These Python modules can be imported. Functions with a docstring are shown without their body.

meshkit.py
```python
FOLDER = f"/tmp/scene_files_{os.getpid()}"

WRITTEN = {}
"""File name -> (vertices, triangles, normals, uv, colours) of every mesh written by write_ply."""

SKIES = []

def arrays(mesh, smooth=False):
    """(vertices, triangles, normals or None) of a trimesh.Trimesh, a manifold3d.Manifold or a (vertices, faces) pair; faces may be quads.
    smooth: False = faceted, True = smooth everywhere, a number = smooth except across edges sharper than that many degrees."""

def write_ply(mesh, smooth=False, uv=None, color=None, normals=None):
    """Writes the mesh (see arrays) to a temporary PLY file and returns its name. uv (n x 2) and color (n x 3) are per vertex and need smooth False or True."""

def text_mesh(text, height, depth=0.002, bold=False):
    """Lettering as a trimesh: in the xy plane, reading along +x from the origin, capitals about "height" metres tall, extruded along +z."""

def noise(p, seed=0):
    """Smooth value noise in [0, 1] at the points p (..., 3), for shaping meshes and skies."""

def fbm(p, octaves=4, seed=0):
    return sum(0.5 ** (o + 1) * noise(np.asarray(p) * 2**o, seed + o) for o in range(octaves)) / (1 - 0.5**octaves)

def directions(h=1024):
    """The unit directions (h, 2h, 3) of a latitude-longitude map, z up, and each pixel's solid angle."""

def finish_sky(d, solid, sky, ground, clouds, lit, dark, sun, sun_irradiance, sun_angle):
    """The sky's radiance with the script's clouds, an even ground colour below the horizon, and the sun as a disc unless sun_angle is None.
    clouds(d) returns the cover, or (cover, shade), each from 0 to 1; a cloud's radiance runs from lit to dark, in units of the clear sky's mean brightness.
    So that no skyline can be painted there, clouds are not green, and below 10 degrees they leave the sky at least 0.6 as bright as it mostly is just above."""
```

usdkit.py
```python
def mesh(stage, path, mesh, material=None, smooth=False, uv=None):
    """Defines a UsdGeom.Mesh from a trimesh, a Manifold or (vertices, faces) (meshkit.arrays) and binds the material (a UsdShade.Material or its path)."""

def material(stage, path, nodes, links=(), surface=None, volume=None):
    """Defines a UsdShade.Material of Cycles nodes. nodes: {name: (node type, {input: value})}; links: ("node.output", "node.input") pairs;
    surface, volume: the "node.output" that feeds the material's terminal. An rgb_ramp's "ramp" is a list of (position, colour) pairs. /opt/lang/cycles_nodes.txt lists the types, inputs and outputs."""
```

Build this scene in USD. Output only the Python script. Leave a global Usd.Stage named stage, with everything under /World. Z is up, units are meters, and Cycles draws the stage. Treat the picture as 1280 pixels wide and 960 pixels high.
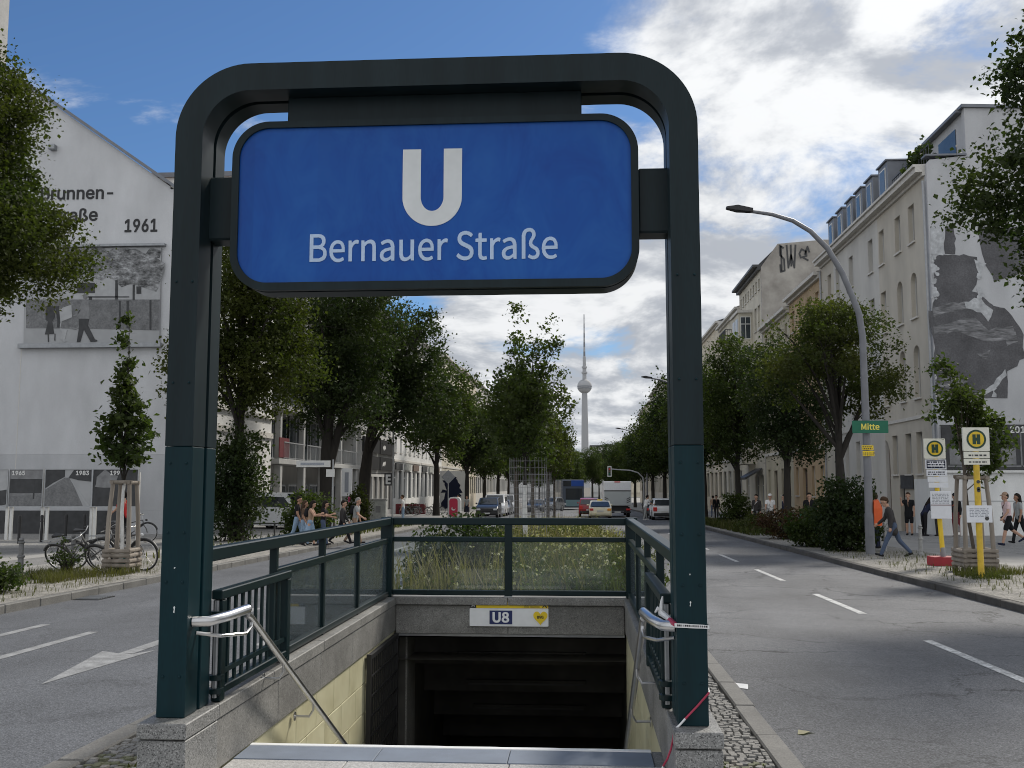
import glob, math, os, random
import numpy as np, trimesh, manifold3d, usdkit, meshkit
from scipy.spatial import ConvexHull
from shapely.geometry import Polygon, Point, LineString, box as sbox
from shapely import affinity
from shapely.ops import unary_union
from pxr import Gf, Sdf, Usd, UsdGeom, UsdLux, UsdShade, Vt

stage = Usd.Stage.CreateInMemory()
UsdGeom.SetStageUpAxis(stage, 'Z')
UsdGeom.SetStageMetersPerUnit(stage, 1.0)
UsdGeom.Xform.Define(stage, '/World')
UsdGeom.Scope.Define(stage, '/World/Looks')
PI = math.pi

# ---------------------------------------------------------------- camera, sky, sun, exposure
HEADING, PITCH, FOCAL = 3.88498, 5.75561, 1260.0 / 1280.0      # degrees to the left of the street, degrees up, focal length over picture width
cam = UsdGeom.Camera.Define(stage, '/World/camera')
cam.CreateHorizontalApertureAttr(36.0)
cam.CreateFocalLengthAttr(36.0 * FOCAL)
cam.CreateClippingRangeAttr(Gf.Vec2f(0.1, 20000.0))
cam.CreateExposureAttr(0.50)
cam.AddTranslateOp().Set(Gf.Vec3d(0, 0, 1.7))
cam.AddRotateZOp().Set(HEADING)
cam.AddRotateXOp().Set(90.0 + PITCH)

SUN_AZ, SUN_EL = math.radians(33.0), math.radians(42.0)        # to the right of the street's axis, above the horizon
sun = UsdLux.DistantLight.Define(stage, '/World/sun')
sun.CreateNormalizeAttr(True)
sun.CreateIntensityAttr(0.66)
sun.CreateAngleAttr(8.0)
sun.CreateColorAttr(Gf.Vec3f(1.0, 0.94, 0.85))
S = (math.sin(SUN_AZ) * math.cos(SUN_EL), math.cos(SUN_AZ) * math.cos(SUN_EL), math.sin(SUN_EL))
zax = Gf.Vec3d(*S)
xax = Gf.Cross(Gf.Vec3d(0, 0, 1), zax).GetNormalized()
yax = Gf.Cross(zax, xax)
sun.AddTransformOp().Set(Gf.Matrix4d(xax[0], xax[1], xax[2], 0, yax[0], yax[1], yax[2], 0, zax[0], zax[1], zax[2], 0, 0, 0, 0, 1))

SKY_STRENGTH, CLOUD = 0.11, 0.115
sky_mat = usdkit.material(stage, '/World/Looks/sky', {
    'tc': ('texture_coordinate', {}),
    'sky': ('sky_texture', {'sky_type': 'single_scattering', 'sun_disc': False, 'sun_elevation': SUN_EL, 'sun_rotation': SUN_AZ, 'air_density': 1.0, 'aerosol_density': 0.4, 'ozone_density': 2.0}),
    'sep': ('separate_xyz', {}),
    'zp': ('math', {'math_type': 'maximum', 'value2': 0.0}),
    'zq': ('math', {'math_type': 'add', 'value2': 0.27}),
    'px': ('math', {'math_type': 'divide'}), 'py': ('math', {'math_type': 'divide'}),
    'pl': ('combine_xyz', {'z': 3.7}),
    # cover: big field plus detail
    'n1': ('noise_texture', {'scale': 2.5, 'detail': 10.0, 'roughness': 0.60, 'distortion': 0.35}),
    'off': ('vector_math', {'math_type': 'add', 'vector2': (0.05, 0.09, 0.0)}),
    'n2': ('noise_texture', {'scale': 2.5, 'detail': 6.0, 'roughness': 0.55, 'distortion': 0.35}),
    'n3': ('noise_texture', {'scale': 6.5, 'detail': 6.0, 'roughness': 0.62}),
    'open': ('vector_math', {'math_type': 'dot_product', 'vector2': (-0.33, 0.70, 0.633)}),
    'bz': ('map_range', {'range_type': 'smoothstep', 'from_min': 0.80, 'from_max': 0.94, 'to_min': 0.46, 'to_max': -0.14, 'clamp': True}),
    'sum': ('math', {'math_type': 'multiply_add', 'value2': 1.9}),
    'cov': ('map_range', {'range_type': 'smoothstep', 'from_min': 0.96, 'from_max': 1.28, 'clamp': True}),
    # shade: density towards the sun minus density here
    'df': ('math', {'math_type': 'subtract'}),
    'df2': ('math', {'math_type': 'multiply_add', 'value2': 2.6, 'value3': 0.45}),
    'df3': ('math', {'math_type': 'multiply_add', 'value2': 0.95}),
    'shade': ('map_range', {'range_type': 'smoothstep', 'from_min': 0.64, 'from_max': 1.24, 'clamp': True}),
    'ccol': ('mix_color', {'a': (3.0, 3.2, 3.55), 'b': (5.9, 6.0, 6.1)}),
    'sdot': ('vector_math', {'math_type': 'dot_product', 'vector2': S}),
    'glow': ('map_range', {'range_type': 'smoothstep', 'from_min': 0.72, 'from_max': 1.0, 'to_min': 0.97, 'to_max': 1.1, 'clamp': True}),
    'cc2': ('vector_math', {'math_type': 'scale'}),
    'mix': ('mix_color', {}),
    'tint': ('mix', {'mix_type': 'multiply', 'fac': 1.0, 'color2': (0.34, 0.47, 0.61)}),
    'bg': ('background_shader', {'strength': SKY_STRENGTH}),
}, [('tc.generated', 'sep.vector'), ('sep.z', 'zp.value1'), ('zp.value', 'zq.value1'), ('sep.x', 'px.value1'), ('zq.value', 'px.value2'),
    ('sep.y', 'py.value1'), ('zq.value', 'py.value2'), ('px.value', 'pl.x'), ('py.value', 'pl.y'),
    ('pl.vector', 'n1.vector'), ('pl.vector', 'off.vector1'), ('off.vector', 'n2.vector'), ('pl.vector', 'n3.vector'),
    ('tc.generated', 'open.vector1'), ('open.value', 'bz.value'), ('n1.fac', 'sum.value1'), ('bz.result', 'sum.value3'), ('sum.value', 'cov.value'),
    ('n1.fac', 'df.value1'), ('n2.fac', 'df.value2'), ('df.value', 'df2.value1'), ('n3.fac', 'df3.value1'), ('df2.value', 'df3.value3'), ('df3.value', 'shade.value'),
    ('shade.result', 'ccol.fac'), ('tc.generated', 'sdot.vector1'), ('sdot.value', 'glow.value'), ('ccol.result', 'cc2.vector1'), ('glow.result', 'cc2.scale'),
    ('sky.color', 'tint.color1'), ('tint.color', 'mix.a'), ('cc2.vector', 'mix.b'), ('cov.result', 'mix.fac'), ('mix.result', 'bg.color')], surface='bg.background')
dome = UsdLux.DomeLight.Define(stage, '/World/sky')
UsdShade.MaterialBindingAPI.Apply(dome.GetPrim()).Bind(sky_mat)
dome.GetPrim().SetCustomDataByKey('kind', 'structure')

# ---------------------------------------------------------------- materials
M = {}
def mat(name, col, rough=0.75, var=0.15, scale=6.0, metal=0.0, bump=0.0, bscale=60.0, island=0.0, spec=0.5, coat=0.0, tint2=None, fine=0.0, fscale=200.0, stretch=None):
    """A surface of one real colour with blotchy variation (var at scale), optional fine speckle, relief, and a random tone per island."""
    lo = tuple(c * (1 - var) for c in col)
    hi = tint2 or tuple(min(1, c * (1 + var)) for c in col)
    n = {'tc': ('texture_coordinate', {}), 'n': ('noise_texture', {'scale': scale, 'detail': 5.0, 'roughness': 0.6}),
         'r': ('rgb_ramp', {'ramp': [(0.3, lo), (0.7, hi)]}),
         'p': ('principled_bsdf', {'roughness': rough, 'metallic': metal, 'specular_ior_level': spec, 'coat_weight': coat})}
    l = [('n.fac', 'r.fac')]
    src = 'tc.object'
    if stretch:
        n['map'] = ('mapping', {'scale': stretch}); l += [(src, 'map.vector')]; src = 'map.vector'
    l += [(src, 'n.vector')]
    out = 'r.color'
    if fine:
        n['f'] = ('noise_texture', {'scale': fscale, 'detail': 2.0, 'roughness': 0.7})
        n['fr'] = ('map_range', {'from_min': 0.3, 'from_max': 0.7, 'to_min': 1 - fine, 'to_max': 1 + fine, 'clamp': True})
        n['fm'] = ('vector_math', {'math_type': 'scale'})
        l += [(src, 'f.vector'), ('f.fac', 'fr.value'), (out, 'fm.vector1'), ('fr.result', 'fm.scale')]
        out = 'fm.vector'
    if island:
        n['g'] = ('geometry', {})
        n['ir'] = ('map_range', {'to_min': 1 - island, 'to_max': 1 + island})
        n['im'] = ('vector_math', {'math_type': 'scale'})
        l += [('g.random_per_island', 'ir.value'), (out, 'im.vector1'), ('ir.result', 'im.scale')]
        out = 'im.vector'
    l += [(out, 'p.base_color')]
    if bump:
        n['bn'] = ('noise_texture', {'scale': bscale, 'detail': 4.0})
        n['b'] = ('bump', {'strength': bump, 'distance': 0.01})
        l += [(src, 'bn.vector'), ('bn.fac', 'b.height'), ('b.normal', 'p.normal')]
    M[name] = usdkit.material(stage, '/World/Looks/' + name, n, l, surface='p.BSDF')
    return M[name]

def leaf_mat(name, col, trans=0.35, island=0.45, yellow=None):
    y = yellow or (col[0] * 1.9, col[1] * 1.5, col[2])
    n = {'tc': ('texture_coordinate', {}), 'g': ('geometry', {}), 'n': ('noise_texture', {'scale': 0.55, 'detail': 3.0}),
         'mr': ('map_range', {'from_min': 0.35, 'from_max': 0.7, 'clamp': True}), 'c1': ('mix_color', {'a': col, 'b': y}),
         'ir': ('map_range', {'to_min': 1 - island, 'to_max': 1 + island}), 'im': ('vector_math', {'math_type': 'scale'}),
         'p': ('principled_bsdf', {'roughness': 0.6, 'specular_ior_level': 0.2}), 'tl': ('translucent_bsdf', {}),
         'tcol': ('mix', {'mix_type': 'multiply', 'fac': 1.0, 'color2': (1.3, 1.5, 0.55)}), 'm': ('mix_closure', {'fac': trans})}
    M[name] = usdkit.material(stage, '/World/Looks/' + name, n, [('tc.object', 'n.vector'), ('n.fac', 'mr.value'), ('mr.result', 'c1.fac'), ('g.random_per_island', 'ir.value'),
        ('c1.result', 'im.vector1'), ('ir.result', 'im.scale'), ('im.vector', 'p.base_color'), ('im.vector', 'tcol.color1'), ('tcol.color', 'tl.color'),
        ('p.BSDF', 'm.closure1'), ('tl.BSDF', 'm.closure2')], surface='m.closure')
    return M[name]

def pane_mat(name, tint=(0.9, 0.95, 0.93), dirt=0.06, rough=0.02):
    n = {'t': ('transparent_bsdf', {'color': tint}), 'gl': ('glossy_bsdf', {'color': (0.9, 0.95, 1.0), 'roughness': rough}), 'f': ('fresnel', {'IOR': 1.5}),
         'm': ('mix_closure', {}), 'd': ('diffuse_bsdf', {'color': (0.5, 0.55, 0.55)}), 'm2': ('mix_closure', {'fac': dirt})}
    M[name] = usdkit.material(stage, '/World/Looks/' + name, n, [('f.fac', 'm.fac'), ('t.BSDF', 'm.closure1'), ('gl.BSDF', 'm.closure2'), ('m.closure', 'm2.closure1'), ('d.BSDF', 'm2.closure2')], surface='m2.closure')

def asphalt_mat(name, base, crack=0.55, patch=0.25):
    n = {'tc': ('texture_coordinate', {}),
         'big': ('noise_texture', {'scale': 0.35, 'detail': 6.0, 'roughness': 0.65}),
         'str': ('mapping', {'scale': (1.3, 0.09, 1.0)}), 'lane': ('noise_texture', {'scale': 0.9, 'detail': 4.0}),
         'fine': ('noise_texture', {'scale': 75.0, 'detail': 3.0, 'roughness': 0.75}),
         'agg': ('voronoi_texture', {'scale': 85.0}),
         'dn': ('noise_texture', {'scale': 1.7, 'detail': 6.0, 'roughness': 0.7}), 'dv': ('vector_math', {'math_type': 'multiply_add', 'vector2': (1.1, 1.1, 0.0)}),
         'cr': ('voronoi_texture', {'feature': 'distance_to_edge', 'scale': 0.52}),
         'crm': ('map_range', {'from_min': 0.0, 'from_max': 0.016, 'to_min': 1.0, 'to_max': 0.0, 'clamp': True}),
         'cmask': ('noise_texture', {'scale': 0.22, 'detail': 3.0}), 'cmm': ('map_range', {'from_min': 0.40, 'from_max': 0.52, 'to_min': 0.0, 'to_max': crack, 'clamp': True}),
         'cf': ('math', {'math_type': 'multiply'}), 'inv': ('math', {'math_type': 'subtract', 'value1': 1.0}),
         'as': ('separate_xyz', {}), 'a4': ('map_range', {'to_min': 0.66, 'to_max': 1.36}), 'm4': ('math', {'math_type': 'multiply'}),
         'a1': ('map_range', {'from_min': 0.3, 'from_max': 0.7, 'to_min': 1 - patch, 'to_max': 1 + patch, 'clamp': True}),
         'a2': ('map_range', {'from_min': 0.3, 'from_max': 0.7, 'to_min': 0.86, 'to_max': 1.12, 'clamp': True}),
         'a3': ('map_range', {'from_min': 0.3, 'from_max': 0.7, 'to_min': 0.42, 'to_max': 1.68, 'clamp': True}),
         'm1': ('math', {'math_type': 'multiply'}), 'm2': ('math', {'math_type': 'multiply'}), 'm3': ('math', {'math_type': 'multiply'}),
         'col': ('vector_math', {'math_type': 'scale', 'vector1': base}),
         'hs': ('math', {'math_type': 'multiply_add', 'value2': 0.6}),
         'bp': ('bump', {'strength': 0.55, 'distance': 0.006}),
         'p': ('principled_bsdf', {'roughness': 0.82, 'specular_ior_level': 0.4})}
    l = [('tc.object', 'big.vector'), ('tc.object', 'str.vector'), ('str.vector', 'lane.vector'), ('tc.object', 'fine.vector'), ('tc.object', 'agg.vector'), ('tc.object', 'dn.vector'),
         ('dn.color', 'dv.vector1'), ('tc.object', 'dv.vector3'), ('dv.vector', 'cr.vector'), ('cr.distance', 'crm.value'), ('tc.object', 'cmask.vector'), ('cmask.fac', 'cmm.value'),
         ('crm.result', 'cf.value1'), ('cmm.result', 'cf.value2'), ('cf.value', 'inv.value2'), ('big.fac', 'a1.value'), ('lane.fac', 'a2.value'), ('fine.fac', 'a3.value'),
         ('a1.result', 'm1.value1'), ('a2.result', 'm1.value2'), ('m1.value', 'm2.value1'), ('a3.result', 'm2.value2'), ('m2.value', 'm3.value1'), ('inv.value', 'm3.value2'),
         ('agg.color', 'as.vector'), ('as.x', 'a4.value'), ('m3.value', 'm4.value1'), ('a4.result', 'm4.value2'), ('m4.value', 'col.scale'), ('col.vector', 'p.base_color'), ('agg.distance', 'hs.value1'), ('fine.fac', 'hs.value3'), ('hs.value', 'bp.height'), ('bp.normal', 'p.normal')]
    M[name] = usdkit.material(stage, '/World/Looks/' + name, n, l, surface='p.BSDF')

def granite_mat(name, col, contrast=0.55, scale=95.0, rough=0.6, stain=0.2):
    dk, lt = tuple(c * (1 - contrast) for c in col), tuple(min(0.85, c * (1 + contrast)) for c in col)
    n = {'tc': ('texture_coordinate', {}), 'v': ('voronoi_texture', {'scale': scale, 'randomness': 1.0}), 'sp': ('separate_xyz', {}),
         'r': ('rgb_ramp', {'ramp': [(0.0, dk), (0.35, col), (0.75, col), (1.0, lt)]}), 's': ('noise_texture', {'scale': 1.6, 'detail': 7.0, 'roughness': 0.65}),
         'sr': ('map_range', {'from_min': 0.35, 'from_max': 0.65, 'to_min': 1 - stain, 'to_max': 1 + stain * 0.5, 'clamp': True}), 'm': ('vector_math', {'math_type': 'scale'}),
         'f': ('noise_texture', {'scale': scale * 2.2, 'detail': 2.0}), 'b': ('bump', {'strength': 0.25, 'distance': 0.004}), 'p': ('principled_bsdf', {'roughness': rough})}
    M[name] = usdkit.material(stage, '/World/Looks/' + name, n, [('tc.object', 'v.vector'), ('v.color', 'sp.vector'), ('sp.x', 'r.fac'), ('tc.object', 's.vector'), ('s.fac', 'sr.value'),
        ('r.color', 'm.vector1'), ('sr.result', 'm.scale'), ('m.vector', 'p.base_color'), ('tc.object', 'f.vector'), ('f.fac', 'b.height'), ('b.normal', 'p.normal')], surface='p.BSDF')

asphalt_mat('asphalt', (0.103, 0.106, 0.113), crack=0.8, patch=0.3)
asphalt_mat('asphalt_left', (0.088, 0.093, 0.103), crack=0.3, patch=0.2)
asphalt_mat('asphalt_path', (0.17, 0.168, 0.165), crack=0.2, patch=0.15)
mat('road_paint', (0.42, 0.425, 0.425), 0.8, var=0.4, scale=9, fine=0.5, fscale=34)
mat('road_paint_worn', (0.235, 0.24, 0.245), 0.8, var=0.3, scale=5, fine=0.3, fscale=60)
mat('ground_soil', (0.12, 0.11, 0.09), 0.95, var=0.3, scale=3, bump=0.5)
mat('gravel', (0.215, 0.205, 0.185), 0.95, var=0.35, scale=3.0, fine=0.55, fscale=24, bump=0.8, bscale=30)
mat('slab_paving', (0.27, 0.263, 0.25), 0.85, var=0.14, scale=1.2, fine=0.15, fscale=40)
mat('mosaic_paving', (0.24, 0.235, 0.225), 0.9, var=0.2, scale=2.0, fine=0.4, fscale=16, bump=0.5, bscale=16)
mat('joint_sand', (0.125, 0.118, 0.105), 0.95, var=0.3, scale=12, bump=0.4)
mat('moss', (0.075, 0.085, 0.03), 0.95, var=0.4, scale=20, bump=0.8)
for i, c in enumerate([(0.20, 0.195, 0.185), (0.165, 0.165, 0.16), (0.24, 0.232, 0.215), (0.13, 0.13, 0.13), (0.215, 0.20, 0.18), (0.10, 0.105, 0.06)]):
    mat('cobble_%d' % i, c, 0.8, var=0.25, scale=20, fine=0.25, fscale=150, bump=0.4, bscale=90)
granite_mat('kerb_granite', (0.15, 0.146, 0.136), 0.3, 120, 0.75, 0.25)
granite_mat('granite', (0.205, 0.205, 0.20), 0.8, 170, 0.45, 0.18)
granite_mat('granite_panel', (0.20, 0.196, 0.185), 0.45, 110, 0.6, 0.38)
granite_mat('granite_light', (0.40, 0.395, 0.385), 0.35, 120, 0.6, 0.15)
mat('nosing', (0.16, 0.19, 0.24), 0.7, var=0.12, scale=4, fine=0.15, fscale=180)
mat('nosing_edge', (0.75, 0.76, 0.76), 0.5, var=0.05)
mat('yellow_tile', (0.60, 0.56, 0.36), 0.35, var=0.16, scale=2.0, tint2=(0.66, 0.63, 0.44), coat=0.15)
mat('yellow_tile_2', (0.56, 0.52, 0.33), 0.4, var=0.2, scale=2.6, tint2=(0.63, 0.60, 0.41), coat=0.15)
mat('tile_joint', (0.62, 0.60, 0.48), 0.8, var=0.1)
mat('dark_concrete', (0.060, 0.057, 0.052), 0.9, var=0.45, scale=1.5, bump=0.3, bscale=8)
mat('step_stone', (0.22, 0.22, 0.215), 0.7, var=0.15)
mat('portal_paint', (0.0085, 0.0165, 0.0195), 0.42, var=0.28, scale=2.2, spec=0.22, stretch=(3, 3, .3), fine=.12, fscale=60)
mat('portal_casing', (0.0028, 0.0175, 0.0225), 0.40, var=0.25, scale=2.2, spec=0.22, stretch=(3, 3, .3), fine=.12, fscale=60)
mat('rail_paint', (0.0024, 0.0105, 0.012), 0.36, var=0.12, scale=2.0, spec=0.3)
mat('chip', (0.6, 0.62, 0.62), 0.7)
def sign_blue():
    n = {'tc': ('texture_coordinate', {}), 'mp': ('mapping', {'scale': (1.0, 1.0, 0.55)}), 'n': ('noise_texture', {'scale': 3.2, 'detail': 7.0, 'roughness': 0.68, 'distortion': 0.8}),
         'r': ('rgb_ramp', {'ramp': [(0.32, (0.0026, 0.056, 0.29)), (0.5, (0.004, 0.075, 0.335)), (0.68, (0.012, 0.100, 0.37))]}),
         'br': ('brick_texture', {'scale': 1.0, 'brick_width': 0.39, 'row_height': 3.0, 'mortar_size': 0.0, 'color1': (1.0, 1.0, 1.0), 'color2': (0.82, 0.86, 0.9), 'mortar': (1, 1, 1)}),
         'mx': ('mapping', {'rotation': (PI / 2, 0, 0), 'location': (0.13, 1.2, 0)}), 'mu': ('mix', {'mix_type': 'multiply', 'fac': 1.0}),
         'rr': ('map_range', {'from_min': 0.3, 'from_max': 0.7, 'to_min': 0.25, 'to_max': 0.5}), 'p': ('principled_bsdf', {'specular_ior_level': 0.28})}
    M['sign_blue'] = usdkit.material(stage, '/World/Looks/sign_blue', n, [('tc.object', 'mp.vector'), ('mp.vector', 'n.vector'), ('n.fac', 'r.fac'), ('tc.object', 'mx.vector'), ('mx.vector', 'br.vector'),
        ('r.color', 'mu.color1'), ('br.color', 'mu.color2'), ('mu.color', 'p.base_color'), ('n.fac', 'rr.value'), ('rr.result', 'p.roughness')], surface='p.BSDF')
sign_blue()
mat('sign_white', (0.64, 0.66, 0.66), 0.5, var=0.08, scale=5)
mat('sign_lettering', (0.44, 0.56, 0.74), 0.5, var=0.08, scale=5)
mat('white_enamel', (0.78, 0.79, 0.80), 0.4, var=0.05, scale=8)
mat('navy_enamel', (0.012, 0.022, 0.10), 0.4, var=0.05)
mat('yellow_enamel', (0.78, 0.56, 0.02), 0.45, var=0.08)
mat('black_paint', (0.012, 0.012, 0.013), 0.5, var=0.1)
mat('steel', (0.60, 0.60, 0.60), 0.28, var=0.08, metal=1.0)
mat('steel_dull', (0.30, 0.31, 0.32), 0.45, var=0.15, metal=0.9)
mat('galvanised', (0.36, 0.37, 0.38), 0.55, var=0.12, metal=0.5)
pane_mat('rail_glass', (0.92, 0.95, 0.945), 0.025, 0.03)
pane_mat('clear_pane', (0.8, 0.85, 0.85), 0.05, 0.02)
mat('window_glass', (0.03, 0.037, 0.043), 0.09, var=0.4, scale=0.7, spec=0.5)
mat('wire', (0.19, 0.19, 0.195), 0.5, metal=0.4)
granite_mat('kerb_shade_dirt', (0.075, 0.07, 0.064), 0.35, 120, 0.85, 0.4)  # right kerb: shade on its face and dirt, both put into the colour
mat('window_blind', (0.27, 0.26, 0.24), 0.5, var=0.12, scale=0.8)
mat('window_white', (0.62, 0.62, 0.60), 0.5, var=0.05)
mat('frame_dark', (0.05, 0.05, 0.05), 0.5)
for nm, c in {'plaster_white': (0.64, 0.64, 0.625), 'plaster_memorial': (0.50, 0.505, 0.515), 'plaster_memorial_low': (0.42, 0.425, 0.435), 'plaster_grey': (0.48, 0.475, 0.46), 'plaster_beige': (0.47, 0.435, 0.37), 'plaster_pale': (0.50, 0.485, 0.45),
              'plaster_sand': (0.58, 0.52, 0.41), 'plaster_ochre': (0.42, 0.31, 0.19), 'plaster_olive': (0.45, 0.41, 0.31), 'plaster_gable': (0.43, 0.435, 0.445), 'plaster_cream': (0.54, 0.505, 0.42)}.items():
    mat(nm, c, 0.88, var=0.13, scale=0.6, fine=0.05, fscale=30, stretch=(1, 1, 0.45))
mat('gable_stained', (0.34, 0.31, 0.275), 0.9, var=0.28, scale=0.6, tint2=(0.48, 0.45, 0.40))
mat('stucco_trim', (0.55, 0.53, 0.49), 0.85, var=0.1)
mat('concrete', (0.36, 0.36, 0.35), 0.85, var=0.12, scale=2)
mat('concrete_tower', (0.34, 0.345, 0.355), 0.85, var=0.05)
mat('zinc', (0.17, 0.18, 0.20), 0.5, var=0.15, scale=1.2, metal=0.4)
mat('roof_tile', (0.16, 0.09, 0.07), 0.85, var=0.25)
mat('roof_dark', (0.06, 0.06, 0.063), 0.8, var=0.2)
mat('brick_dark', (0.13, 0.09, 0.07), 0.9, var=0.3, scale=4)
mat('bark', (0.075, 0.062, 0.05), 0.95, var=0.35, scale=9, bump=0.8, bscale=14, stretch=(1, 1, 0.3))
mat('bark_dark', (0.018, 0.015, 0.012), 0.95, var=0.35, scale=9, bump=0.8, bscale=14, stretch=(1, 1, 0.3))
mat('bark_limed', (0.62, 0.62, 0.60), 0.9, var=0.15, scale=9)
mat('old_timber', (0.22, 0.185, 0.15), 0.9, var=0.25, scale=6, stretch=(1, 1, 0.15), tint2=(0.30, 0.265, 0.225))
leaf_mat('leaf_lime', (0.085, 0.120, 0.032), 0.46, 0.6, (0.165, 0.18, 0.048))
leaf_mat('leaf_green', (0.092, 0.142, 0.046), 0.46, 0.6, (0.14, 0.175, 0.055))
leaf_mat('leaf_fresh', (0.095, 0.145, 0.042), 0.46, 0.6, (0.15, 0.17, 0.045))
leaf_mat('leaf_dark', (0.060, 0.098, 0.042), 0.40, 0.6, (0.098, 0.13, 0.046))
leaf_mat('leaf_autumn', (0.105, 0.150, 0.046), 0.46, 0.6, (0.175, 0.18, 0.06))
leaf_mat('grass', (0.095, 0.135, 0.036), 0.38, 0.55, (0.21, 0.195, 0.075))
leaf_mat('grass_pale', (0.12, 0.145, 0.04), 0.35, 0.5, (0.22, 0.20, 0.08))
leaf_mat('grass_dry', (0.24, 0.21, 0.10), 0.3, 0.4, (0.34, 0.29, 0.15))
leaf_mat('shrub_rust', (0.11, 0.055, 0.03), 0.25, 0.5, (0.12, 0.09, 0.03))
leaf_mat('flower_pale', (0.55, 0.52, 0.40), 0.25, 0.3, (0.65, 0.60, 0.35))
for nm, c in {'skin': (0.46, 0.28, 0.20), 'skin_tan': (0.33, 0.19, 0.13), 'hair_dark': (0.015, 0.012, 0.010), 'hair_brown': (0.05, 0.03, 0.018), 'hair_grey': (0.22, 0.21, 0.20), 'cloth_black': (0.014, 0.014, 0.016), 'cloth_charcoal': (0.045, 0.042, 0.042),
              'cloth_navy': (0.018, 0.022, 0.045), 'cloth_denim': (0.075, 0.10, 0.155), 'cloth_light_denim': (0.23, 0.32, 0.43), 'cloth_white': (0.70, 0.70, 0.69), 'cloth_pink': (0.66, 0.50, 0.50), 'cloth_grey': (0.30, 0.31, 0.31),
              'cloth_red': (0.42, 0.03, 0.03), 'cloth_brown': (0.10, 0.065, 0.045), 'cloth_tan': (0.30, 0.21, 0.15), 'cloth_maroon': (0.14, 0.035, 0.04), 'shoe_dark': (0.02, 0.02, 0.022), 'shoe_white': (0.6, 0.6, 0.6), 'eye_dark': (0.01, 0.01, 0.01)}.items():
    mat(nm, c, 0.85 if 'skin' not in nm else 0.55, var=0.12, scale=14, spec=0.15)
mat('tyre', (0.02, 0.02, 0.02), 0.9, var=0.15)
mat('alloy', (0.45, 0.46, 0.47), 0.35, var=0.05, metal=0.8)
mat('car_glass', (0.02, 0.024, 0.028), 0.05, var=0.2, spec=0.9)
for nm, c in {'car_cream': (0.72, 0.66, 0.48), 'car_white': (0.74, 0.75, 0.76), 'car_black': (0.012, 0.013, 0.015), 'car_red': (0.28, 0.015, 0.02), 'car_grey': (0.20, 0.21, 0.22), 'bus_blue': (0.02, 0.07, 0.30), 'bus_slate': (0.07, 0.085, 0.11), 'bus_teal': (0.16, 0.25, 0.27)}.items():
    mat(nm, c, 0.3, var=0.03, coat=0.5)
mat('tail_red', (0.55, 0.02, 0.015), 0.3, var=0.05, coat=0.5)
mat('tail_amber', (0.85, 0.33, 0.02), 0.3, var=0.05, coat=0.5)
mat('lamp_clear', (0.6, 0.62, 0.63), 0.15, var=0.05, coat=0.5)
mat('plastic_black', (0.02, 0.02, 0.021), 0.6)
mat('box_grey', (0.40, 0.43, 0.44), 0.45, var=0.06, scale=1.5)
mat('sign_green', (0.006, 0.115, 0.065), 0.45, var=0.06)
mat('sign_yellow_text', (0.72, 0.62, 0.10), 0.5)
mat('bin_orange', (0.62, 0.10, 0.02), 0.5, var=0.08)
mat('stop_cream', (0.72, 0.71, 0.62), 0.5, var=0.05)
mat('stop_yellow', (0.72, 0.50, 0.03), 0.5, var=0.08)
mat('stop_green', (0.015, 0.05, 0.03), 0.5)
mat('pole_yellow', (0.62, 0.42, 0.04), 0.5, var=0.18, scale=8)
mat('paper_white', (0.72, 0.74, 0.78), 0.6, var=0.06, scale=8)
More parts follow.
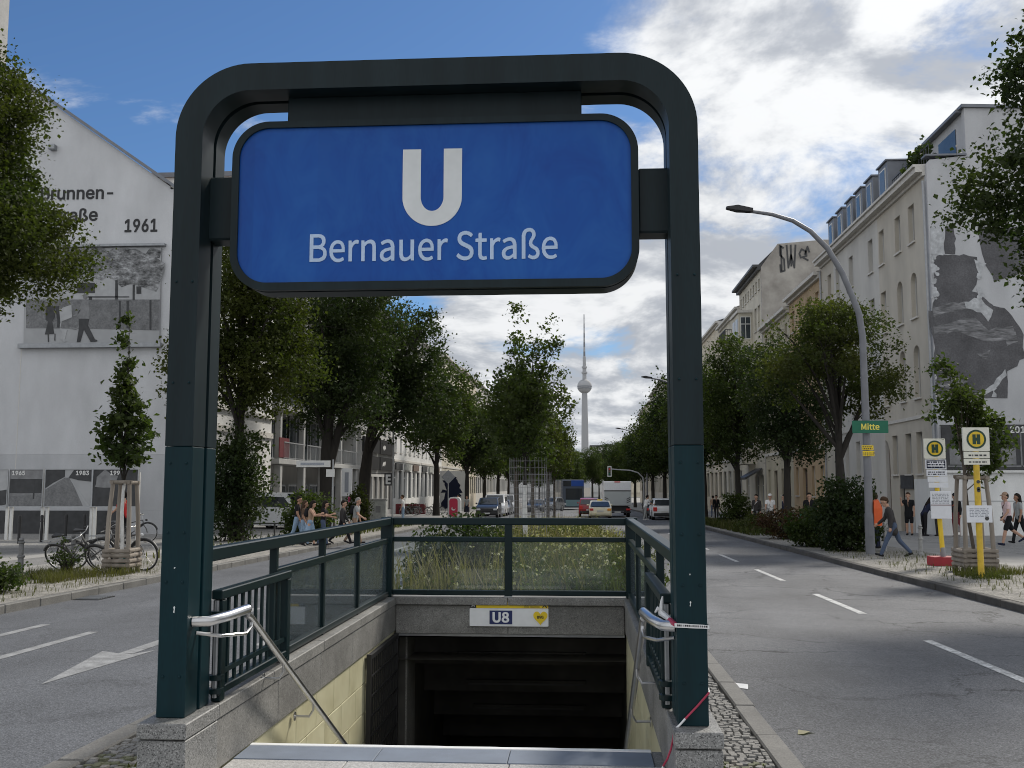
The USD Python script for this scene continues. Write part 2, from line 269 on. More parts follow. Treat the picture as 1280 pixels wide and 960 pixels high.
mat('print_grey', (0.30, 0.32, 0.36), 0.7, var=0.3, scale=30)
mat('base_red', (0.30, 0.02, 0.03), 0.6, var=0.12)
mat('bollard_grey', (0.16, 0.16, 0.16), 0.5, var=0.2, scale=15, metal=0.3)
mat('bollard_silver', (0.30, 0.30, 0.29), 0.5, var=0.25, scale=12, metal=0.3)
mat('pole_grey', (0.17, 0.175, 0.19), 0.5, var=0.12, scale=3, metal=0.3)
mat('cabinet_grey', (0.34, 0.35, 0.33), 0.7, var=0.25, scale=3)
mat('magenta', (0.60, 0.02, 0.16), 0.5, var=0.1)
mat('post_red', (0.42, 0.02, 0.06), 0.5, var=0.12)
mat('tape_white', (0.72, 0.72, 0.72), 0.5)
mat('tape_red', (0.36, 0.03, 0.07), 0.5)
mat('mural_dark', (0.090, 0.089, 0.094), 0.9, var=0.28, scale=1.1, fine=0.22, fscale=14)
mat('mural_mid', (0.15, 0.15, 0.155), 0.9, var=0.6, scale=3.5, stretch=(0.35, 1, 1.6), fine=0.4, fscale=9)
mat('mural_light', (0.40, 0.41, 0.42), 0.9, var=0.25, scale=2.5, fine=0.15, fscale=7)
mat('photo_ground', (0.33, 0.335, 0.34), 0.8, var=0.08, scale=1.5)
mat('photo_wall', (0.15, 0.152, 0.155), 0.8, var=0.22, scale=2.5, fine=0.25, fscale=12)
mat('photo_tree', (0.12, 0.122, 0.125), 0.8, var=0.75, scale=3.0, tint2=(0.34, 0.345, 0.35), fine=0.6, fscale=9, stretch=(0.7, 1, 1.4))
mat('photo_dark', (0.045, 0.046, 0.048), 0.8, var=0.3, scale=3)
mat('photo_mid', (0.19, 0.192, 0.195), 0.8, var=0.25, scale=4)
mat('photo_pale', (0.36, 0.365, 0.37), 0.8, var=0.12, scale=3)

# ---------------------------------------------------------------- helpers
def g(y):                                                      # the street falls gently away from the camera
    return -0.011 * (min(y, 250.0) - 5.5)

_taken = {}
def numbered(parent, name):
    k = (parent, name); n = _taken.get(k, 0); _taken[k] = n + 1
    return parent + '/' + (name if n == 0 else '%s_%03d' % (name, n))

_boxf = None
class MB:
    """Collects shapes into one mesh."""
    def __init__(s): s.v, s.f, s.n = [], [], 0
    def add(s, v, f):
        v = np.asarray(v, float).reshape(-1, 3); f = np.asarray(f, int)
        if f.shape[1] == 4: f = np.vstack([f[:, [0, 1, 2]], f[:, [0, 2, 3]]])
        s.v.append(v); s.f.append(f + s.n); s.n += len(v); return s
    def mesh(s): return np.vstack(s.v), np.vstack(s.f)
    def tm(s, t): s.add(t.vertices, t.faces); return s
    def hull(s, pts):
        h = ConvexHull(pts); f = h.simplices.copy(); c = pts.mean(0)
        a, b, d = pts[f[:, 0]], pts[f[:, 1]], pts[f[:, 2]]
        flip = np.einsum('ij,ij->i', np.cross(b - a, d - a), a - c) < 0
        f[flip] = f[flip][:, ::-1]; return s.add(pts, f)
    def box(s, x0, x1, y0, y1, z0, z1, ch=0.0, rot=None, at=None):
        """A box, chamfered by ch; rot: 3x3 about at."""
        global _boxf
        if ch <= 0:
            v = np.array([[x, y, z] for x in (x0, x1) for y in (y0, y1) for z in (z0, z1)], float)
            f = [[0, 1, 3, 2], [4, 6, 7, 5], [0, 4, 5, 1], [2, 3, 7, 6], [0, 2, 6, 4], [1, 5, 7, 3]]
        else:
            v = []
            for sx in (0, 1):
                for sy in (0, 1):
                    for sz in (0, 1):
                        p = np.array([(x0, x1)[sx], (y0, y1)[sy], (z0, z1)[sz]], float); d = np.array([1 - 2 * sx, 1 - 2 * sy, 1 - 2 * sz]) * ch
                        for k in range(3): q = p + d; q[k] = p[k]; v.append(q)
            v = np.array(v)
            if _boxf is None:
                u = MBunit(); _boxf = u
            f = _boxf
        if rot is not None:
            at = np.asarray(at if at is not None else v.mean(0)); v = (v - at) @ np.asarray(rot).T + at
        return s.add(v, f)
    def tube(s, pts, r, n=8, cap=True, squash=None):
        p = np.asarray(pts, float); r = np.broadcast_to(r, (len(p),)).astype(float)
        t = np.gradient(p, axis=0); t /= np.linalg.norm(t, axis=1, keepdims=True) + 1e-12
        ref = np.array([0, 0, 1.0]) if abs(t[0][2]) < 0.9 else np.array([1.0, 0, 0])
        a = np.zeros_like(t); cur = ref - t[0] * (ref @ t[0])
        for i in range(len(p)):
            cur = cur - t[i] * (cur @ t[i]); cur /= np.linalg.norm(cur) + 1e-12; a[i] = cur
        b = np.cross(t, a); ang = np.arange(n) * 2 * PI / n + (PI / n)
        v = p[:, None] + r[:, None, None] * (np.cos(ang)[None, :, None] * a[:, None] + np.sin(ang)[None, :, None] * b[:, None])
        i, j = np.meshgrid(np.arange(len(p) - 1), np.arange(n), indexing='ij')
        q = np.stack([i * n + j, i * n + (j + 1) % n, (i + 1) * n + (j + 1) % n, (i + 1) * n + j], -1).reshape(-1, 4)
        f = np.vstack([q[:, [0, 1, 2]], q[:, [0, 2, 3]]])
        if cap:
            e = (len(p) - 1) * n
            f = np.vstack([f, [[0, k + 1, k] for k in range(1, n - 1)], [[e, e + k, e + k + 1] for k in range(1, n - 1)]])
        return s.add(v.reshape(-1, 3), f)
    def bar(s, p, q, w, h=None, up=(0, 0, 1)):
        """A square bar from p to q, w wide, h high."""
        p, q = np.asarray(p, float), np.asarray(q, float); d = q - p; d /= np.linalg.norm(d); up = np.asarray(up, float)
        if abs(d @ up) > 0.95: up = np.array([1.0, 0, 0])
        sd = np.cross(d, up); sd /= np.linalg.norm(sd); u = np.cross(sd, d); h = h or w
        o = [sd * a * w / 2 + u * b * h / 2 for a in (-1, 1) for b in (-1, 1)]
        v = [p + x for x in o] + [q + x for x in o]
        return s.add(v, [[0, 1, 3, 2], [4, 6, 7, 5], [0, 4, 5, 1], [2, 3, 7, 6], [0, 2, 6, 4], [1, 5, 7, 3]])
    def lathe(s, prof, n=14, c=(0, 0, 0), axis='z'):
        pr = np.asarray(prof, float); ang = np.arange(n) * 2 * PI / n
        v = np.stack([pr[:, 0, None] * np.cos(ang), pr[:, 0, None] * np.sin(ang), np.broadcast_to(pr[:, 1, None], (len(pr), n))], -1)
        if axis == 'x': v = v[..., [2, 0, 1]]
        if axis == 'y': v = v[..., [1, 2, 0]]
        i, j = np.meshgrid(np.arange(len(pr) - 1), np.arange(n), indexing='ij')
        q = np.stack([i * n + j, i * n + (j + 1) % n, (i + 1) * n + (j + 1) % n, (i + 1) * n + j], -1).reshape(-1, 4)
        return s.add(v.reshape(-1, 3) + np.asarray(c, float), q)
    def prism(s, poly, d0, d1, plane='xz'):
        """A shapely polygon drawn in plane, from depth d0 to d1 along the remaining axis."""
        for pg in getattr(poly, 'geoms', [poly]):
            if pg.is_empty or pg.area < 1e-9: continue
            t = trimesh.creation.extrude_polygon(pg, abs(d1 - d0), engine='earcut'); v = np.array(t.vertices); f = np.array(t.faces); lo = min(d0, d1)
            if plane == 'xy': v = v + [0, 0, lo]
            elif plane == 'xz': v = np.stack([v[:, 0], v[:, 2] + lo, v[:, 1]], 1); f = f[:, ::-1]
            else: v = np.stack([v[:, 2] + lo, v[:, 0], v[:, 1]], 1)
            s.add(v, f)
        return s
    def quad(s, a, b, c, d): return s.add([a, b, c, d], [[0, 1, 2, 3]])
    def ball(s, c, r, sub=2, scale=(1, 1, 1)):
        t = trimesh.creation.icosphere(sub, 1.0); return s.add(t.vertices * (np.asarray(scale) * r) + np.asarray(c), t.faces)

def MBunit():
    v = []
    for sx in (0, 1):
        for sy in (0, 1):
            for sz in (0, 1):
                p = np.array([sx, sy, sz], float); d = np.array([1 - 2 * sx, 1 - 2 * sy, 1 - 2 * sz]) * 0.2
                for k in range(3): q = p + d; q[k] = p[k]; v.append(q)
    v = np.array(v); h = ConvexHull(v); f = h.simplices.copy(); c = v.mean(0)
    a, b, d = v[f[:, 0]], v[f[:, 1]], v[f[:, 2]]
    flip = np.einsum('ij,ij->i', np.cross(b - a, d - a), a - c) < 0
    f[flip] = f[flip][:, ::-1]
    return f

def keys(prim, **k):
    for a, b in k.items():
        if b: prim.SetCustomDataByKey(a, b)
    return prim

class Thing:
    """An Xform at the thing's base; parts are given in world coordinates unless local."""
    def __init__(s, name, label, category, loc=(0, 0, 0), rotz=0.0, group=None, kind=None, local=False):
        s.path = numbered('/World', name); s.local = local; s.loc = np.array(loc, float)
        x = UsdGeom.Xform.Define(stage, s.path); x.AddTranslateOp().Set(Gf.Vec3d(*map(float, loc)))
        if rotz: x.AddRotateZOp().Set(float(rotz))
        s.prim = x.GetPrim(); keys(s.prim, label=label, category=category, group=group, kind=kind)
    def part(s, name, mb, m, smooth=False, parent=None, label=None, kind=None, up=None):
        base = parent or s.path
        return put(numbered(base, name), mb, m, smooth, None if s.local else -s.loc, label=label, kind=kind)

def put(path, mb, m, smooth=False, shift=None, **k):
    v, f = mb.mesh() if isinstance(mb, MB) else (np.asarray(mb.vertices), np.asarray(mb.faces)) if hasattr(mb, 'vertices') else mb
    v = np.asarray(v, float)
    if shift is not None: v = v + shift
    p = usdkit.mesh(stage, path, (v, f), M[m], smooth=smooth).GetPrim()
    keys(p, **k); return str(p.GetPath())

def single(name, mb, m, label=None, category=None, group=None, kind=None, smooth=False):
    """A thing that is one mesh."""
    return put(numbered('/World', name), mb, m, smooth, label=label, category=category, group=group, kind=kind)

def copy_of(src, name, loc, rotz=0.0, label=None, category=None, group=None, scale=None):
    """A copy of a thing, with its parts, under the next number."""
    x = UsdGeom.Xform.Define(stage, numbered('/World', name))
    p = x.GetPrim(); p.GetReferences().AddInternalReference(src.path); p.SetInstanceable(True)
    x.ClearXformOpOrder()
    x.AddTranslateOp().Set(Gf.Vec3d(*map(float, loc)))
    r = x.GetPrim().GetAttribute('xformOp:rotateZ')
    (UsdGeom.XformOp(r) if r else x.AddRotateZOp()).Set(float(rotz)) if not r else None
    if r: r.Set(float(rotz)); x.SetXformOpOrder([UsdGeom.XformOp(p.GetAttribute('xformOp:translate')), UsdGeom.XformOp(r)])
    if scale: x.AddScaleOp().Set(Gf.Vec3f(*scale))
    keys(p, label=label, category=category, group=group); return p

FONT = glob.glob('/opt/blender-*/*/datafiles/fonts/Noto Sans CJK Regular.woff2')[0]
_txt = {}
def lettering(text, height, font=None, bold=0, narrow=1.0):
    """Polygons of a line of text in (x, z), reading from the origin along +x, capitals about height tall."""
    from PIL import Image, ImageDraw, ImageFont
    k = (text, font, bold)
    if k not in _txt:
        ft = ImageFont.truetype(font or FONT, 120)
        x0, y0, x1, y1 = ft.getbbox(text, anchor='ls', stroke_width=bold)
        im = Image.new('L', (x1 - x0 + 8, y1 - y0 + 8)); ImageDraw.Draw(im).text((4 - x0, 4 - y0), text, 255, ft, anchor='ls', stroke_width=bold)
        on = np.pad(np.asarray(im) > 127, ((0, 0), (1, 1))).astype(np.int8)
        rows, st = np.nonzero(np.diff(on, axis=1) == 1); en = np.nonzero(np.diff(on, axis=1) == -1)[1]
        sh = unary_union([sbox(a, -r - 1, b, -r) for a, b, r in zip(st, en, rows)]).buffer(0.7).buffer(-0.7).simplify(0.6)
        cap = -ft.getbbox('H', anchor='ls')[1]
        _txt[k] = (affinity.translate(sh, -4, 4 - y0), cap)
    sh, cap = _txt[k]; q = height / cap
    return affinity.affine_transform(sh, [q * narrow, 0, 0, q, 0, 0])
INTER = glob.glob('/opt/blender-*/*/datafiles/fonts/Inter.woff2')[0]

def rrect(x0, x1, z0, z1, r, n=10): return sbox(x0 + r, z0 + r, x1 - r, z1 - r).buffer(r, quad_segs=n)
def rot_z(a): c, s_ = math.cos(a), math.sin(a); return np.array([[c, -s_, 0], [s_, c, 0], [0, 0, 1]])

# ---------------------------------------------------------------- the ground
HOLE = sbox(-2.45, 5.52, 0.74, 12.24)
def sheet(poly, off, seg=12.0, name=None):
    """A horizontal polygon laid on the sloping street, off above it, cut where the slope ends."""
    mb = MB()
    for a, b in ((-300, 250), (250, 6000)):
        c = poly.intersection(sbox(-6000, a, 6000, b))
        for pg in getattr(c, 'geoms', [c]):
            if pg.is_empty or pg.geom_type != 'Polygon': continue
            v, f = trimesh.creation.triangulate_polygon(pg, engine='earcut')
            z = np.array([g(y) for y in v[:, 1]]) + off
            vv = np.column_stack([v, z]); n = np.cross(vv[f[:, 1]] - vv[f[:, 0]], vv[f[:, 2]] - vv[f[:, 0]])[:, 2]
            f = np.where((n < 0)[:, None], f[:, ::-1], f); mb.add(vv, f)
    return mb
def median_right(y): return float(np.interp(y, [14, 35, 86], [1.36, 0.85, -0.2]))
MEDIAN = Polygon([(-3.29, -14), (1.36, -14), (1.36, 14), (0.85, 35), (-0.2, 84), (-1.2, 86), (-2.3, 86), (-2.9, 84), (-3.29, 40)])
single('ground', sheet(sbox(-900, -60, 900, 3000).difference(HOLE), -0.30), 'ground_soil', kind='structure')
single('road', sheet(sbox(1.0, -40, 6.75, 420).difference(HOLE).union(sbox(-3.0, 85, 2, 420)), -0.12), 'asphalt', kind='structure')
single('road', sheet(sbox(-8.75, -40, -3.0, 420), -0.124), 'asphalt_left', kind='structure')
# pavements: a slab with a real step, with lengthwise strips laid on it
single('pavement', sheet(sbox(6.88, -40, 60, 420), 0.0), 'slab_paving', kind='structure')
single('pavement', sheet(sbox(-90, -40, -8.87, 420), 0.0), 'asphalt_path', kind='structure')
single('gravel_strip', sheet(sbox(6.88, -40, 10.3, 130), 0.004), 'gravel', kind='structure')
single('gravel_strip', sheet(sbox(-11.7, -40, -8.87, 130), 0.004), 'gravel', kind='structure')
single('path', sheet(sbox(-15.4, -40, -14.6, 42), 0.004), 'slab_paving', kind='structure')
single('path', sheet(sbox(-13.0, -40, -12.1, 42), 0.004), 'slab_paving', kind='structure')
single('path', sheet(sbox(-60, 31.0, -16.6, 43.2), 0.008), 'mosaic_paving', kind='structure')
single('path', sheet(sbox(12.6, -40, 15.2, 130), 0.004), 'mosaic_paving', kind='structure')

def kerb(name, x_face, x_back, ys, h_low=-0.16, stones_to=60.0, xf=None, seed=1, m='kerb_granite'):
    """A kerb of separate granite stones; past stones_to it goes on as one run."""
    rng = random.Random(seed); path = numbered('/World', name)
    UsdGeom.Xform.Define(stage, path); keys(stage.GetPrimAtPath(path), kind='structure')
    y = ys[0]; far = MB()
    while y < ys[1] - 0.05:
        ln = min(1.0 if y < 45 else 2.5, ys[1] - y); e = y + ln - 0.012; dx = rng.uniform(-0.006, 0.006); dz = rng.uniform(-0.005, 0.005)
        o0, o1 = (xf(y), xf(e)) if xf else (0, 0); mb = far if y > stones_to else MB()
        b = MB().box(min(x_face, x_back), max(x_face, x_back), y, e, h_low, 0.0, 0.012); v, f = b.mesh()
        t = (v[:, 1] - y) / ln; v[:, 0] += o0 + (o1 - o0) * t + dx; v[:, 2] += np.array([g(q) for q in v[:, 1]]) + dz + 0.004
        mb.add(v, f)
        if mb is not far: put(numbered(path, 'kerb_stone'), mb, m)
        y += ln
    if far.n: put(numbered(path, 'kerb_run'), far, m, kind='stuff')
kerb('kerb', 6.72, 6.88, (10, 300), seed=1, m='kerb_shade_dirt')
kerb('kerb', -8.72, -8.87, (8, 300), seed=2)
kerb('kerb', 1.36, 1.20, (3.3, 84), stones_to=40, xf=lambda y: median_right(y) - 1.36, seed=3)
kerb('kerb', -3.29, -3.11, (3.3, 84), stones_to=40, seed=4)
single('median_pavement', sheet(MEDIAN.buffer(-0.12).difference(HOLE).intersection(sbox(-9, -20, 9, 14)), -0.035), 'joint_sand', kind='structure')
single('planting_bed', sheet(MEDIAN.buffer(-0.13).intersection(sbox(-9, 12.6, 9, 90)), 0.012), 'ground_soil', kind='structure')

def cobbles():
    rng = random.Random(5); path = numbered('/World', 'cobble_paving')
    UsdGeom.Xform.Define(stage, path); keys(stage.GetPrimAtPath(path), kind='structure')
    rest = MB(); stones = []
    for (x0, x1, y0, y1, edge) in ((-3.10, -2.475, 5.2, 9.6, -1), (0.765, 1.195, 5.2, 11.5, 1), (-3.10, -2.475, 9.6, 12.5, -1), (0.765, 1.195, 11.5, 12.5, 1)):
        y = y0; row = 0
        while y < y1:
            x = x0 + rng.uniform(0, 0.03); d = rng.uniform(0.048, 0.060)
            while x < x1 - 0.03:
                w = min(rng.uniform(0.046, 0.066), x1 - x)
                arc = 0.05 * math.sin((x - x0) * 9.0 + row * 0.05)
                stones.append((x, x + w - 0.007, y + arc, y + arc + d - 0.007)); x += w
            y += d; row += 1
    stones.sort(key=lambda s_: s_[2] + abs(s_[0]) * 0.01)
    n = 0
    for x0, x1, y0, y1 in stones:
        if x0 < -2.45 < x1 or (x0 < 0.75 < x1): continue
        zt = g(y0) + rng.uniform(-0.010, 0.004); c = [(x0 + x1) / 2, (y0 + y1) / 2]
        mossy = rng.random() < (0.55 if y0 < 6.45 else 0.12 if y0 < 7.5 else 0.04)
        b = []
        for dx, dy in ((0, 0), (1, 0), (1, 1), (0, 1)):
            px, py = (x0, x1)[dx] + rng.uniform(-0.004, 0.004), (y0, y1)[dy] + rng.uniform(-0.004, 0.004)
            b.append((px, py))
        v = [(px, py, zt - 0.06) for px, py in b] + [(px, py, zt - 0.012) for px, py in b] + [(c[0] + (px - c[0]) * 0.84, c[1] + (py - c[1]) * 0.84, zt + rng.uniform(-0.003, 0.003)) for px, py in b]
        f = [[i + k, (i + 1) % 4 + k, (i + 1) % 4 + 4 + k, i + 4 + k] for k in (0, 4) for i in range(4)] + [[8, 9, 10, 11]]
        visible = (5.6 < y0 < 8.6 and x0 < -2) or (5.75 < y0 < 9.6 and x0 > 0)
        if n < 300 and visible:
            n += 1; put(numbered(path, 'cobble'), MB().add(v, f), 'cobble_5' if mossy else 'cobble_%d' % rng.randrange(5))
        else: rest.add(v, f)
    put(numbered(path, 'cobble_field'), rest, 'cobble_0', kind='stuff')
cobbles()
def moss():
    rng = random.Random(8); mb = MB()
    for _ in range(420):
        left = rng.random() < 0.45
        x = rng.gauss(-2.56, 0.07) if left else rng.gauss(0.90, 0.13); y = rng.gauss(6.05, 0.22)
        if (left and not -3.0 < x < -2.48) or (not left and not 0.77 < x < 1.19): continue
        h = rng.uniform(0.01, 0.035); a = rng.uniform(0, PI); w = 0.018
        mb.add([(x - w * math.cos(a), y - w * math.sin(a), g(y) - 0.02), (x + w * math.cos(a), y + w * math.sin(a), g(y) - 0.02), (x + rng.uniform(-.02, .02), y + rng.uniform(-.02, .02), g(y) + h)], [[0, 1, 2]])
    single('moss_tufts', mb, 'grass', label='olive moss and short grass in the cobble joints beside the stair plinths', category='moss', kind='stuff')
moss()

# painted marks
def paint(name, quads, m='road_paint', off=-0.116, **k):
    mb = MB()
    for q in quads: v, f = sheet(Polygon(q), off).mesh(); mb.add(v, f)
    return single(name, mb, m, **k)
G_lane = 'lane dashes on the right carriageway'
for i, (a, b) in enumerate(((10.0, 13.0), (15.85, 19.0), (21.9, 25.25), (28.2, 31.6), (34.6, 37.6), (40.8, 43.8), (47, 50))):
    paint('lane_dash', [[(4.19, a), (4.31, a), (4.31, b), (4.19, b)]], label='%s white dash of the lane line on the right carriageway' % ('first nearest', 'second', 'third', 'fourth', 'fifth', 'sixth', 'seventh')[i], category='road marking', group=G_lane)
for i, (x, a, b) in enumerate(((-6.38, 7.5, 13.05), (-7.4, 9.8, 13.75), (-6.35, 16.5, 20.5), (-6.3, 24, 28), (-6.2, 32, 36))):
    paint('lane_dash', [[(x - .07, a), (x + .07, a), (x + .07, b), (x - .07, b)]], 'road_paint_worn', off=-0.120, label=['worn white line on the left carriageway beside the arrow', 'short worn line nearer the left kerb', 'worn dash on the left carriageway behind the portal post', 'worn dash on the left carriageway seen between post and railing', 'far worn dash on the left carriageway'][i], category='road marking')
paint('direction_arrow', [[(-5.09, 9.4), (-4.90, 11.6), (-5.05, 11.25), (-5.22, 11.3), (-5.48, 11.45)], [(-5.05, 11.3), (-5.05, 16.0), (-5.21, 16.0), (-5.22, 11.28)]], 'road_paint_worn', off=-0.120, label='worn white straight arrow painted on the left carriageway', category='road marking')
paint('edge_line', [[(-3.9, 12), (-3.78, 12), (-3.78, 70), (-3.9, 70)]], 'road_paint_worn', off=-0.120, label='thin worn white edge line beside the planted median', category='road marking')

dg = Thing('drain_grate', 'dark iron drain grate in the left gutter at the kerb', 'drain', (-8.45, 17.3, g(17.3) - .12))
dg.part('frame', MB().box(-8.70, -8.24, 17.0, 17.62, g(17.3) - .16, g(17.3) - .112), 'plastic_black')
for k in range(6): dg.part('grate_bar', MB().box(-8.67, -8.27, 17.06 + .09 * k, 17.10 + .09 * k, g(17.3) - .111, g(17.3) - .1), 'steel_dull')
# ---------------------------------------------------------------- the stair pit
st = Thing('stair_entrance', 'granite-edged stairwell down to the underground with yellow tiled wall and dark passage', 'stairwell', (-0.85, 6.0, 0))
P = st.part
# corner plinths under the portal posts
for x0, x1 in ((-2.46, -2.18), (0.49, 0.75)):
    P('plinth_cap', MB().box(x0, x1, 5.58, 6.10, 0.305, 0.39, 0.006), 'granite')
    P('plinth_block', MB().box(x0 + 0.004, x1 - 0.004, 5.588, 6.094, -0.02, 0.297, 0.005), 'granite')
# copings along both sides and the back, with open joints
for x0, x1 in ((-2.46, -2.18), (0.49, 0.75)):
    ys = [6.104, 7.2, 8.62, 10.05, 11.30, 11.96]
    for a, b in zip(ys, ys[1:]): P('coping_stone', MB().box(x0, x1, a, b - 0.006, 0.305, 0.39, 0.006), 'granite_panel')
for a, b in ((-2.46, -0.86), (-0.86, 0.75)): P('coping_stone', MB().box(a, b - 0.006, 11.966, 12.24, 0.305, 0.39, 0.006), 'granite_panel')
ys = [6.10, 7.35, 8.55, 9.75, 10.9, 12.0]
for a, b in zip(ys, ys[1:]):
    P('wall_panel', MB().box(-2.30, -2.192, a, b - 0.005, 0.0, 0.298, 0.004), 'granite_panel')
    P('wall_panel', MB().box(0.502, 0.61, a, b - 0.005, 0.0, 0.298, 0.004), 'granite_panel')
for x0, x1 in ((-2.30, -2.192), (0.502, 0.61)):
    P('wall_panel', MB().box(x0, x1, 5.59, 6.095, -0.3, 0.298, 0.004), 'granite_panel')
for a, b in ((-2.188, -0.86), (-0.86, 0.498)): P('wall_panel', MB().box(a, b - 0.005, 12.0, 12.12, -0.03, 0.298, 0.004), 'granite_panel')
# outer faces of the parapet
P('parapet_core', MB().box(-2.45, -2.302, 6.1, 12.0, -0.4, 0.303).box(0.612, 0.742, 6.1, 12.0, -0.4, 0.303).box(-2.45, 0.742, 12.122, 12.238, -0.045, 0.303), 'granite_panel')
P('drip_edge', MB().box(-2.188, 0.498, 12.02, 12.13, -0.062, -0.034), 'steel_dull')
# tiled side walls (rows of 0.30 x 0.60 m), backing, joints recessed
P('wall_backing', MB().box(-2.45, -2.235, 6.1, 12.3, -4.6, -0.004).box(0.545, 0.742, 6.1, 12.3, -4.6, -0.004), 'tile_joint')
rng = random.Random(3)
for side, x0, x1 in ((-1, -2.236, -2.212), (1, 0.522, 0.546)):
    for r in range(9):
        z1 = -0.012 - 0.293 * r; y = 6.1 - (0.3 if r % 2 else 0)
        while y < 12.2:
            a, b = max(y, 6.1), min(y + 0.6, 12.25)
            if z1 - 0.29 > -(b - 6.75) * 0.55 - 0.9 and b - a > 0.05:
                P('tile', MB().box(x0, x1, a + 0.004, b - 0.004, z1 - 0.286, z1, 0.003), rng.choice(('yellow_tile', 'yellow_tile_2')))
            y += 0.6
# landing, first tread, edge strip
for a, b in ((-2.19, -1.46), (-1.46, -0.45), (-0.45, 0.505)):
    P('landing_slab', MB().box(a + 0.003, b - 0.003, 5.0, 6.385, -0.08, -0.004, 0.004), 'granite_light')
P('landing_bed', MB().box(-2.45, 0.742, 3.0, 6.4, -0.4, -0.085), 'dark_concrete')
for a, b in ((-3.0, -1.46), (-1.46, -0.45), (-0.45, 1.1)): P('forecourt_slab', MB().box(a + 0.003, b - 0.003, 3.2, 4.994, -0.08, 0.0, 0.004), 'granite_light')
for a, b in ((-2.19, -1.30), (-1.30, -0.465), (-0.465, 0.44)):
    P('nosing_plate', MB().box(a + 0.002, b - 0.002, 6.39, 6.705, -0.06, 0.0, 0.004), 'nosing')
P('nosing_edge', MB().box(-2.19, 0.44, 6.708, 6.765, -0.05, 0.003, 0.004), 'nosing_edge')
P('side_channel', MB().box(0.444, 0.515, 6.39, 6.765, -0.06, -0.012), 'granite_panel')
for k in range(24):
    y = 6.77 + 0.305 * k; z = -0.165 * (k + 1)
    P('step', MB().box(-2.21, 0.52, y, y + 0.33, z - 0.16, z, 0.006), 'step_stone')
    P('step_edge', MB().box(-2.21, 0.52, y + 0.256, y + 0.301, z, z + 0.004), 'nosing_edge')
# passage under the street: stepped concrete soffit, walls, floor
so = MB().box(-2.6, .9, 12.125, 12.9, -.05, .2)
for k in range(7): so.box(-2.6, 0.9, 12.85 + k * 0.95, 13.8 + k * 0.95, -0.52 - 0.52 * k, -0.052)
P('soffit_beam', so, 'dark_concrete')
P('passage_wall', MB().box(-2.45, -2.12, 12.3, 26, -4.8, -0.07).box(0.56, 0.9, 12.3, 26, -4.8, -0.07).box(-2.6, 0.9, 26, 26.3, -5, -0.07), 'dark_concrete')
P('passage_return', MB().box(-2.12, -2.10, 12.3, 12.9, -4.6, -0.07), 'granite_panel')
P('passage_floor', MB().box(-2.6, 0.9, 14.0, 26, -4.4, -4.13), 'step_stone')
for k, y in enumerate((12.62, 13.57, 14.52)):
    f = P('strip_light', MB().box(-1.55, 0.05, y + .16, y + .228, -0.40 - 0.52 * k, -0.36 - 0.52 * k, 0.004), 'dark_concrete')
    P('diffuser', MB().box(-1.52, 0.02, y + .165, y + .22, -0.425 - 0.52 * k, -0.402 - 0.52 * k), 'frame_dark', parent=f)

# lattice gate folded back against the tiled wall
gt = Thing('lattice_gate', 'black steel lattice gate folded open against the yellow tiled stair wall', 'gate', (-2.17, 11.2, -2.2))
gf = MB()
for y in (10.42, 11.93): gf.bar((-2.17, y, -3.2), (-2.17, y, -0.02), 0.05)
for z in (-0.05, -1.6, -3.1): gf.bar((-2.17, 10.42, z), (-2.17, 11.93, z), 0.045)
gt.part('gate_frame', gf, 'black_paint')
for k in range(15): gt.part('gate_bar', MB().bar((-2.17, 10.5 + 0.1 * k, -3.1), (-2.17, 10.5 + 0.1 * k, -0.05), 0.016), 'black_paint')
for k in range(14): gt.part('gate_cross_bar', MB().bar((-2.155, 10.42, -0.25 - 0.2 * k), (-2.155, 11.93, -0.25 - 0.2 * k), 0.014), 'black_paint')

# ---------------------------------------------------------------- portal
pt = Thing('station_portal', 'dark green steel portal arch with rounded corners over the stair entrance', 'portal', (-0.86, 5.9, 0.39))
XL, XR, ZT, TH = -2.412, 0.690, 4.228, 0.166
def arch(o, r_out, z0, th=TH):
    out = rrect(XL + o, XR - o, z0 - 1.0, ZT - o, r_out, 18); inn = rrect(XL + th, XR - th, z0 - 2.0, ZT - th, max(r_out - th + o, 0.12), 18)
    return out.difference(inn).intersection(sbox(-9, z0, 9, 9))
SEAM = 1.93
def arch_part(o, y0, y1, th=TH):
    return MB().prism(arch(o, 0.45 - o, SEAM, th), y0, y1)
pt.part('front_flange', arch_part(0, 5.72, 5.905), 'portal_paint', smooth=25)
pt.part('web', arch_part(0.03, 5.9052, 5.948, TH + 0.035 - 0.065), 'portal_paint', smooth=25)
pt.part('rear_flange', arch_part(0, 5.9482, 6.10), 'portal_paint', smooth=25)
for x0, x1 in ((XL, XL + TH), (XR - TH, XR)):
    c = pt.part('post_casing', MB().box(x0, x1, 5.72, 5.905, 0.392, SEAM - 0.004, 0.004).box(x0 + .03, x1 - .03, 5.905, 5.95, 0.392, SEAM - .004).box(x0, x1, 5.948, 6.10, 0.392, SEAM - 0.004, 0.004), 'portal_casing')
    bl = MB()
    for z in (0.62, 1.15, 1.43, 1.83, 2.3, 2.9):
        for x in (x0 + 0.035, x1 - 0.035): bl.lathe([(0.0, 5.712), (0.006, 5.714), (0.008, 5.721)], 8, (x, 0, z), 'y')
    pt.part('bolt', bl, 'portal_casing', parent=c)
ch = MB(); rg = random.Random(4)
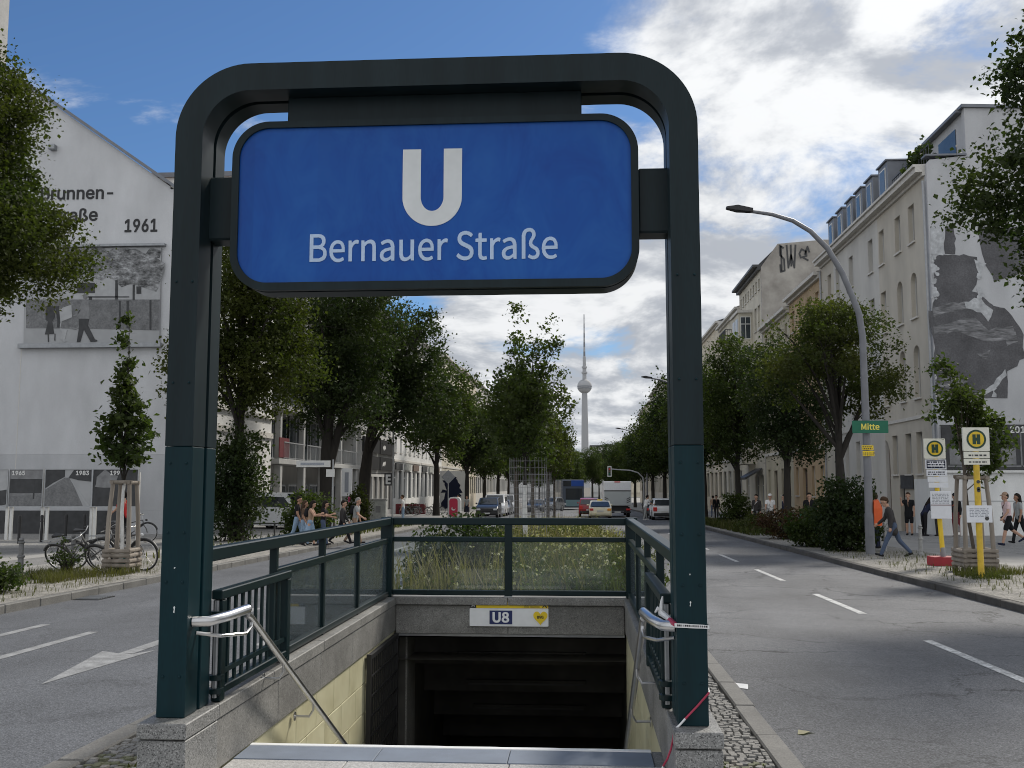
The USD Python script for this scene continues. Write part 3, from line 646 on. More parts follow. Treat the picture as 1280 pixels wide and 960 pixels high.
for x, z, w, h in ((-2.325, 0.995, .010, .04), (-2.33, 1.23, .010, .010), (0.60, 1.05, .008, .03), (0.60, 1.21, .008, .008)):
    ch.prism(Polygon([(x - w * .5, z - h * .4), (x + w * .2, z - h * .5), (x + w * .35, z), (x + w * .6, z + h * .3), (x + w * .1, z + h * .5), (x - w * .5, z + h * .3), (x - w * .1, z)]).buffer(0), 5.7185, 5.7205)
pt.part('paint_chip', ch, 'chip', kind='stuff')

# ---------------------------------------------------------------- the station name sign
sg = Thing('station_name_sign', 'large blue station name sign with white U and Bernauer Straße hung in the portal', 'sign', (-0.86, 5.95, 2.82))
X0, X1, Z0, Z1 = -2.100, 0.352, 2.862, 3.905
OUT = rrect(X0, X1, Z0, Z1, 0.225, 16)
FACE = rrect(X0 + 0.043, X1 - 0.043, Z0 + 0.048, Z1 - 0.040, 0.185, 16)
hs = sg.part('housing', MB().prism(OUT.difference(FACE), 5.83, 5.868).prism(OUT.buffer(-0.004), 5.868, 5.885).prism(OUT.buffer(-0.02), 5.885, 5.90).prism(OUT, 5.90, 6.07), 'portal_paint', smooth=30)
fc = sg.part('sign_face', MB().prism(FACE.buffer(0.002), 5.846, 5.868), 'sign_blue')
ux = -0.876; uo = 0.179; ui = 0.069
U = sbox(ux - uo, 3.42, ux + uo, 3.714).union(Point(0, 0).buffer(1, quad_segs=24).intersection(sbox(-2, -2, 2, 0.001)).__class__([(ux + uo * math.cos(t), 3.42 + 0.178 * math.sin(t)) for t in np.linspace(PI, 2 * PI, 40)]))
Ui = sbox(ux - ui, 3.42, ux + ui, 3.8).union(Polygon([(ux + ui * math.cos(t), 3.421 + 0.088 * math.sin(t)) for t in np.linspace(PI, 2 * PI, 30)]))
sg.part('letter_u', MB().prism(U.difference(Ui), 5.843, 5.8465), 'sign_white', parent=fc)
tx = lettering('Bernauer Straße', 0.166, bold=1)
b = tx.bounds; tx = affinity.scale(affinity.translate(tx, -b[0], 0), 1.487 / (b[2] - b[0]), 1.0, origin=(0, 0)); tx = affinity.translate(tx, -1.614, 3.036)
for pg in sorted(tx.geoms, key=lambda q: q.bounds[0]): sg.part('letter', MB().prism(pg, 5.843, 5.8465), 'sign_lettering', parent=fc)
sg.part('hanger', MB().box(-1.772, 0.02, 5.86, 6.04, 3.90, 4.064, 0.006), 'portal_paint')
for a, b in ((-2.262, -2.098), (0.35, 0.54)):
    sg.part('bracket', MB().box(a, b, 5.87, 6.05, 3.185, 3.578, 0.012), 'portal_paint')

# ---------------------------------------------------------------- railings
def railing_glass(T, poly_pts, name='glass_pane'):
    T.part(name, MB().add(*poly_pts), 'rail_glass')
def side_railing(x, sgn, label):
    T = Thing('railing', label, 'railing', (x, 9.2, 0.39))
    ys = [7.52, 8.94, 10.35, 11.97]
    T.part('top_rail', MB().box(x - .045, x + .045, 6.10, 12.03, 1.235, 1.318, 0.008), 'rail_paint')
    T.part('mid_rail', MB().box(x - .03, x + .03, 7.5, 11.92, 1.02, 1.082, 0.006), 'rail_paint')
    T.part('bottom_rail', MB().box(x - .035, x + .035, 7.5, 11.92, 0.405, 0.462, 0.006), 'rail_paint')
    for y in ys[:3]: T.part('post', MB().box(x - .028, x + .028, y - .028, y + .028, 0.39, 1.24, 0.004), 'rail_paint')
    for a, b in zip(ys, ys[1:]):
        T.part('glass_pane', MB().box(x - .004, x + .004, a + .03, b - .05, 0.455, 1.025), 'rail_glass')
        bd = MB()
        for yy in (a + .034, b - .034): bd.box(x - .012, x + .012, yy - .006, yy + .006, .46, 1.02)
        T.part('glazing_bead', bd, 'rail_paint')
    # the balustrade of bars between portal and first post, set towards the stair
    xi = x + sgn * 0.075
    T.part('grille_top_rail', MB().box(xi - .035, xi + .035, 6.13, 7.62, 1.005, 1.062, 0.006), 'rail_paint')
    T.part('grille_bottom_rail', MB().box(xi - .028, xi + .028, 6.13, 7.6, 0.43, 0.478, 0.006), 'rail_paint')
    T.part('grille_lower_rail', MB().bar((xi, 6.16, .56), (xi, 7.58, .56), .03, .03), 'rail_paint')
    for y in (6.19, 7.58): T.part('grille_post', MB().box(xi - .03, xi + .03, y - .04, y + .04, 0.392, 1.0, 0.005), 'rail_paint')
    for k in range(9): T.part('grille_bar', MB().box(xi - .008, xi + .008, 6.34 + .135 * k - .016, 6.34 + .135 * k + .016, 0.47, 1.008), 'rail_paint')
    for z in (.92, .54, .46): T.part('hinge', MB().lathe([(0, z - .02), (.048, z - .015), (.048, z + .015), (0, z + .02)], 12, (xi, 6.15, 0)), 'rail_paint', smooth=30)
    T.part('hinge_pin', MB().tube([(xi, 6.135, .42), (xi, 6.135, 1.0)], .014, 8), 'steel_dull')
    return T
rl = side_railing(-2.30, 1, 'dark green glazed railing along the left side of the stairwell')
rr = side_railing(0.575, -1, 'dark green glazed railing along the right side of the stairwell')
rb = Thing('railing', 'dark green glazed railing across the far end of the stairwell', 'railing', (-0.86, 12.05, 0.39))
for x in (-2.31, 0.59): rb.part('corner_post', MB().box(x - .07, x + .07, 11.98, 12.12, 0.39, 1.325, 0.006), 'rail_paint')
rb.part('post', MB().box(-.905, -.815, 12.012, 12.09, 0.39, 1.26, 0.005), 'rail_paint')
rb.part('top_rail', MB().box(-2.24, .52, 12.005, 12.095, 1.235, 1.318, 0.008), 'rail_paint')
rb.part('mid_rail', MB().box(-2.24, .52, 12.02, 12.08, 1.035, 1.092, 0.006), 'rail_paint')
rb.part('bottom_rail', MB().box(-2.24, .52, 12.015, 12.085, 0.412, 0.47, 0.006), 'rail_paint')
for a, b in ((-2.235, -.91), (-.81, .515)): rb.part('glass_pane', MB().box(a, b, 12.046, 12.054, .46, 1.04), 'rail_glass')
ft = MB()
for x in (-2.31, -.86, .59): ft.box(x - .05, x + .05, 11.99, 12.0, .392, .41)
rb.part('foot_plate', ft, 'steel_dull')

def handrail(x_post, dx, label, bend):
    """A stainless handrail: fixed to the portal post, a bend, then down along the stairs."""
    T = Thing('handrail', label, 'handrail', (x_post, 6.0, 0.9))
    s_ = 1 if dx > 0 else -1
    top = [(x_post, 5.80, .915), (x_post + dx * .45, 5.82, .918), (x_post + dx * .75, 5.95, .93), (x_post + dx * .96, 6.10, .945), (x_post + dx, 6.16, .947)]
    T.part('grip', MB().tube(top, .030, 14).ball(top[-1], .030), 'steel', smooth=40)
    xr = x_post + dx
    T.part('sloping_rail', MB().tube([(xr, 6.16, .915), (xr, 6.22, .895), (xr, 12.0, -2.22)], .022, 12), 'steel', smooth=40)
    T.part('return_rod', MB().tube([(x_post, 5.86, .845), (x_post + dx * .6, 5.93, .82), (x_post + dx * .97, 6.17, .80), (xr, 6.25, .83), (xr, 6.26, .875)], .011, 8), 'steel', smooth=40)
    for y in (6.95, 7.75, 9.3, 10.8):
        z = .895 - (y - 6.22) * .539
        xw = (-2.192 if s_ > 0 else .502); wz = z - .12
        T.part('wall_bracket', MB().tube([(xr, y, z), (xr, y + .02, z - .07), (xr - s_ * .03, y + .02, wz), (xw, y + .02, wz)], .009, 8).lathe([(0, 0), (.035, .002), (.035, .008), (0, .01)], 12, (min(xw, xw - 0.0), y + .02, wz), 'x'), 'steel', smooth=40)
    return T
handrail(-2.246, 0.20, 'stainless handrail down the left tiled stair wall', 1)
handrail(0.524, -0.155, 'stainless handrail down the right stair wall beside the knotted tape', 1)

# ---------------------------------------------------------------- U8 plate on the back beam
u8 = Thing('line_sign', 'white U8 line sign with yellow band and heart on the granite beam', 'sign', (-0.85, 11.98, 0.2))
pl = u8.part('plate', MB().prism(rrect(-1.312, -.388, .062, .27, .012), 11.985, 11.999), 'white_enamel')
bd = u8.part('yellow_band', MB().box(-1.235, -.39, 11.982, 11.999, .272, .345), 'yellow_enamel')
u8.part('exit_letter_box', MB().box(-1.305, -1.238, 11.982, 11.999, .272, .345), 'black_paint')
def text_on(T, text, x, y, z, h, m, font=None, bold=2, narrow=1.0, parent=None, width=None, name='lettering', d=.0015, center=False):
    t = lettering(text, h, font, bold, narrow); bb = t.bounds; t = affinity.translate(t, -bb[0], 0)
    if width: t = affinity.scale(t, width / (bb[2] - bb[0]), 1, origin=(0, 0))
    if center: bb = t.bounds; t = affinity.translate(t, -(bb[2] - bb[0]) / 2, 0)
    t = affinity.translate(t, x, z); mb = MB().prism(t, y - d, y)
    return T.part(name, mb, m, parent=parent) if T else mb
text_on(u8, 'A', -1.29, 11.982, .288, .042, 'white_enamel', bold=3)
bx = u8.part('navy_box', MB().box(-1.078, -.812, 11.981, 11.985, .088, .243), 'navy_enamel')
text_on(u8, 'U8', -1.043, 11.981, .112, .108, 'white_enamel', bold=5, parent=bx, width=.196)
H = Polygon([(16 * math.sin(t) ** 3, 13 * math.cos(t) - 5 * math.cos(2 * t) - 2 * math.cos(3 * t) - math.cos(4 * t)) for t in np.linspace(0, 2 * PI, 40)[:-1]])
ht = u8.part('yellow_heart', MB().prism(affinity.translate(affinity.scale(H, .0052, .0056, origin=(0, 0)), -.482, .168), 11.981, 11.985), 'yellow_enamel')
text_on(u8, 'BVG', -.482, 11.981, .155, .030, 'black_paint', bold=5, parent=ht, center=True)
sm = MB()
sm.prism(Point(-.655, .315).buffer(.014).difference(Point(-.655, .315).buffer(.009)), 11.98, 11.982).prism(Point(-.63, .315).buffer(.014).difference(Point(-.63, .315).buffer(.009)), 11.98, 11.982)
for x, z, w in ((-.672, .283, .06), (-.60, .328, .05), (-.60, .305, .115), (-.60, .283, .11)): sm.box(x, x + w, 11.98, 11.982, z, z + .008)
sm.prism(LineString([(-.455, .283), (-.405, .335)]).buffer(.005).union(LineString([(-.455, .33), (-.41, .285)]).buffer(.007)), 11.98, 11.982)
u8.part('pictograms', sm, 'black_paint', parent=bd)
# reflection of a sign in the left glass, put in as coloured plates
nt = Thing('sign_reflection', 'pale and yellow reflection of a sign painted on the left railing glass', 'notice', (-2.29, 7.75, .78))
nt.part('sheet', MB().box(-2.2945, -2.292, 7.62, 7.95, .70, .87), 'paper_white'); nt.part('yellow_reflection', MB().box(-2.2945, -2.292, 7.62, 7.80, .875, .93), 'yellow_enamel'); nt.part('grey_reflection', MB().box(-2.2945, -2.292, 7.84, 7.93, .875, .93), 'print_grey')

# barrier tape on the right post
bt = Thing('barrier_tape', 'white printed barrier tape wrapped and knotted round the right portal post', 'tape', (.6, 5.72, .9))
bt.part('band', MB().add([(.512, 5.716, .945), (.700, 5.716, .935), (.700, 5.716, .915), (.512, 5.716, .921)], [[0, 1, 2, 3]]).add([(.512, 5.715, .945), (.512, 5.95, .935), (.512, 5.95, .915), (.512, 5.715, .921)], [[0, 1, 2, 3]]).add([(.7, 5.716, .935), (.7, 6.0, .93), (.7, 6.0, .91), (.7, 5.716, .915)], [[0, 1, 2, 3]]), 'tape_white')
pr = MB(); q = random.Random(2)
for k in range(16): x = .525 + k * .0105; pr.box(x, x + q.uniform(.003, .008), 5.7145, 5.7155, .928 - k * .0004, .938 - k * .0004)
bt.part('print', pr, 'black_paint')
bt.part('knot', MB().tube([(.515, 5.74, .935), (.49, 5.9, .95), (.46, 6.0, .965), (.455, 6.02, .99)], [.012, .016, .02, .006], 7).tube([(.46, 6.0, .965), (.44, 6.0, .99), (.425, 5.98, .97)], [.014, .012, .006], 7).tube([(.46, 6.0, .965), (.465, 6.0, 1.03), (.47, 6.0, 1.06)], [.014, .01, .004], 7), 'tape_white', smooth=40)
bt.part('red_stripe', MB().tube([(.516, 5.735, .935), (.497, 5.84, .945)], [.0135, .0165], 7), 'tape_red')
b2 = Thing('barrier_tape', 'twisted red and white tape running from the right post down into the stairwell', 'tape', (.6, 5.72, .5))
def tw(a, b, m): b2.part('tape_length', MB().tube([a, ((a[0] + b[0]) / 2, a[1], (a[2] + b[2]) / 2 - .004), b], .006, 6), m)
tw((.693, 5.9, .63), (.693, 5.712, .575), 'tape_white'); tw((.693, 5.712, .575), (.56, 5.705, .435), 'tape_red'); tw((.56, 5.705, .435), (.498, 5.70, .375), 'tape_white')
tw((.498, 5.70, .375), (.482, 5.72, .27), 'tape_red'); tw((.482, 5.72, .27), (.44, 5.75, .17), 'tape_red'); tw((.44, 5.75, .17), (.41, 5.8, .10), 'tape_white')
# litter on the right carriageway
single('paper_scrap', MB().add([(1.44, 9.7, -.163), (1.52, 9.62, -.16), (1.55, 9.8, -.15), (1.46, 9.92, -.163)], [[0, 1, 2, 3]]).add([(1.44, 9.7, -.163), (1.46, 9.92, -.163), (1.42, 9.85, -.14)], [[0, 1, 2]]), 'tape_white', label='scrap of white paper lying at the kerb right of the portal', category='litter')
single('fallen_leaf', MB().add([(1.60, 7.86, -.143), (1.64, 7.84, -.135), (1.70, 7.90, -.13), (1.68, 7.96, -.14), (1.62, 7.94, -.128), (1.75, 7.92, -.14)], [[0, 1, 2], [0, 2, 4], [2, 3, 4], [2, 5, 3]]), 'flower_pale', label='dry yellow leaf lying on the right carriageway', category='leaf')

# ---------------------------------------------------------------- buildings
class Wall:
    """A wall plane: a runs along u from o, z is height, depth goes inwards (against the outward normal n)."""
    def __init__(s, o, u, n): s.o, s.u, s.n = np.array([*o, 0.0]), np.array([*u, 0.0]), np.array([*n, 0.0])
    def at(s, a, z, d=0.0): return s.o + s.u * a + np.array([0, 0, z]) - s.n * d
    def prism(s, mb, poly, d0, d1):
        for pg in getattr(poly, 'geoms', [poly]):
            if pg.is_empty or pg.geom_type != 'Polygon' or pg.area < 1e-7: continue
            t = trimesh.creation.extrude_polygon(pg, abs(d1 - d0), engine='earcut'); v = np.array(t.vertices); f = np.array(t.faces)
            w = s.o + v[:, 0, None] * s.u + np.outer(v[:, 1], [0, 0, 1.0]) - (v[:, 2, None] + min(d0, d1)) * s.n
            if np.cross(s.u, [0, 0, 1.0]) @ (-s.n) < 0: f = f[:, ::-1]
            mb.add(w, f)
        return mb
    def box(s, mb, a0, a1, z0, z1, d0, d1): return s.prism(mb, sbox(a0, z0, a1, z1), d0, d1)

def opening(w):
    a0, a1, z0, z1 = w['r']
    if w.get('arch'):
        r = (a1 - a0) / 2; c = (a0 + a1) / 2
        return Polygon([(a0, z0), (a1, z0)] + [(c + r * math.cos(t), z1 - r + r * math.sin(t)) for t in np.linspace(0, PI, 12)])
    return sbox(a0, z0, a1, z1)

def facade(T, W, poly, wins, wall_m, thick=0.35, rec=0.18, frame_m='window_white', pane_m='window_glass', sill_m='stucco_trim', simple=False, wall_name='wall'):
    """A wall with real openings, each holding a window (frame > pane, sill)."""
    ops = [opening(w) for w in wins]
    body = poly.difference(unary_union(ops)) if ops else poly
    T.part(wall_name, W.prism(MB(), body, 0, thick), wall_m)
    for w, op in zip(wins, ops):
        a0, a1, z0, z1 = w['r']; nm = w.get('name', 'window'); r = w.get('rec', rec); pm = w.get('pane', pane_m); fm = w.get('frame', frame_m)
        if simple:
            T.part(nm, W.prism(MB(), op.buffer(.02), r, r + .04), pm); continue
        bw = w.get('bw', 0.06); inner = op.buffer(-bw)
        bars = []
        nx, nz = w.get('grid', (2, 2) if z1 - z0 > 1.2 else (1, 1))
        for k in range(1, nx): x = a0 + (a1 - a0) * k / nx; bars.append(sbox(x - bw / 2.4, z0, x + bw / 2.4, z1))
        if nz > 1: z = z0 + (z1 - z0) * w.get('tr', 0.68); bars.append(sbox(a0, z - bw / 2.4, a1, z + bw / 2.4))
        fr = op.buffer(.01).difference(inner).union(unary_union(bars).intersection(op)) if bars else op.buffer(.01).difference(inner)
        p = T.part(nm, W.prism(MB(), fr, r, r + .06), fm)
        T.part('pane', W.prism(MB(), op.buffer(-.01), r + .03, r + .045), pm, parent=p)
        if w.get('sill', True): T.part('sill', W.box(MB(), a0 - .06, a1 + .06, z0 - .08, z0 - .003, -.09, .16), sill_m, parent=p)

def grid_windows(a_list, rows, w, jitter=None, **k):
    return [dict(r=(a - w / 2, a + w / 2, z0, z1), **k) for z0, z1 in rows for a in a_list]

# ---- the corner house with the grey mural, right
A = Thing('apartment_house', 'pale corner house with a large grey mural on its gable and dormers on the roof', 'building', (15.5, 45, g(45)))
WA = Wall((15.5, 45), (0, 1), (-1, 0)); HA = 15.55
cols = [2.3, 4.35, 7.0, 9.0, 12.9, 15.9, 17.9]
rows = [(12.98, 14.75), (9.45, 11.55), (5.72, 8.15)]
wins = []
for i, a in enumerate(cols):
    for j, (z0, z1) in enumerate(rows):
        wins.append(dict(r=(a - .43, a + .43, z0, z1), arch=(i < 2 and j > 0), pane='window_blind', frame='plaster_grey', grid=(1, 1), rec=.2, bw=.05, name='blind_window', sill=True))
for a in (2.4, 3.95, 6.0, 12.7, 15.0, 17.3): wins.append(dict(r=(a - .42, a + .42, 2.25, 4.15), pane='window_blind', frame='plaster_grey', grid=(1, 1), rec=.2, bw=.05, name='blind_window'))
wins.append(dict(r=(6.9, 8.4, -1, 4.0), arch=True, name='arched_door', pane='brick_dark', frame='brick_dark', grid=(2, 2), tr=.62, sill=False, bw=.14))
wins.append(dict(r=(4.75, 5.5, -1, 1.75), name='side_door', pane='brick_dark', frame='frame_dark', grid=(1, 1), sill=False))
wins.append(dict(r=(10.6, 11.4, .6, 1.8), name='ground_window', pane='window_glass', grid=(1, 1)))
for a0, a1, m in ((0.352, 7.6, 'plaster_beige'), (7.6, 16.8, 'plaster_pale'), (16.8, 20.0, 'plaster_beige')):
    facade(A, WA, sbox(a0, -1.5, a1, HA), [w for w in wins if a0 <= w['r'][0] < a1], m)
A.part('plinth', WA.box(WA.box(MB(), 3.4, 4.74, -1.5, .25, -.03, -.002), 8.45, 20, -1.5, .35, -.03, -.002), 'plaster_grey')
A.part('white_band', WA.box(MB(), 0.0, 3.3, -1.5, 2.0, -.025, -.003), 'plaster_white')
A.part('cornice', WA.box(WA.box(WA.box(MB(), 0.2, 20, HA, HA + .16, -.12, .4), 0.2, 20, HA + .162, HA + .40, -.42, .4), .2, 20, HA + .402, HA + .52, -.52, .4), 'stucco_trim')
A.part('string_course', WA.box(MB(), .4, 20, 4.75, 4.9, -.05, -.002), 'stucco_trim')
A.part('downpipe', MB().tube([(15.38, 45.2, 15.3), (15.4, 45.2, 14.7), (15.4, 45.2, -.3)], .055, 8), 'galvanised'); A.part('downpipe', MB().tube([(15.42, 64.9, 15.4), (15.42, 64.9, -.6)], .055, 8), 'galvanised')
WG = Wall((15.5, 45), (1, 0), (0, -1))
gb = Polygon([(0, -1.5), (0, 16.0), (.15, 16.2), (1.75, 16.35), (1.75, 18.55), (16, 18.0), (16, -1.5)])
A.part('gable_wall', WG.prism(MB(), gb, 0, .35), 'plaster_gable')
A.part('gable_coping', WG.box(WG.prism(MB(), Polygon([(1.6, 18.56), (1.6, 18.7), (16.1, 18.15), (16.1, 18.01)]), -.12, .5), -.05, 1.75, 16.36, 16.44, -.08, .5), 'zinc')
A.part('gable_white_base', WG.box(MB(), 0.02, 16, -1.5, 2.25, -.06, -.003), 'plaster_white'); A.part('ledge', WG.box(MB(), 0, 16, 2.252, 2.36, -.16, -.003), 'window_white')
A.part('joint_strip', WG.box(MB(), 0, 16, 1.02, 1.05, -.066, -.061), 'steel_dull')
# roof: zinc mansard with four dormers, rooftop flat with a terrace
A.part('roof', MB().hull(np.array([(15.55, 51.6, 16.08), (15.55, 65, 16.08), (17.6, 51.6, 18.2), (17.6, 65, 18.2), (27, 51.6, 18.2), (27, 65, 18.2), (27, 51.6, 16), (27, 65, 16)])), 'zinc')
for y0, y1 in ((51.7, 53.3), (54.3, 55.7), (56.4, 57.8), (58.4, 59.8), (60.6, 62.0), (62.8, 64.2)):
    d = A.part('dormer', MB().box(15.85, 17.9, y0, y1, 16.25, 18.35, .02).box(15.75, 18.0, y0 - .06, y1 + .06, 18.352, 18.43), 'zinc')
    A.part('window_frame', MB().box(15.82, 15.85, y0 + .3, y1 - .3, 16.5, 18.1), 'window_white', parent=d); A.part('pane', MB().box(15.805, 15.819, y0 + .38, y1 - .38, 16.58, 18.02), 'window_glass', parent=d)
A.part('rooftop_room', MB().box(17.3, 31, 45.36, 51.3, 16.3, 18.45), 'plaster_gable'); A.part('roof_slab', MB().box(17.0, 31.2, 45.3, 51.9, 18.452, 18.62, .02), 'zinc'); A.part('flat_roof', MB().box(15.6, 31, 45.36, 51.55, 15.9, 16.08), 'roof_dark')
A.part('terrace_door', MB().box(17.27, 17.298, 46.2, 48.4, 16.35, 18.0), 'window_glass')
tr = MB(); tr.bar((15.8, 45.5, 17.05), (15.8, 50.8, 17.05), .05)
for y in np.arange(45.5, 51, .33): tr.bar((15.8, y, 16.05), (15.8, y, 17.05), .025)
A.part('terrace_rail', tr, 'frame_dark', kind='stuff')
tp = MB(); q = random.Random(6)
for _ in range(260):
    c = np.array([15.9 + q.gauss(0, .2), 47.2 + q.gauss(0, .7), 16.7 + abs(q.gauss(0, .4))]); d = np.array([q.gauss(0, 1), q.gauss(0, 1), q.gauss(0, 1)]) * .06
    tp.add([c - d, c + [d[1], d[2], d[0]], c + d, c - [d[1], d[2], d[0]]], [[0, 1, 2, 3]])
single('potted_plants', tp, 'leaf_dark', label='dark potted plants behind the roof terrace rail of the mural house', category='plants', kind='stuff')
A.part('notice_board', WA.box(MB(), 3.35, 5.2, 1.55, 2.2, -.06, -.031), 'photo_dark')
# the mural: flat paint on the gable
MU = {'mural_dark': [[(15.62, 11.72), (16.03, 11.89), (17.43, 11.79), (17.56, 11.32), (17.48, 10.49), (17.17, 10.28), (16.94, 9.76), (15.95, 9.78), (15.6, 9.94)],
        [(15.28, 9.32), (16.13, 9.46), (17.93, 9.54), (18.62, 9.43), (19.27, 8.49), (19.29, 7.26), (18.79, 6.75), (18.54, 6.65), (18.58, 5.48), (15.52, 5.5), (15.52, 7.71)], [(15.6, 10.1), (17.3, 10.3), (18.3, 9.4), (15.55, 9.2)], [(16.2, 13.08), (16.6, 13.02), (16.56, 11.91), (16.16, 11.92)], [(17.6, 13.1), (19.5, 13.0), (19.8, 11.2), (18.2, 10.6), (17.8, 11.6)]],
      'mural_mid': [[(15.54, 8.69), (16.11, 8.84), (17.31, 9.03), (17.88, 8.51), (18.88, 8.65), (19.0, 8.09), (17.86, 7.94), (16.59, 8.42), (15.54, 8.28)], [(15.54, 9.47), (16.14, 9.67), (16.94, 9.76), (17.23, 9.5), (16.43, 9.35), (16.02, 9.26), (15.54, 9.06)], [(15.54, 6.3), (16.2, 6.5), (16.9, 6.2), (16.3, 5.9), (15.54, 6.0)], [(17.3, 7.4), (17.9, 7.6), (17.7, 7.2)], [(18.5, 8.2), (19.0, 8.4), (19.1, 7.9), (18.6, 7.75)]],
      'mural_light': [[(16.84, 9.77), (17.55, 9.91), (18.07, 9.34), (17.85, 8.82), (17.62, 9.24), (16.93, 9.45)], [(17.26, 5.64), (17.77, 5.94), (18.49, 6.76), (18.53, 6.5), (17.96, 5.89), (17.45, 5.54)], [(17.83, 5.54), (17.81, 5.74), (17.88, 5.84), (17.84, 5.92), (17.96, 5.99), (18.06, 5.92), (18.02, 5.84), (18.09, 5.74), (18.06, 5.53)],
        [(15.54, 13.2), (16.14, 13.18), (16.08, 11.87), (15.54, 11.88)], [(15.54, 11.83), (15.58, 11.82), (15.62, 11.24), (15.56, 10.62), (15.65, 9.99), (15.54, 9.89)], [(17.45, 11.58), (17.46, 11.24), (17.59, 10.8), (17.87, 11.42)]]}
def rough_edge(pts, seed, amp=.05):
    """A painted outline with an uneven edge."""
    q = random.Random(seed); out = []
    for (x0, z0), (x1, z1) in zip(pts, pts[1:] + pts[:1]):
        n = max(1, int(math.hypot(x1 - x0, z1 - z0) / .22))
        for k in range(n): t = k / n; out.append((x0 + (x1 - x0) * t + q.gauss(0, amp), z0 + (z1 - z0) * t + q.gauss(0, amp)))
    return Polygon(out).buffer(0)
mu = None
for j, (m, polys) in enumerate(MU.items()):
    un = unary_union([rough_edge(pts, 10 * j + i, .035) for i, pts in enumerate(polys)])
    for pg in getattr(un, 'geoms', [un]): A.part('mural_patch', MB().prism(pg, 44.99 - .004 * j, 44.9985), m)
bs = MB(); q = random.Random(9)
bs.prism(unary_union([Point(q.choice((15.56, 17.5)) + abs(q.gauss(0, .12)), q.uniform(9.9, 11.8)).buffer(q.uniform(.04, .12), quad_segs=3) for _ in range(34)]), 44.976, 44.9985)
A.part('mural_spots', bs, 'mural_light', kind='stuff')
for x0, x1 in ((15.62, 17.72), (17.80, 22.5)):
    bb = A.part('photo_board', MB().box(x0, x1, 44.85, 44.937, 2.40, 4.32), 'photo_dark')
    A.part('photo_print', MB().box(x0 + .3, x0 + .9, 44.846, 44.8495, 2.6, 3.3).box(x0 + 1.1, x0 + 1.16, 44.846, 44.8495, 2.5, 4.0).box(x0 + .2, x1 - .2, 44.846, 44.8495, 2.5, 2.56), 'photo_mid', parent=bb)
text_on(A, '2019', 18.50, 44.85, 3.97, .27, 'window_white', font=INTER, bold=3, parent=bb, width=.85)

# ---- the further houses on the right side
def small_house(name, label, y0, y1, h, wall_m, x=15.5, side=1, floors=5, bay=2.6, trim='stucco_trim', roof_m='roof_dark', w=.95, simple=False, ground_m=None, corn=True, seed=0, depth=12, end_m=None, shop=False, base=None, roof_h=2.2):
    """A street house: front facade towards the street, end wall towards the camera, pitched roof, cornice, ground floor."""
    q = random.Random(seed); u = (0, 1); n = (-1, 0) if side > 0 else (1, 0); gz = g((y0 + y1) / 2)
    T = Thing(name, label, 'building', (x, y0, gz)); W = Wall((x, y0), u, n); L = y1 - y0
    nb = max(2, int(L / bay)); ws = []; gh = 4.2; fh = (h - gh - .5) / (floors - 1)
    a_ = [(k + .5) * L / nb for k in range(nb)]
    for f in range(floors - 1):
        z0 = gh + .85 + f * fh
        ws += [dict(r=(a - w / 2, a + w / 2, z0, z0 + fh * .60), bw=.08) for a in a_]
    for k, a in enumerate(a_):
        if shop: ws.append(dict(r=(a - bay * .36, a + bay * .36, .35, 3.2), name='shop_window', grid=(2, 2), tr=.75, frame='frame_dark' if k % 2 else 'window_white', bw=.09, sill=False))
        elif k == nb // 2: ws.append(dict(r=(a - .7, a + .7, -1, 2.9), name='door', pane='brick_dark', frame='frame_dark', sill=False))
        else: ws.append(dict(r=(a - w / 2, a + w / 2, 1.0, 3.0), bw=.08))
    rp = lambda z0, z1: sbox(.352, z0, L, z1)
    facade(T, W, rp(gh, h), [v for v in ws if v['r'][3] > gh], wall_m, simple=simple)
    facade(T, W, rp(-3.5, gh - .002), [v for v in ws if v['r'][3] <= gh], ground_m or wall_m, simple=simple, wall_name='ground_floor_wall')
    s_ = side
    dp = depth
    E = Wall((x, y0), (s_, 0), (0, -1))
    T.part('end_wall', E.prism(MB(), Polygon([(0, -3.5), (0, h), (dp * .5, h + roof_h), (dp, h), (dp, -3.5)]), 0, .35), end_m or wall_m)
    if corn: T.part('cornice', W.box(W.box(MB(), .0, L, h, h + .2, -.2, .4), 0, L, h + .202, h + .42, -.48, .4), trim)
    T.part('string_course', W.box(MB(), .36, L, gh - .1, gh + .12, -.08, -.003), trim)
    T.part('roof', MB().hull(np.array([(x - s_ * .3, y, h + .43) for y in (y0, y1)] + [(x + s_ * dp * .5, y, h + roof_h + .25) for y in (y0, y1)] + [(x + s_ * dp, y, h + .2) for y in (y0, y1)] + [(x + s_ * dp, y, h - .2) for y in (y0, y1)])), roof_m)
    ch = T.part('chimney', MB().box(min(x + s_ * 5, x + s_ * 6), max(x + s_ * 5, x + s_ * 6), (y0 + y1) / 2 - .5, (y0 + y1) / 2 + .7, h + 1, h + roof_h + 1.6), 'brick_dark')
    return T, W
Bh, Wb = small_house('apartment_house', 'ochre plaster house behind the round tree, next to the mural house', 65.02, 75.0, 15.0, 'plaster_ochre', floors=5, bay=2.2, seed=1, roof_h=1.2)
Ch, Wc = small_house('apartment_house', 'olive cream house between the ochre house and the tall graffiti gable', 75.02, 85.9, 14.5, 'plaster_olive', floors=5, bay=2.3, seed=2, roof_h=1.0)
D = Thing('apartment_house', 'tall cream house with graffiti high on its stained gable wall', 'building', (15.5, 86, g(86)))
WD = Wall((15.5, 86), (0, 1), (-1, 0)); ws = []
for z0 in (4.6, 8.2, 11.8, 15.2): ws += [dict(r=(a - .55, a + .55, z0, z0 + 2.05), bw=.09) for a in (1.6, 3.2, 8.8, 10.4)]
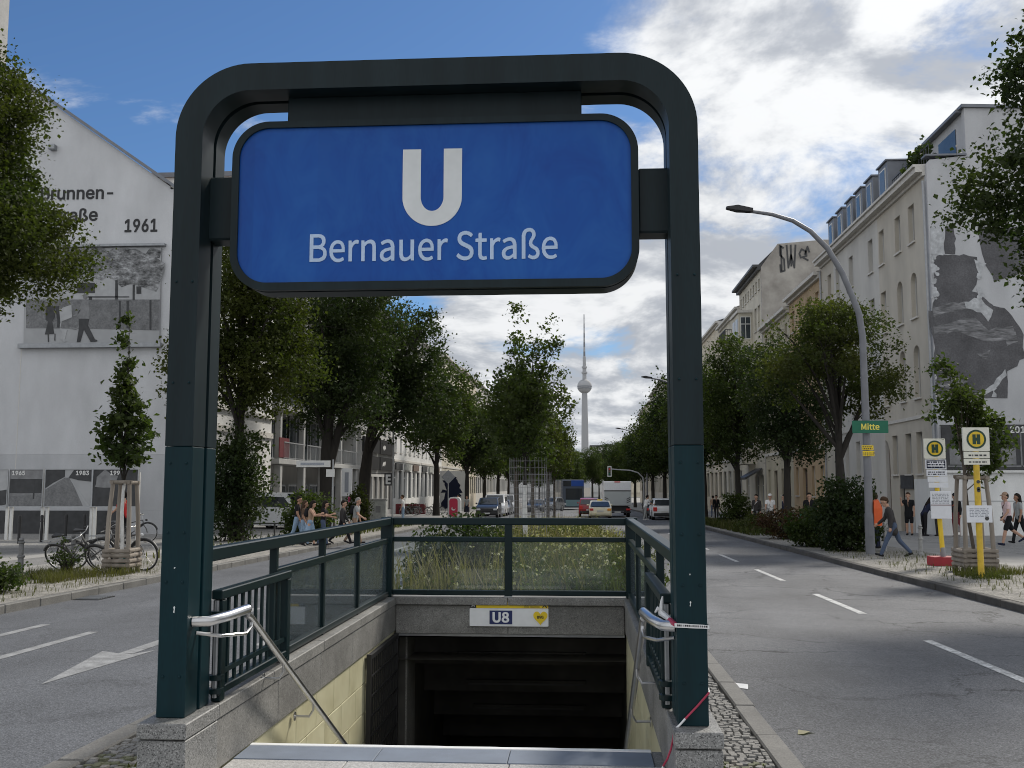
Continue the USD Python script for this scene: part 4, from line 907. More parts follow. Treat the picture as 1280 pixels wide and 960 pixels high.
ws += [dict(r=(a - .35, a + .35, 18.6, 19.5), bw=.07, grid=(1, 1)) for a in (1.2, 2.6, 4.0, 5.4, 6.8, 8.2, 9.6, 11)]
ws += [dict(r=(a - .8, a + .8, -.2, 2.6), bw=.09, name='shop_window') for a in (2.0, 4.5, 9.5)]
facade(D, WD, sbox(.352, -3, 12, 20.1), ws, 'plaster_cream')
D.part('gable_wall', Wall((15.5, 86), (1, 0), (0, -1)).prism(MB(), Polygon([(0, -3), (0, 20.3), (1.45, 22.3), (5.4, 22.6), (14, 22.4), (14, -3)]), 0, .35), 'gable_stained')
D.part('cornice', WD.box(WD.box(MB(), .1, 12, 20.1, 20.35, -.3, .4), .1, 12, 20.352, 20.55, -.7, .4), 'frame_dark')
D.part('roof', MB().hull(np.array([(15.3, 86.36, 20.56), (15.3, 98, 20.56), (17, 86.36, 22.2), (17, 98, 22.2), (29, 86.36, 22.4), (29, 98, 22.4), (29, 86.36, 20), (29, 98, 20)])), 'roof_dark')
by = D.part('bay', MB().box(14.3, 15.498, 91.0, 95.2, 3.6, 17.2, .02), 'plaster_cream'); D.part('bay_cornice', MB().box(14.15, 15.498, 90.85, 95.35, 17.202, 17.45), 'stucco_trim', parent=by)
for z0 in (5.0, 8.6, 12.2, 14.9):
    for (a, b, c, d_) in ((14.285, 14.299, 91.6, 92.9), (14.285, 14.299, 93.3, 94.6)):
        D.part('bay_window', MB().box(a, b, c, d_, z0, z0 + 1.9), 'window_glass', parent=by)
    D.part('bay_window', MB().box(14.5, 15.3, 90.985, 90.999, z0, z0 + 1.9), 'window_glass', parent=by); D.part('bay_window_frame', MB().box(14.43, 15.37, 90.989, 90.9985, z0 - .06, z0 + 1.96).box(14.87, 14.93, 90.975, 90.984, z0, z0 + 1.9).box(14.5, 15.3, 90.975, 90.984, z0 + 1.25, z0 + 1.31), 'window_white', parent=by)
gr = MB()
for ln in ([(17.45, 21.9), (17.12, 22.15), (17.14, 21.3), (17.45, 20.95), (17.48, 19.95), (17.15, 19.85), (17.12, 20.5)], [(17.7, 22.2), (17.8, 20.2), (18.05, 21.3), (18.3, 20.2), (18.45, 22.2)], [(18.05, 22.2), (18.05, 20.3)], [(18.9, 21.0), (18.75, 21.4), (18.95, 21.8), (19.3, 21.6), (19.35, 21.2), (19.0, 21.1), (19.5, 20.8)], [(19.2, 21.3), (19.45, 22.0), (19.6, 21.5)], [(17.22, 22.1), (17.24, 19.9)]):
    gr.prism(LineString(ln).buffer(.075, cap_style=2), 85.98, 85.998)
D.part('graffiti', gr, 'frame_dark', kind='stuff')
small_house('apartment_house', 'cream corner house with dark balconies beyond the graffiti house', 98.02, 112, 18.6, 'plaster_cream', floors=5, bay=2.8, seed=4, shop=True)
Eb = Thing('balcony', 'stacked dark iron balconies on the cream house beyond the graffiti house', 'balcony', (14.9, 102, 8))
for z in (5.2, 9.0, 12.6, 15.8):
    s_ = Eb.part('balcony_slab', MB().box(14.2, 15.49, 99.0, 103.5, z, z + .18), 'concrete'); rl_ = MB().bar((14.25, 99.05, z + 1.15), (14.25, 103.45, z + 1.15), .06)
    for y in np.arange(99.05, 103.5, .22): rl_.bar((14.25, y, z + .18), (14.25, y, z + 1.15), .035)
    rl_.bar((14.25, 99.05, z + 1.15), (15.49, 99.05, z + 1.15), .06)
    for x in np.arange(14.25, 15.5, .22): rl_.bar((x, 99.05, z + .18), (x, 99.05, z + 1.15), .035)
    Eb.part('railing_bars', rl_, 'frame_dark', parent=s_, kind='stuff')
aw = Thing('shop_awning', 'dark awning over a shop front on the right pavement', 'awning', (14.6, 88, 2.6)); aw.part('canvas', MB().hull(np.array([(15.45, 87.5, 3.2), (15.45, 91, 3.2), (14.0, 87.5, 2.4), (14.0, 91, 2.4), (14.0, 87.5, 2.2), (14.0, 91, 2.2), (15.45, 87.5, 3.1), (15.45, 91, 3.1)])), 'frame_dark')
y = 112.02
for i, (ln, h, m, lb) in enumerate(((22, 19.5, 'plaster_sand', 'sand coloured house block far along the right side'), (26, 20.5, 'plaster_grey', 'grey house block far along the right side'), (30, 19, 'plaster_cream', 'far cream house block on the right beyond the grey one'), (34, 21, 'plaster_beige', 'far beige house block on the right near the traffic lights'), (44, 20, 'plaster_sand', 'farthest house block on the right side of the street'))):
    small_house('apartment_house', lb, y, y + ln, h, m, floors=5, bay=3.4, simple=True, seed=10 + i, shop=True); y += ln + .02

# ---- the memorial gable house, left
L_ = Thing('memorial_house', 'white house with a big black and white street photograph and 1961 on its blind gable', 'building', (-18.3, 43.5, g(43)))
WL = Wall((-18.2, 43.5), (0, 1), (1, 0)); ws = []
for z0 in (6.3, 9.8, 12.4): ws += [dict(r=(a - .5, a + .5, z0, z0 + 1.9), bw=.08) for a in (2.0, 4.4, 6.8, 9.2, 11.6, 13.6)]
ws += [dict(r=(a - .5, a + .5, 1.4, 3.6), bw=.08) for a in (2.0, 4.4, 6.8, 9.2)]
facade(L_, WL, sbox(.352, -1.5, 14.9, 15.1), ws, 'plaster_white')
L_.part('string_course', WL.box(WL.box(MB(), .0, 14.9, 4.45, 4.75, -.12, -.002), 0, 14.9, 5.55, 5.72, -.16, -.002), 'stucco_trim')
for k in range(22): L_.part('quoin', WL.box(MB(), .02, .62 if k % 2 else .45, -.4 + .68 * k, -.4 + .68 * k + .64, -.04, -.003), 'plaster_white')
L_.part('cornice', WL.box(WL.box(MB(), 0, 14.9, 15.1, 15.3, -.18, .3), 0, 14.9, 15.302, 15.5, -.42, .3), 'stucco_trim')
Wg = Wall((-18.2, 43.5), (-1, 0), (0, -1))
gb = Polygon([(0.06, -1.5), (.06, 15.05), (9.0, 21.35), (18, 15.05), (18, -1.5)])
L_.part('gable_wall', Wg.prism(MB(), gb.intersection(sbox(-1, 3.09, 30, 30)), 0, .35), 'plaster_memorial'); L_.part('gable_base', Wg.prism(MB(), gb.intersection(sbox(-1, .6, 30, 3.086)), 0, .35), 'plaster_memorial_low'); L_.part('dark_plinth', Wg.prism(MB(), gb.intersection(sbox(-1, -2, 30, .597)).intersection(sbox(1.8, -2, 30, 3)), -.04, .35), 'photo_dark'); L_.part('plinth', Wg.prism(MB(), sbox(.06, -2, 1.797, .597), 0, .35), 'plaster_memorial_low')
L_.part('wall_joint', Wg.prism(MB(), sbox(6.93, .6, 6.96, 8.0), -.004, -.0005), 'stucco_trim')
L_.part('verge', Wg.prism(MB(), Polygon([(-.35, 14.82), (-.35, 14.98), (9.0, 21.52), (18.3, 15.0), (18.3, 14.85), (9.0, 21.36)]), -.14, .5), 'zinc')
L_.part('roof', MB().hull(np.array([(-17.9, 43.9, 14.9), (-17.9, 58.4, 14.9), (-27.2, 43.9, 20.9), (-27.2, 58.4, 20.9), (-36.2, 43.9, 14.6), (-36.2, 58.4, 14.6)])), 'roof_tile')
L_.part('gutter', MB().tube([(-17.75, 43.6, 15.0), (-17.75, 58.4, 15.0)], .09, 8).tube([(-17.75, 43.62, 15.0), (-18.0, 43.62, 14.6), (-18.08, 43.62, 14.0)], .05, 6), 'zinc')
L_.part('chimney', MB().box(-33, -29.9, 45.5, 49, 17, 27.5, .02), 'concrete')
L_.part('wall_lamp', MB().box(-24.2, -23.9, 43.2, 43.49, 17.0, 17.25, .02), 'steel_dull')
XZ = lambda pts: Polygon(pts)
ph = L_.part('photo_panel', MB().prism(XZ([(-25.16, 12.43), (-18.79, 12.36), (-18.72, 8.05), (-25.0, 8.05)]), 43.40, 43.498), 'photo_ground')
def pht(name, m, *polys, lift=1, amp=0.0):
    mb = MB()
    for i, p in enumerate(polys): mb.prism(rough_edge(p, 77 + i, amp) if amp else Polygon(p), 43.40 - .003 * lift - .001, 43.3995)
    L_.part(name, mb, m, parent=ph, kind='stuff' if len(polys) > 1 else None)
pht('photo_tree', 'photo_tree', [(-25.1, 12.39), (-18.82, 12.33), (-18.80, 10.57), (-19.31, 10.5), (-20.08, 10.75), (-20.59, 10.6), (-20.98, 10.94), (-21.74, 10.86), (-22.39, 11.06), (-25.1, 10.9)], lift=3, amp=.10)
pht('photo_house', 'photo_pale', [(-21.74, 11.0), (-20.85, 11.0), (-20.82, 10.16), (-21.71, 10.17)], [(-20.71, 10.7), (-18.8, 10.7), (-18.78, 10.0), (-20.69, 10.0)], [(-23.2, 11), (-21.75, 11), (-21.75, 10), (-23.2, 10)], lift=1)
pht('photo_wall', 'photo_wall', [(-24.98, 10.08), (-18.76, 10.0), (-18.74, 8.6), (-21.65, 8.7), (-24.92, 8.77)], lift=2)
pht('photo_shadows', 'photo_dark', [(-22.1, 10.19), (-20.18, 10.16), (-20.18, 10.11), (-22.1, 10.13)], [(-20.86, 10.91), (-20.74, 10.91), (-20.7, 10.03), (-20.83, 10.03)], [(-19.87, 10.61), (-19.64, 10.61), (-19.63, 10.27), (-19.85, 10.27)], [(-20.04, 10.68), (-19.94, 10.68), (-19.92, 10.0), (-20.02, 10.0)], [(-22.64, 10.81), (-21.8, 10.8), (-21.78, 10.33), (-22.62, 10.34)], [(-22.05, 10.16), (-21.9, 10.16), (-21.9, 10.02), (-22.05, 10.02)], lift=4)
pht('photo_posts', 'photo_dark', [(-20.65, 9.97), (-20.56, 9.96), (-20.51, 8.72), (-20.6, 8.72)], [(-20.3, 9.96), (-20.18, 9.96), (-20.13, 8.71), (-20.25, 8.71)], [(-19.24, 9.98), (-19.15, 9.98), (-19.1, 8.63), (-19.19, 8.63)], lift=4)
pht('photo_walkers', 'photo_mid', [(-22.34, 9.99), (-22.19, 10.08), (-22.05, 9.92), (-21.97, 9.36), (-21.99, 9.16), (-22.47, 9.17), (-22.57, 9.29), (-22.46, 9.61)], [(-22.34, 10.21), (-22.28, 10.31), (-22.13, 10.27), (-22.11, 10.11), (-22.19, 10.05), (-22.3, 10.08)], [(-22.57, 9.3), (-22.76, 9.29), (-22.39, 9.61)], [(-22.9, 8.8), (-22.54, 8.74), (-22.43, 8.92), (-22.36, 8.8), (-22.61, 8.66), (-22.86, 8.74)], lift=5)
pht('photo_trousers', 'photo_dark', [(-22.47, 9.17), (-21.99, 9.16), (-22.04, 8.86), (-21.69, 8.23), (-21.58, 8.19), (-21.6, 8.12), (-21.88, 8.11), (-22.22, 8.67), (-22.36, 8.11), (-22.52, 8.11), (-22.45, 8.74)], [(-24.03, 9.76), (-23.61, 9.75), (-23.59, 9.25), (-23.71, 9.06), (-23.59, 8.5), (-24.02, 8.47), (-23.9, 9.06), (-24.02, 9.13)], [(-23.6, 9.75), (-23.42, 9.75), (-23.32, 9.0), (-23.38, 8.78), (-23.47, 8.78), (-23.47, 9.12)], [(-23.89, 8.47), (-23.84, 8.47), (-23.81, 8.13), (-23.86, 8.13)], [(-23.57, 8.5), (-23.53, 8.5), (-23.52, 8.18), (-23.57, 8.19)], lift=6)
pht('photo_child', 'photo_pale', [(-23.42, 9.62), (-22.85, 9.81), (-22.79, 9.24), (-23.26, 9.06), (-23.31, 8.75), (-22.99, 8.65), (-23.09, 8.18), (-22.96, 8.15), (-23.12, 8.12), (-23.29, 8.28), (-23.21, 8.56), (-23.31, 8.67)], lift=5)
L_.part('photo_ledge', MB().box(-25.2, -18.62, 43.25, 43.498, 7.84, 8.045, .01), 'steel_dull'); L_.part('photo_ledge', MB().box(-25.2, -18.6, 43.28, 43.498, 12.44, 12.56, .01), 'steel_dull')
for tx_, xr, z, hh in (('Brunnen-', -21.17, 14.72, .56), ('straße', -21.85, 13.70, .56)):
    t = lettering(tx_, hh, INTER, 3); bb = t.bounds; L_.part('lettering', MB().prism(affinity.translate(t, xr - bb[2], z), 43.485, 43.4995), 'black_paint')
text_on(L_, '1961', -20.57, 43.4995, 13.15, .56, 'black_paint', font=INTER, bold=4, width=1.53, d=.012)

# ---- the modern grey building, the black shop, the white shops
mo = Thing('modern_building', 'grey concrete building with glazed balconies and round-edged columns behind the dark trees', 'building', (-18.5, 59, g(70)))
mo.part('side_wall', MB().box(-32, -18.5, 59.0, 59.35, -1.5, 20.6), 'plaster_grey')
for k in range(24): mo.part('cladding_board', MB().box(-32, -18.48, 58.975, 58.998, 1.0 + .82 * k, 1.78 + .82 * k), 'plaster_grey')
mo.part('parapet', MB().box(-32.1, -18.3, 58.9, 84, 20.602, 20.9), 'zinc')
for k, z in enumerate((3.0, 6.3, 9.6, 12.9, 16.2, 19.5)): mo.part('floor_slab', MB().box(-31.9, -18.0, 59.36, 84, z, z + .32, .02), 'concrete')
for y in (60.2, 65.4, 70.6, 75.8, 81.0):
    mo.part('column', MB().box(-18.55, -18.1, y - .25, y + .25, -1.5, 2.998, .04), 'concrete')
    for z in (3.32, 6.62, 9.92, 13.22, 16.52): mo.part('column', MB().box(-18.5, -18.15, y - .2, y + .2, z, z + 2.978, .03), 'concrete')
for z in (-1.2, 3.32, 6.62, 9.92, 13.22, 16.52):
    for y in (60.5, 65.7, 70.9, 76.1):
        w = mo.part('window', MB().box(-19.3, -19.24, y, y + 4.6, z, z + .12).box(-19.3, -19.24, y, y + 4.6, z + 2.85, z + 2.97).box(-19.3, -19.24, y, y + .1, z + .12, z + 2.85).box(-19.3, -19.24, y + 4.5, y + 4.6, z + .12, z + 2.85).box(-19.3, -19.24, y + 1.5, y + 1.6, z + .12, z + 2.85).box(-19.3, -19.24, y + 3.0, y + 3.1, z + .12, z + 2.85), 'galvanised')
        mo.part('pane', MB().box(-19.29, -19.27, y + .1, y + 4.5, z + .12, z + 2.85), 'window_glass', parent=w)
        if z > 0 and z < 9:
            mo.part('curtain', MB().box(-19.6, -19.55, y + 3.1, y + 4.4, z + .12, z + 2.8), 'window_blind', parent=w)
            rl_ = mo.part('balustrade', MB().box(-18.06, -18.02, y, y + 4.7, z + 1.0, z + 1.06).box(-18.06, -18.02, y, y + 4.7, z + .05, z + .09), 'galvanised'); rb_ = MB()
            for a in np.arange(y, y + 4.7, .24): rb_.box(-18.05, -18.03, a - .012, a + .012, z + .09, z + 1.0)
            mo.part('baluster_row', rb_, 'galvanised', parent=rl_, kind='stuff')
mo.part('back_core', MB().box(-31.8, -20.2, 59.4, 83.9, -1.5, 20.5), 'plaster_grey')
mo.part('dark_panel', MB().box(-18.1, -18.05, 59.6, 61.6, 3.4, 4.6), 'cloth_maroon')
bsn = Thing('banner', 'magenta vertical banner in front of the grey modern building', 'banner', (-17.9, 77.5, -.4)); bsn.part('cloth', MB().box(-17.95, -17.9, 77.2, 78.0, .45, 2.35), 'magenta'); bsn.part('pole', MB().tube([(-17.92, 77.1, -.9), (-17.92, 77.1, 2.5)], .03, 6), 'steel_dull')
vs = Thing('blade_sign', 'narrow white vertical sign beside the magenta banner', 'sign', (-18, 75.4, 1.6)); vs.part('panel', MB().box(-18.0, -17.2, 75.3, 75.36, .9, 3.0), 'white_enamel'); vs.part('print', MB().box(-17.75, -17.45, 75.294, 75.2995, 1.2, 2.7), 'print_grey')
bsp = Thing('shop_building', 'building with black sign boards over pale curtained shop windows behind the second dark tree', 'building', (-18.5, 84.5, g(90)))
WS = Wall((-18.5, 84.3), (0, 1), (1, 0))
facade(bsp, WS, sbox(0, -2, 14.5, 17.5), [dict(r=(.6 + 2.3 * k, 2.5 + 2.3 * k, -.6, 2.5), name='shop_window', bw=.1, grid=(2, 1), pane='window_blind', frame='frame_dark', sill=False) for k in range(6)] + [dict(r=(1 + 2.2 * k, 2.2 + 2.2 * k, z, z + 1.9), bw=.08) for k in range(6) for z in (6.5, 10, 13.5)], 'plaster_grey')
for a, b, z0, z1 in ((0.3, 6.8, 3.1, 4.3), (7.2, 14.2, 3.1, 4.3), (0.3, 6.8, 4.6, 5.9), (7.2, 14.2, 4.6, 5.9)):
    bo = bsp.part('black_board', WS.box(MB(), a, b, z0, z1, -.22, -.02), 'black_paint')
    bsp.part('white_emblem', WS.prism(MB(), rough_edge([(a + 1, z0 + .4), (a + 2.6, z0 + .55), (a + 2.4, z0 + .8), (a + 1.2, z0 + .7)], int(a * 7 + z0), .06), -.226, -.2205), 'window_white', parent=bo)
bsp.part('end_wall', MB().box(-31, -18.86, 84.3, 84.65, -2, 17.5), 'plaster_grey'); bsp.part('roof', MB().box(-31, -18.2, 84.2, 98.9, 17.502, 17.8), 'roof_dark')
es = Thing('hanging_sign', 'small black sign with a white E beside the black sign boards', 'sign', (-16.3, 84, 2)); es.part('panel', MB().box(-16.45, -15.75, 84, 84.1, 1.7, 2.75, .02), 'black_paint'); es.part('arm', MB().bar((-18.5, 84.05, 2.7), (-16.2, 84.05, 2.7), .05), 'black_paint')
es.part('letter', MB().prism(sbox(-16.32, 1.82, -15.9, 2.62).difference(sbox(-16.14, 1.98, -15.8, 2.14)).difference(sbox(-16.14, 2.30, -15.8, 2.46)), 83.99, 83.9995), 'window_white')
y = 98.92
for i, (ln, h, m, lb, sh) in enumerate(((17, 16.5, 'plaster_white', 'sunlit white house with dark shop windows and small signs', True), (18, 18, 'plaster_white', 'second white house with shop fronts further along the left side', True), (20, 19, 'plaster_cream', 'cream house far along the left side beside the blue-painted one', True), (24, 19.5, 'plaster_sand', 'sand coloured house far along the left side', True), (34, 20, 'plaster_pale', 'pale house block far along the left side', True), (50, 20, 'plaster_grey', 'farthest grey house block on the left side', True))):
    T, W = small_house('shop_house' if i < 2 else 'apartment_house', lb, y, y + ln, h, m, x=-18.5, side=-1, floors=5, bay=2.8 if i < 2 else 3.4, simple=i > 1, seed=30 + i, shop=sh)
    if i < 2:
        for k in range(3): sgn_ = T.part('shop_sign', W.box(MB(), 1.0 + 5.3 * k, 4.6 + 5.3 * k, 3.3, 3.95, -.16, -.01), ('photo_dark', 'cabinet_grey', 'brick_dark')[k])
    y += ln + .02
mp = Thing('painted_wall', 'wall with a blue and white street painting far along the left pavement', 'wall', (-16, 131, -1.4)); mp.part('panel', MB().box(-18.3, -14.6, 131, 131.3, -1.6, 3.6), 'window_white'); mp.part('paint', MB().prism(rough_edge([(-17.9, -.8), (-16.3, -1), (-15.5, 1.5), (-16.5, 3.0), (-17.8, 2.2)], 5, .2), 130.98, 130.999), 'cloth_navy')
# closing buildings at the end of the street
for i, (x0, x1, y0, h, m) in enumerate(((-30, -6, 380, 17, 'plaster_grey'), (4, 16, 400, 17, 'plaster_white'), (17, 50, 390, 20, 'plaster_sand'))):
    T = Thing('distant_building', ('far grey building closing the left of the street', 'far white building showing between the trees right of the tower', 'far sand coloured building behind the right tree row')[i], 'building', (x0, y0, -2.7))
    W = Wall((x0, y0), (1, 0), (0, -1)); facade(T, W, sbox(0, -1, x1 - x0, h), [dict(r=(a, a + 1.8, z, z + 1.8), name='window') for a in np.arange(1.5, x1 - x0 - 2, 3.6) for z in (3, 6.5, 10, 13.5)], m, simple=True); T.part('body', MB().box(x0, x1, y0 + .36, y0 + 14, -3, h), m); T.part('roof', MB().box(x0 - .4, x1 + .4, y0 - .4, y0 + 14.4, h + .002, h + .6), 'roof_dark')

# ---- the television tower
tv = Thing('television_tower', 'distant grey television tower with a round sphere and striped antenna', 'tower', (9.8, 2240, g(2240)))
z0 = g(2240)
tv.part('shaft', MB().lathe([(16, z0), (11, z0 + 12), (9, z0 + 30), (8.2, 60), (7.6, 120), (6.2, 200), (5.6, 215)], 24, (9.8, 2240, 0)), 'concrete_tower', smooth=40)
sp = [(16.2 * math.cos(t), 221.5 + 16.2 * math.sin(t)) for t in np.linspace(-PI / 2 + .1, PI / 2 - .1, 16)]
s_ = tv.part('sphere', MB().lathe([(0.5, 205.3)] + sp + [(.5, 237.7)], 28, (9.8, 2240, 0)), 'concrete_tower', smooth=25)
for z in (217.0, 221.0): tv.part('window_band', MB().lathe([(math.sqrt(16.4 ** 2 - (z - 221.5) ** 2), z - .9), (math.sqrt(16.4 ** 2 - (z - 221.5) ** 2), z + .9)], 28, (9.8, 2240, 0)), 'zinc', parent=s_)
tv.part('antenna_base', MB().lathe([(4.5, 236), (4.5, 250), (6.4, 250.5), (6.4, 254), (4.2, 254.5), (4.2, 262), (5.8, 262.5), (5.8, 266), (3.6, 267), (3.4, 288), (2.6, 289)], 18, (9.8, 2240, 0)), 'concrete_tower', smooth=30)
zz = np.linspace(289, 384, 10)
for i, (a, b) in enumerate(zip(zz, zz[1:])): r0, r1 = np.interp([a, b], [289, 384], [2.4, .9]); tv.part('antenna_section', MB().lathe([(r0, a), (r1, b)], 10, (9.8, 2240, 0)), 'concrete_tower' if i % 2 else 'zinc')

# ---------------------------------------------------------------- trees and plants
def leaves(rs, centers, sig, n_per, size, flat=0.75, droop=0.25):
    """Leaf blades scattered round clump centres: each two triangles, folded along the midrib."""
    c = np.repeat(centers, n_per, 0); n = len(c)
    s_ = np.repeat(np.broadcast_to(sig, (len(centers),)), n_per)[:, None]
    p = c + rs.normal(0, 1, (n, 3)) * s_ * [1, 1, flat]
    nr = rs.normal(0, 1, (n, 3)); nr[:, 2] = np.abs(nr[:, 2]) + 0.35; nr /= np.linalg.norm(nr, axis=1, keepdims=True)
    a = np.cross(nr, rs.normal(0, 1, (n, 3))); a /= np.linalg.norm(a, axis=1, keepdims=True) + 1e-9; a[:, 2] -= droop; b = np.cross(nr, a)
    L = (size * rs.uniform(0.6, 1.25, n))[:, None]
    v = np.stack([p - a * L * .5, p + b * L * .36 + nr * L * .1 - a * L * .05, p + a * L * .55, p - b * L * .36 + nr * L * .1 - a * L * .05], 1).reshape(-1, 3)
    i = np.arange(n)[:, None] * 4
    return v, np.vstack([i + [0, 1, 2], i + [0, 2, 3]])

def clumps(rs, blobs, n, gap=0.42, freq=0.8):
    """Clump centres through the crown: more near its outside, none where the noise leaves a gap."""
    bl = np.array(blobs, float); w = bl[:, 3] * bl[:, 4] * bl[:, 5]; k = rs.choice(len(bl), n * 3, p=w / w.sum())
    d = rs.normal(0, 1, (n * 3, 3)); d /= np.linalg.norm(d, axis=1, keepdims=True); r = rs.uniform(0, 1, n * 3) ** (1 / 2.4)
    bump_ = 0.80 + 0.42 * meshkit.fbm(d * 2.1 + k[:, None] * 7.3 + rs.uniform(0, 50), 3)
    p = bl[k, :3] + d * r[:, None] * bl[k, 3:] * bump_[:, None]
    keep = meshkit.fbm(p * freq + rs.uniform(0, 99), 3) > gap
    return p[keep][:n]

def tree(name, label, x, y, trunk_h, trunk_r, blobs, n_clump, per, leaf, leaf_m, bark_m='bark', seed=0, group=None, sig=0.28, gap=0.42, limbs=13, limed=False, top_z=None, lean=(0, 0), twigs=True, fork=None, freq=0.8, flat=0.75):
    rs = np.random.RandomState(seed); z0 = g(y) - 0.05
    T = Thing(name, label, 'tree', (x, y, z0), group=group)
    cs = clumps(rs, blobs, n_clump, gap, freq)
    top = max(b[2] + b[5] * .55 for b in blobs); tz = z0 + trunk_h
    tk = MB(); pts = []; tw = min(.45, .17 * max(b[3] for b in blobs)); top = top_z or top
    cx = np.mean([b[0] for b in blobs]); cy = np.mean([b[1] for b in blobs])
    for t in np.linspace(0, 1, 9):
        z = z0 + (top - z0) * t; f = max(0, (z - tz) / max(top - tz, .1))
        pts.append((x + lean[0] * t + (cx - x) * f * .6 + rs.normal(0, .02) * (t > .1), y + lean[1] * t + (cy - y) * f * .6 + rs.normal(0, .02) * (t > .1), z))
    rad = [trunk_r * (1.35 if t == 0 else 1.0 if t < .3 else max(.12, 1.15 - t)) for t in np.linspace(0, 1, 9)]
    tk.tube(pts, rad, 9)
    if limed: T.part('limewash', MB().tube([(q[0], q[1], q[2]) for q in pts[:4]], [r_ * 1.12 for r_ in rad[:4]], 9), 'bark_limed', smooth=60)
    T.part('trunk', tk, bark_m, smooth=60)
    pts = np.array(pts); lm = MB()
    for k in rs.choice(len(cs), min(limbs, len(cs)), replace=False):
        e = cs[k]; zs = np.clip(z0 + trunk_h * .92 + (e[2] - tz) * rs.uniform(.15, .5), z0 + trunk_h * .85, top * .97)
        s_ = np.array([np.interp(zs, pts[:, 2], pts[:, i]) for i in (0, 1)] + [zs]); r0 = trunk_r * rs.uniform(.28, .5)
        m1 = s_ + (e - s_) * .35 + [0, 0, .12 * np.linalg.norm(e - s_)]; m2 = s_ + (e - s_) * .7 + [0, 0, .1 * np.linalg.norm(e - s_)]
        lm.tube([s_, m1, m2, e], [r0, r0 * .7, r0 * .4, r0 * .12], 5, cap=False)
        if twigs:
            for _ in range(3):
                o = m2 + (e - m2) * rs.uniform(0, .8); lm.tube([o, o + rs.normal(0, tw, 3)], [r0 * .2, r0 * .05], 4, cap=False)
    if fork:
        for f in fork: lm.tube(f[0], f[1], 8)
    T.part('limbs', lm, bark_m, smooth=60)
    T.part('crown', leaves(rs, cs, rs.uniform(.6, 1.3, len(cs)) * sig, per, leaf, flat), leaf_m)
    return T

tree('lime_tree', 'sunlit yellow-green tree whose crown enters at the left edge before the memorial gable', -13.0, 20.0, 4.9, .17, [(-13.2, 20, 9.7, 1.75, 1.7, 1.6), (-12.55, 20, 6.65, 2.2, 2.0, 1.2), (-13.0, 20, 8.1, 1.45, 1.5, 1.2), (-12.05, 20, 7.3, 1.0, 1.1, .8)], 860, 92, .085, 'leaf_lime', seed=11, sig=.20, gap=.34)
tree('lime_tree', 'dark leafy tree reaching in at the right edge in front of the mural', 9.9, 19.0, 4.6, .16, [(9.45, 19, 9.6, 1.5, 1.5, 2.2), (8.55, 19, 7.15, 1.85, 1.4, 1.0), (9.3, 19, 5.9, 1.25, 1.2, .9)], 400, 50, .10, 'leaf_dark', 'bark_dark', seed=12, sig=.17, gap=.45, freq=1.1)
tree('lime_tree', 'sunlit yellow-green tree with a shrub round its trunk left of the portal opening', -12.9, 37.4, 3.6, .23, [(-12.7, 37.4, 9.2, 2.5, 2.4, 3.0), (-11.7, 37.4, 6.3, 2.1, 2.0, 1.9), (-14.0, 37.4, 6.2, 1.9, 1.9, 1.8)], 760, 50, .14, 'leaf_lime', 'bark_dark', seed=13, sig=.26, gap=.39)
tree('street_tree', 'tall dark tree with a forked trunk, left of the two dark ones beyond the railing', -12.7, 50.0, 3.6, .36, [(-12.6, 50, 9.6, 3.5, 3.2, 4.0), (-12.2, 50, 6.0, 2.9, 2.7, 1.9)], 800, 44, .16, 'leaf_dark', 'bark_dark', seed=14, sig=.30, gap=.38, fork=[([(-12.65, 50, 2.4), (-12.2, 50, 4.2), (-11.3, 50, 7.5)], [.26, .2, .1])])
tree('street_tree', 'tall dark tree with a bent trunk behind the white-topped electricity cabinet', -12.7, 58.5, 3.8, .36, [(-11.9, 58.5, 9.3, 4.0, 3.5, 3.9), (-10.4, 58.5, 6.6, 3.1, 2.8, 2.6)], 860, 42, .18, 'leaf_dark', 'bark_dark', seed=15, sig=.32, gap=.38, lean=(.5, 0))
# the cage tree in the planted median
tree('median_tree', 'slender ragged young tree growing out of the wire cage in the median', -1.38, 25.0, 2.5, .055, [(-1.35, 25, 3.5, 1.12, 1.0, 1.25), (-1.35, 25, 4.9, .62, .6, 1.1), (-1.62, 25, 5.9, .22, .22, .75), (-.72, 25, 5.3, .25, .22, .6), (-.42, 25, 4.5, .28, .25, .35), (-.35, 25, 3.7, .25, .25, .3)], 330, 30, .085, 'leaf_green', 'bark_dark', seed=16, sig=.11, gap=.43, limbs=30, limed=True, top_z=5.0, freq=1.6)
for i, (x, y, h, r, m, s_) in enumerate(((-2.3, 36, 6.2, 1.0, 'leaf_green', 1), (-2.3, 48, 6.4, 1.3, 'leaf_fresh', 2), (-2.0, 61, 6.8, 1.6, 'leaf_fresh', 3), (-2.0, 76, 6.8, 1.8, 'leaf_fresh', 4))):
    tree('median_tree', ('leafy young tree in the median just behind the caged tree', 'second young tree in the median behind the cages', 'bright green tree in the median left of the tower foot', 'last bright tree at the far end of the median')[i], x, y, 2.2, .09, [(x, y, 2.6 + (h - 3.0) * .42, r, r, (h - 2.4) * .42), (x + .1, y, h - 1.6, r * .5, r * .5, 1.4)], 230, 34, .14, m, seed=30 + s_, sig=.21, gap=.43)
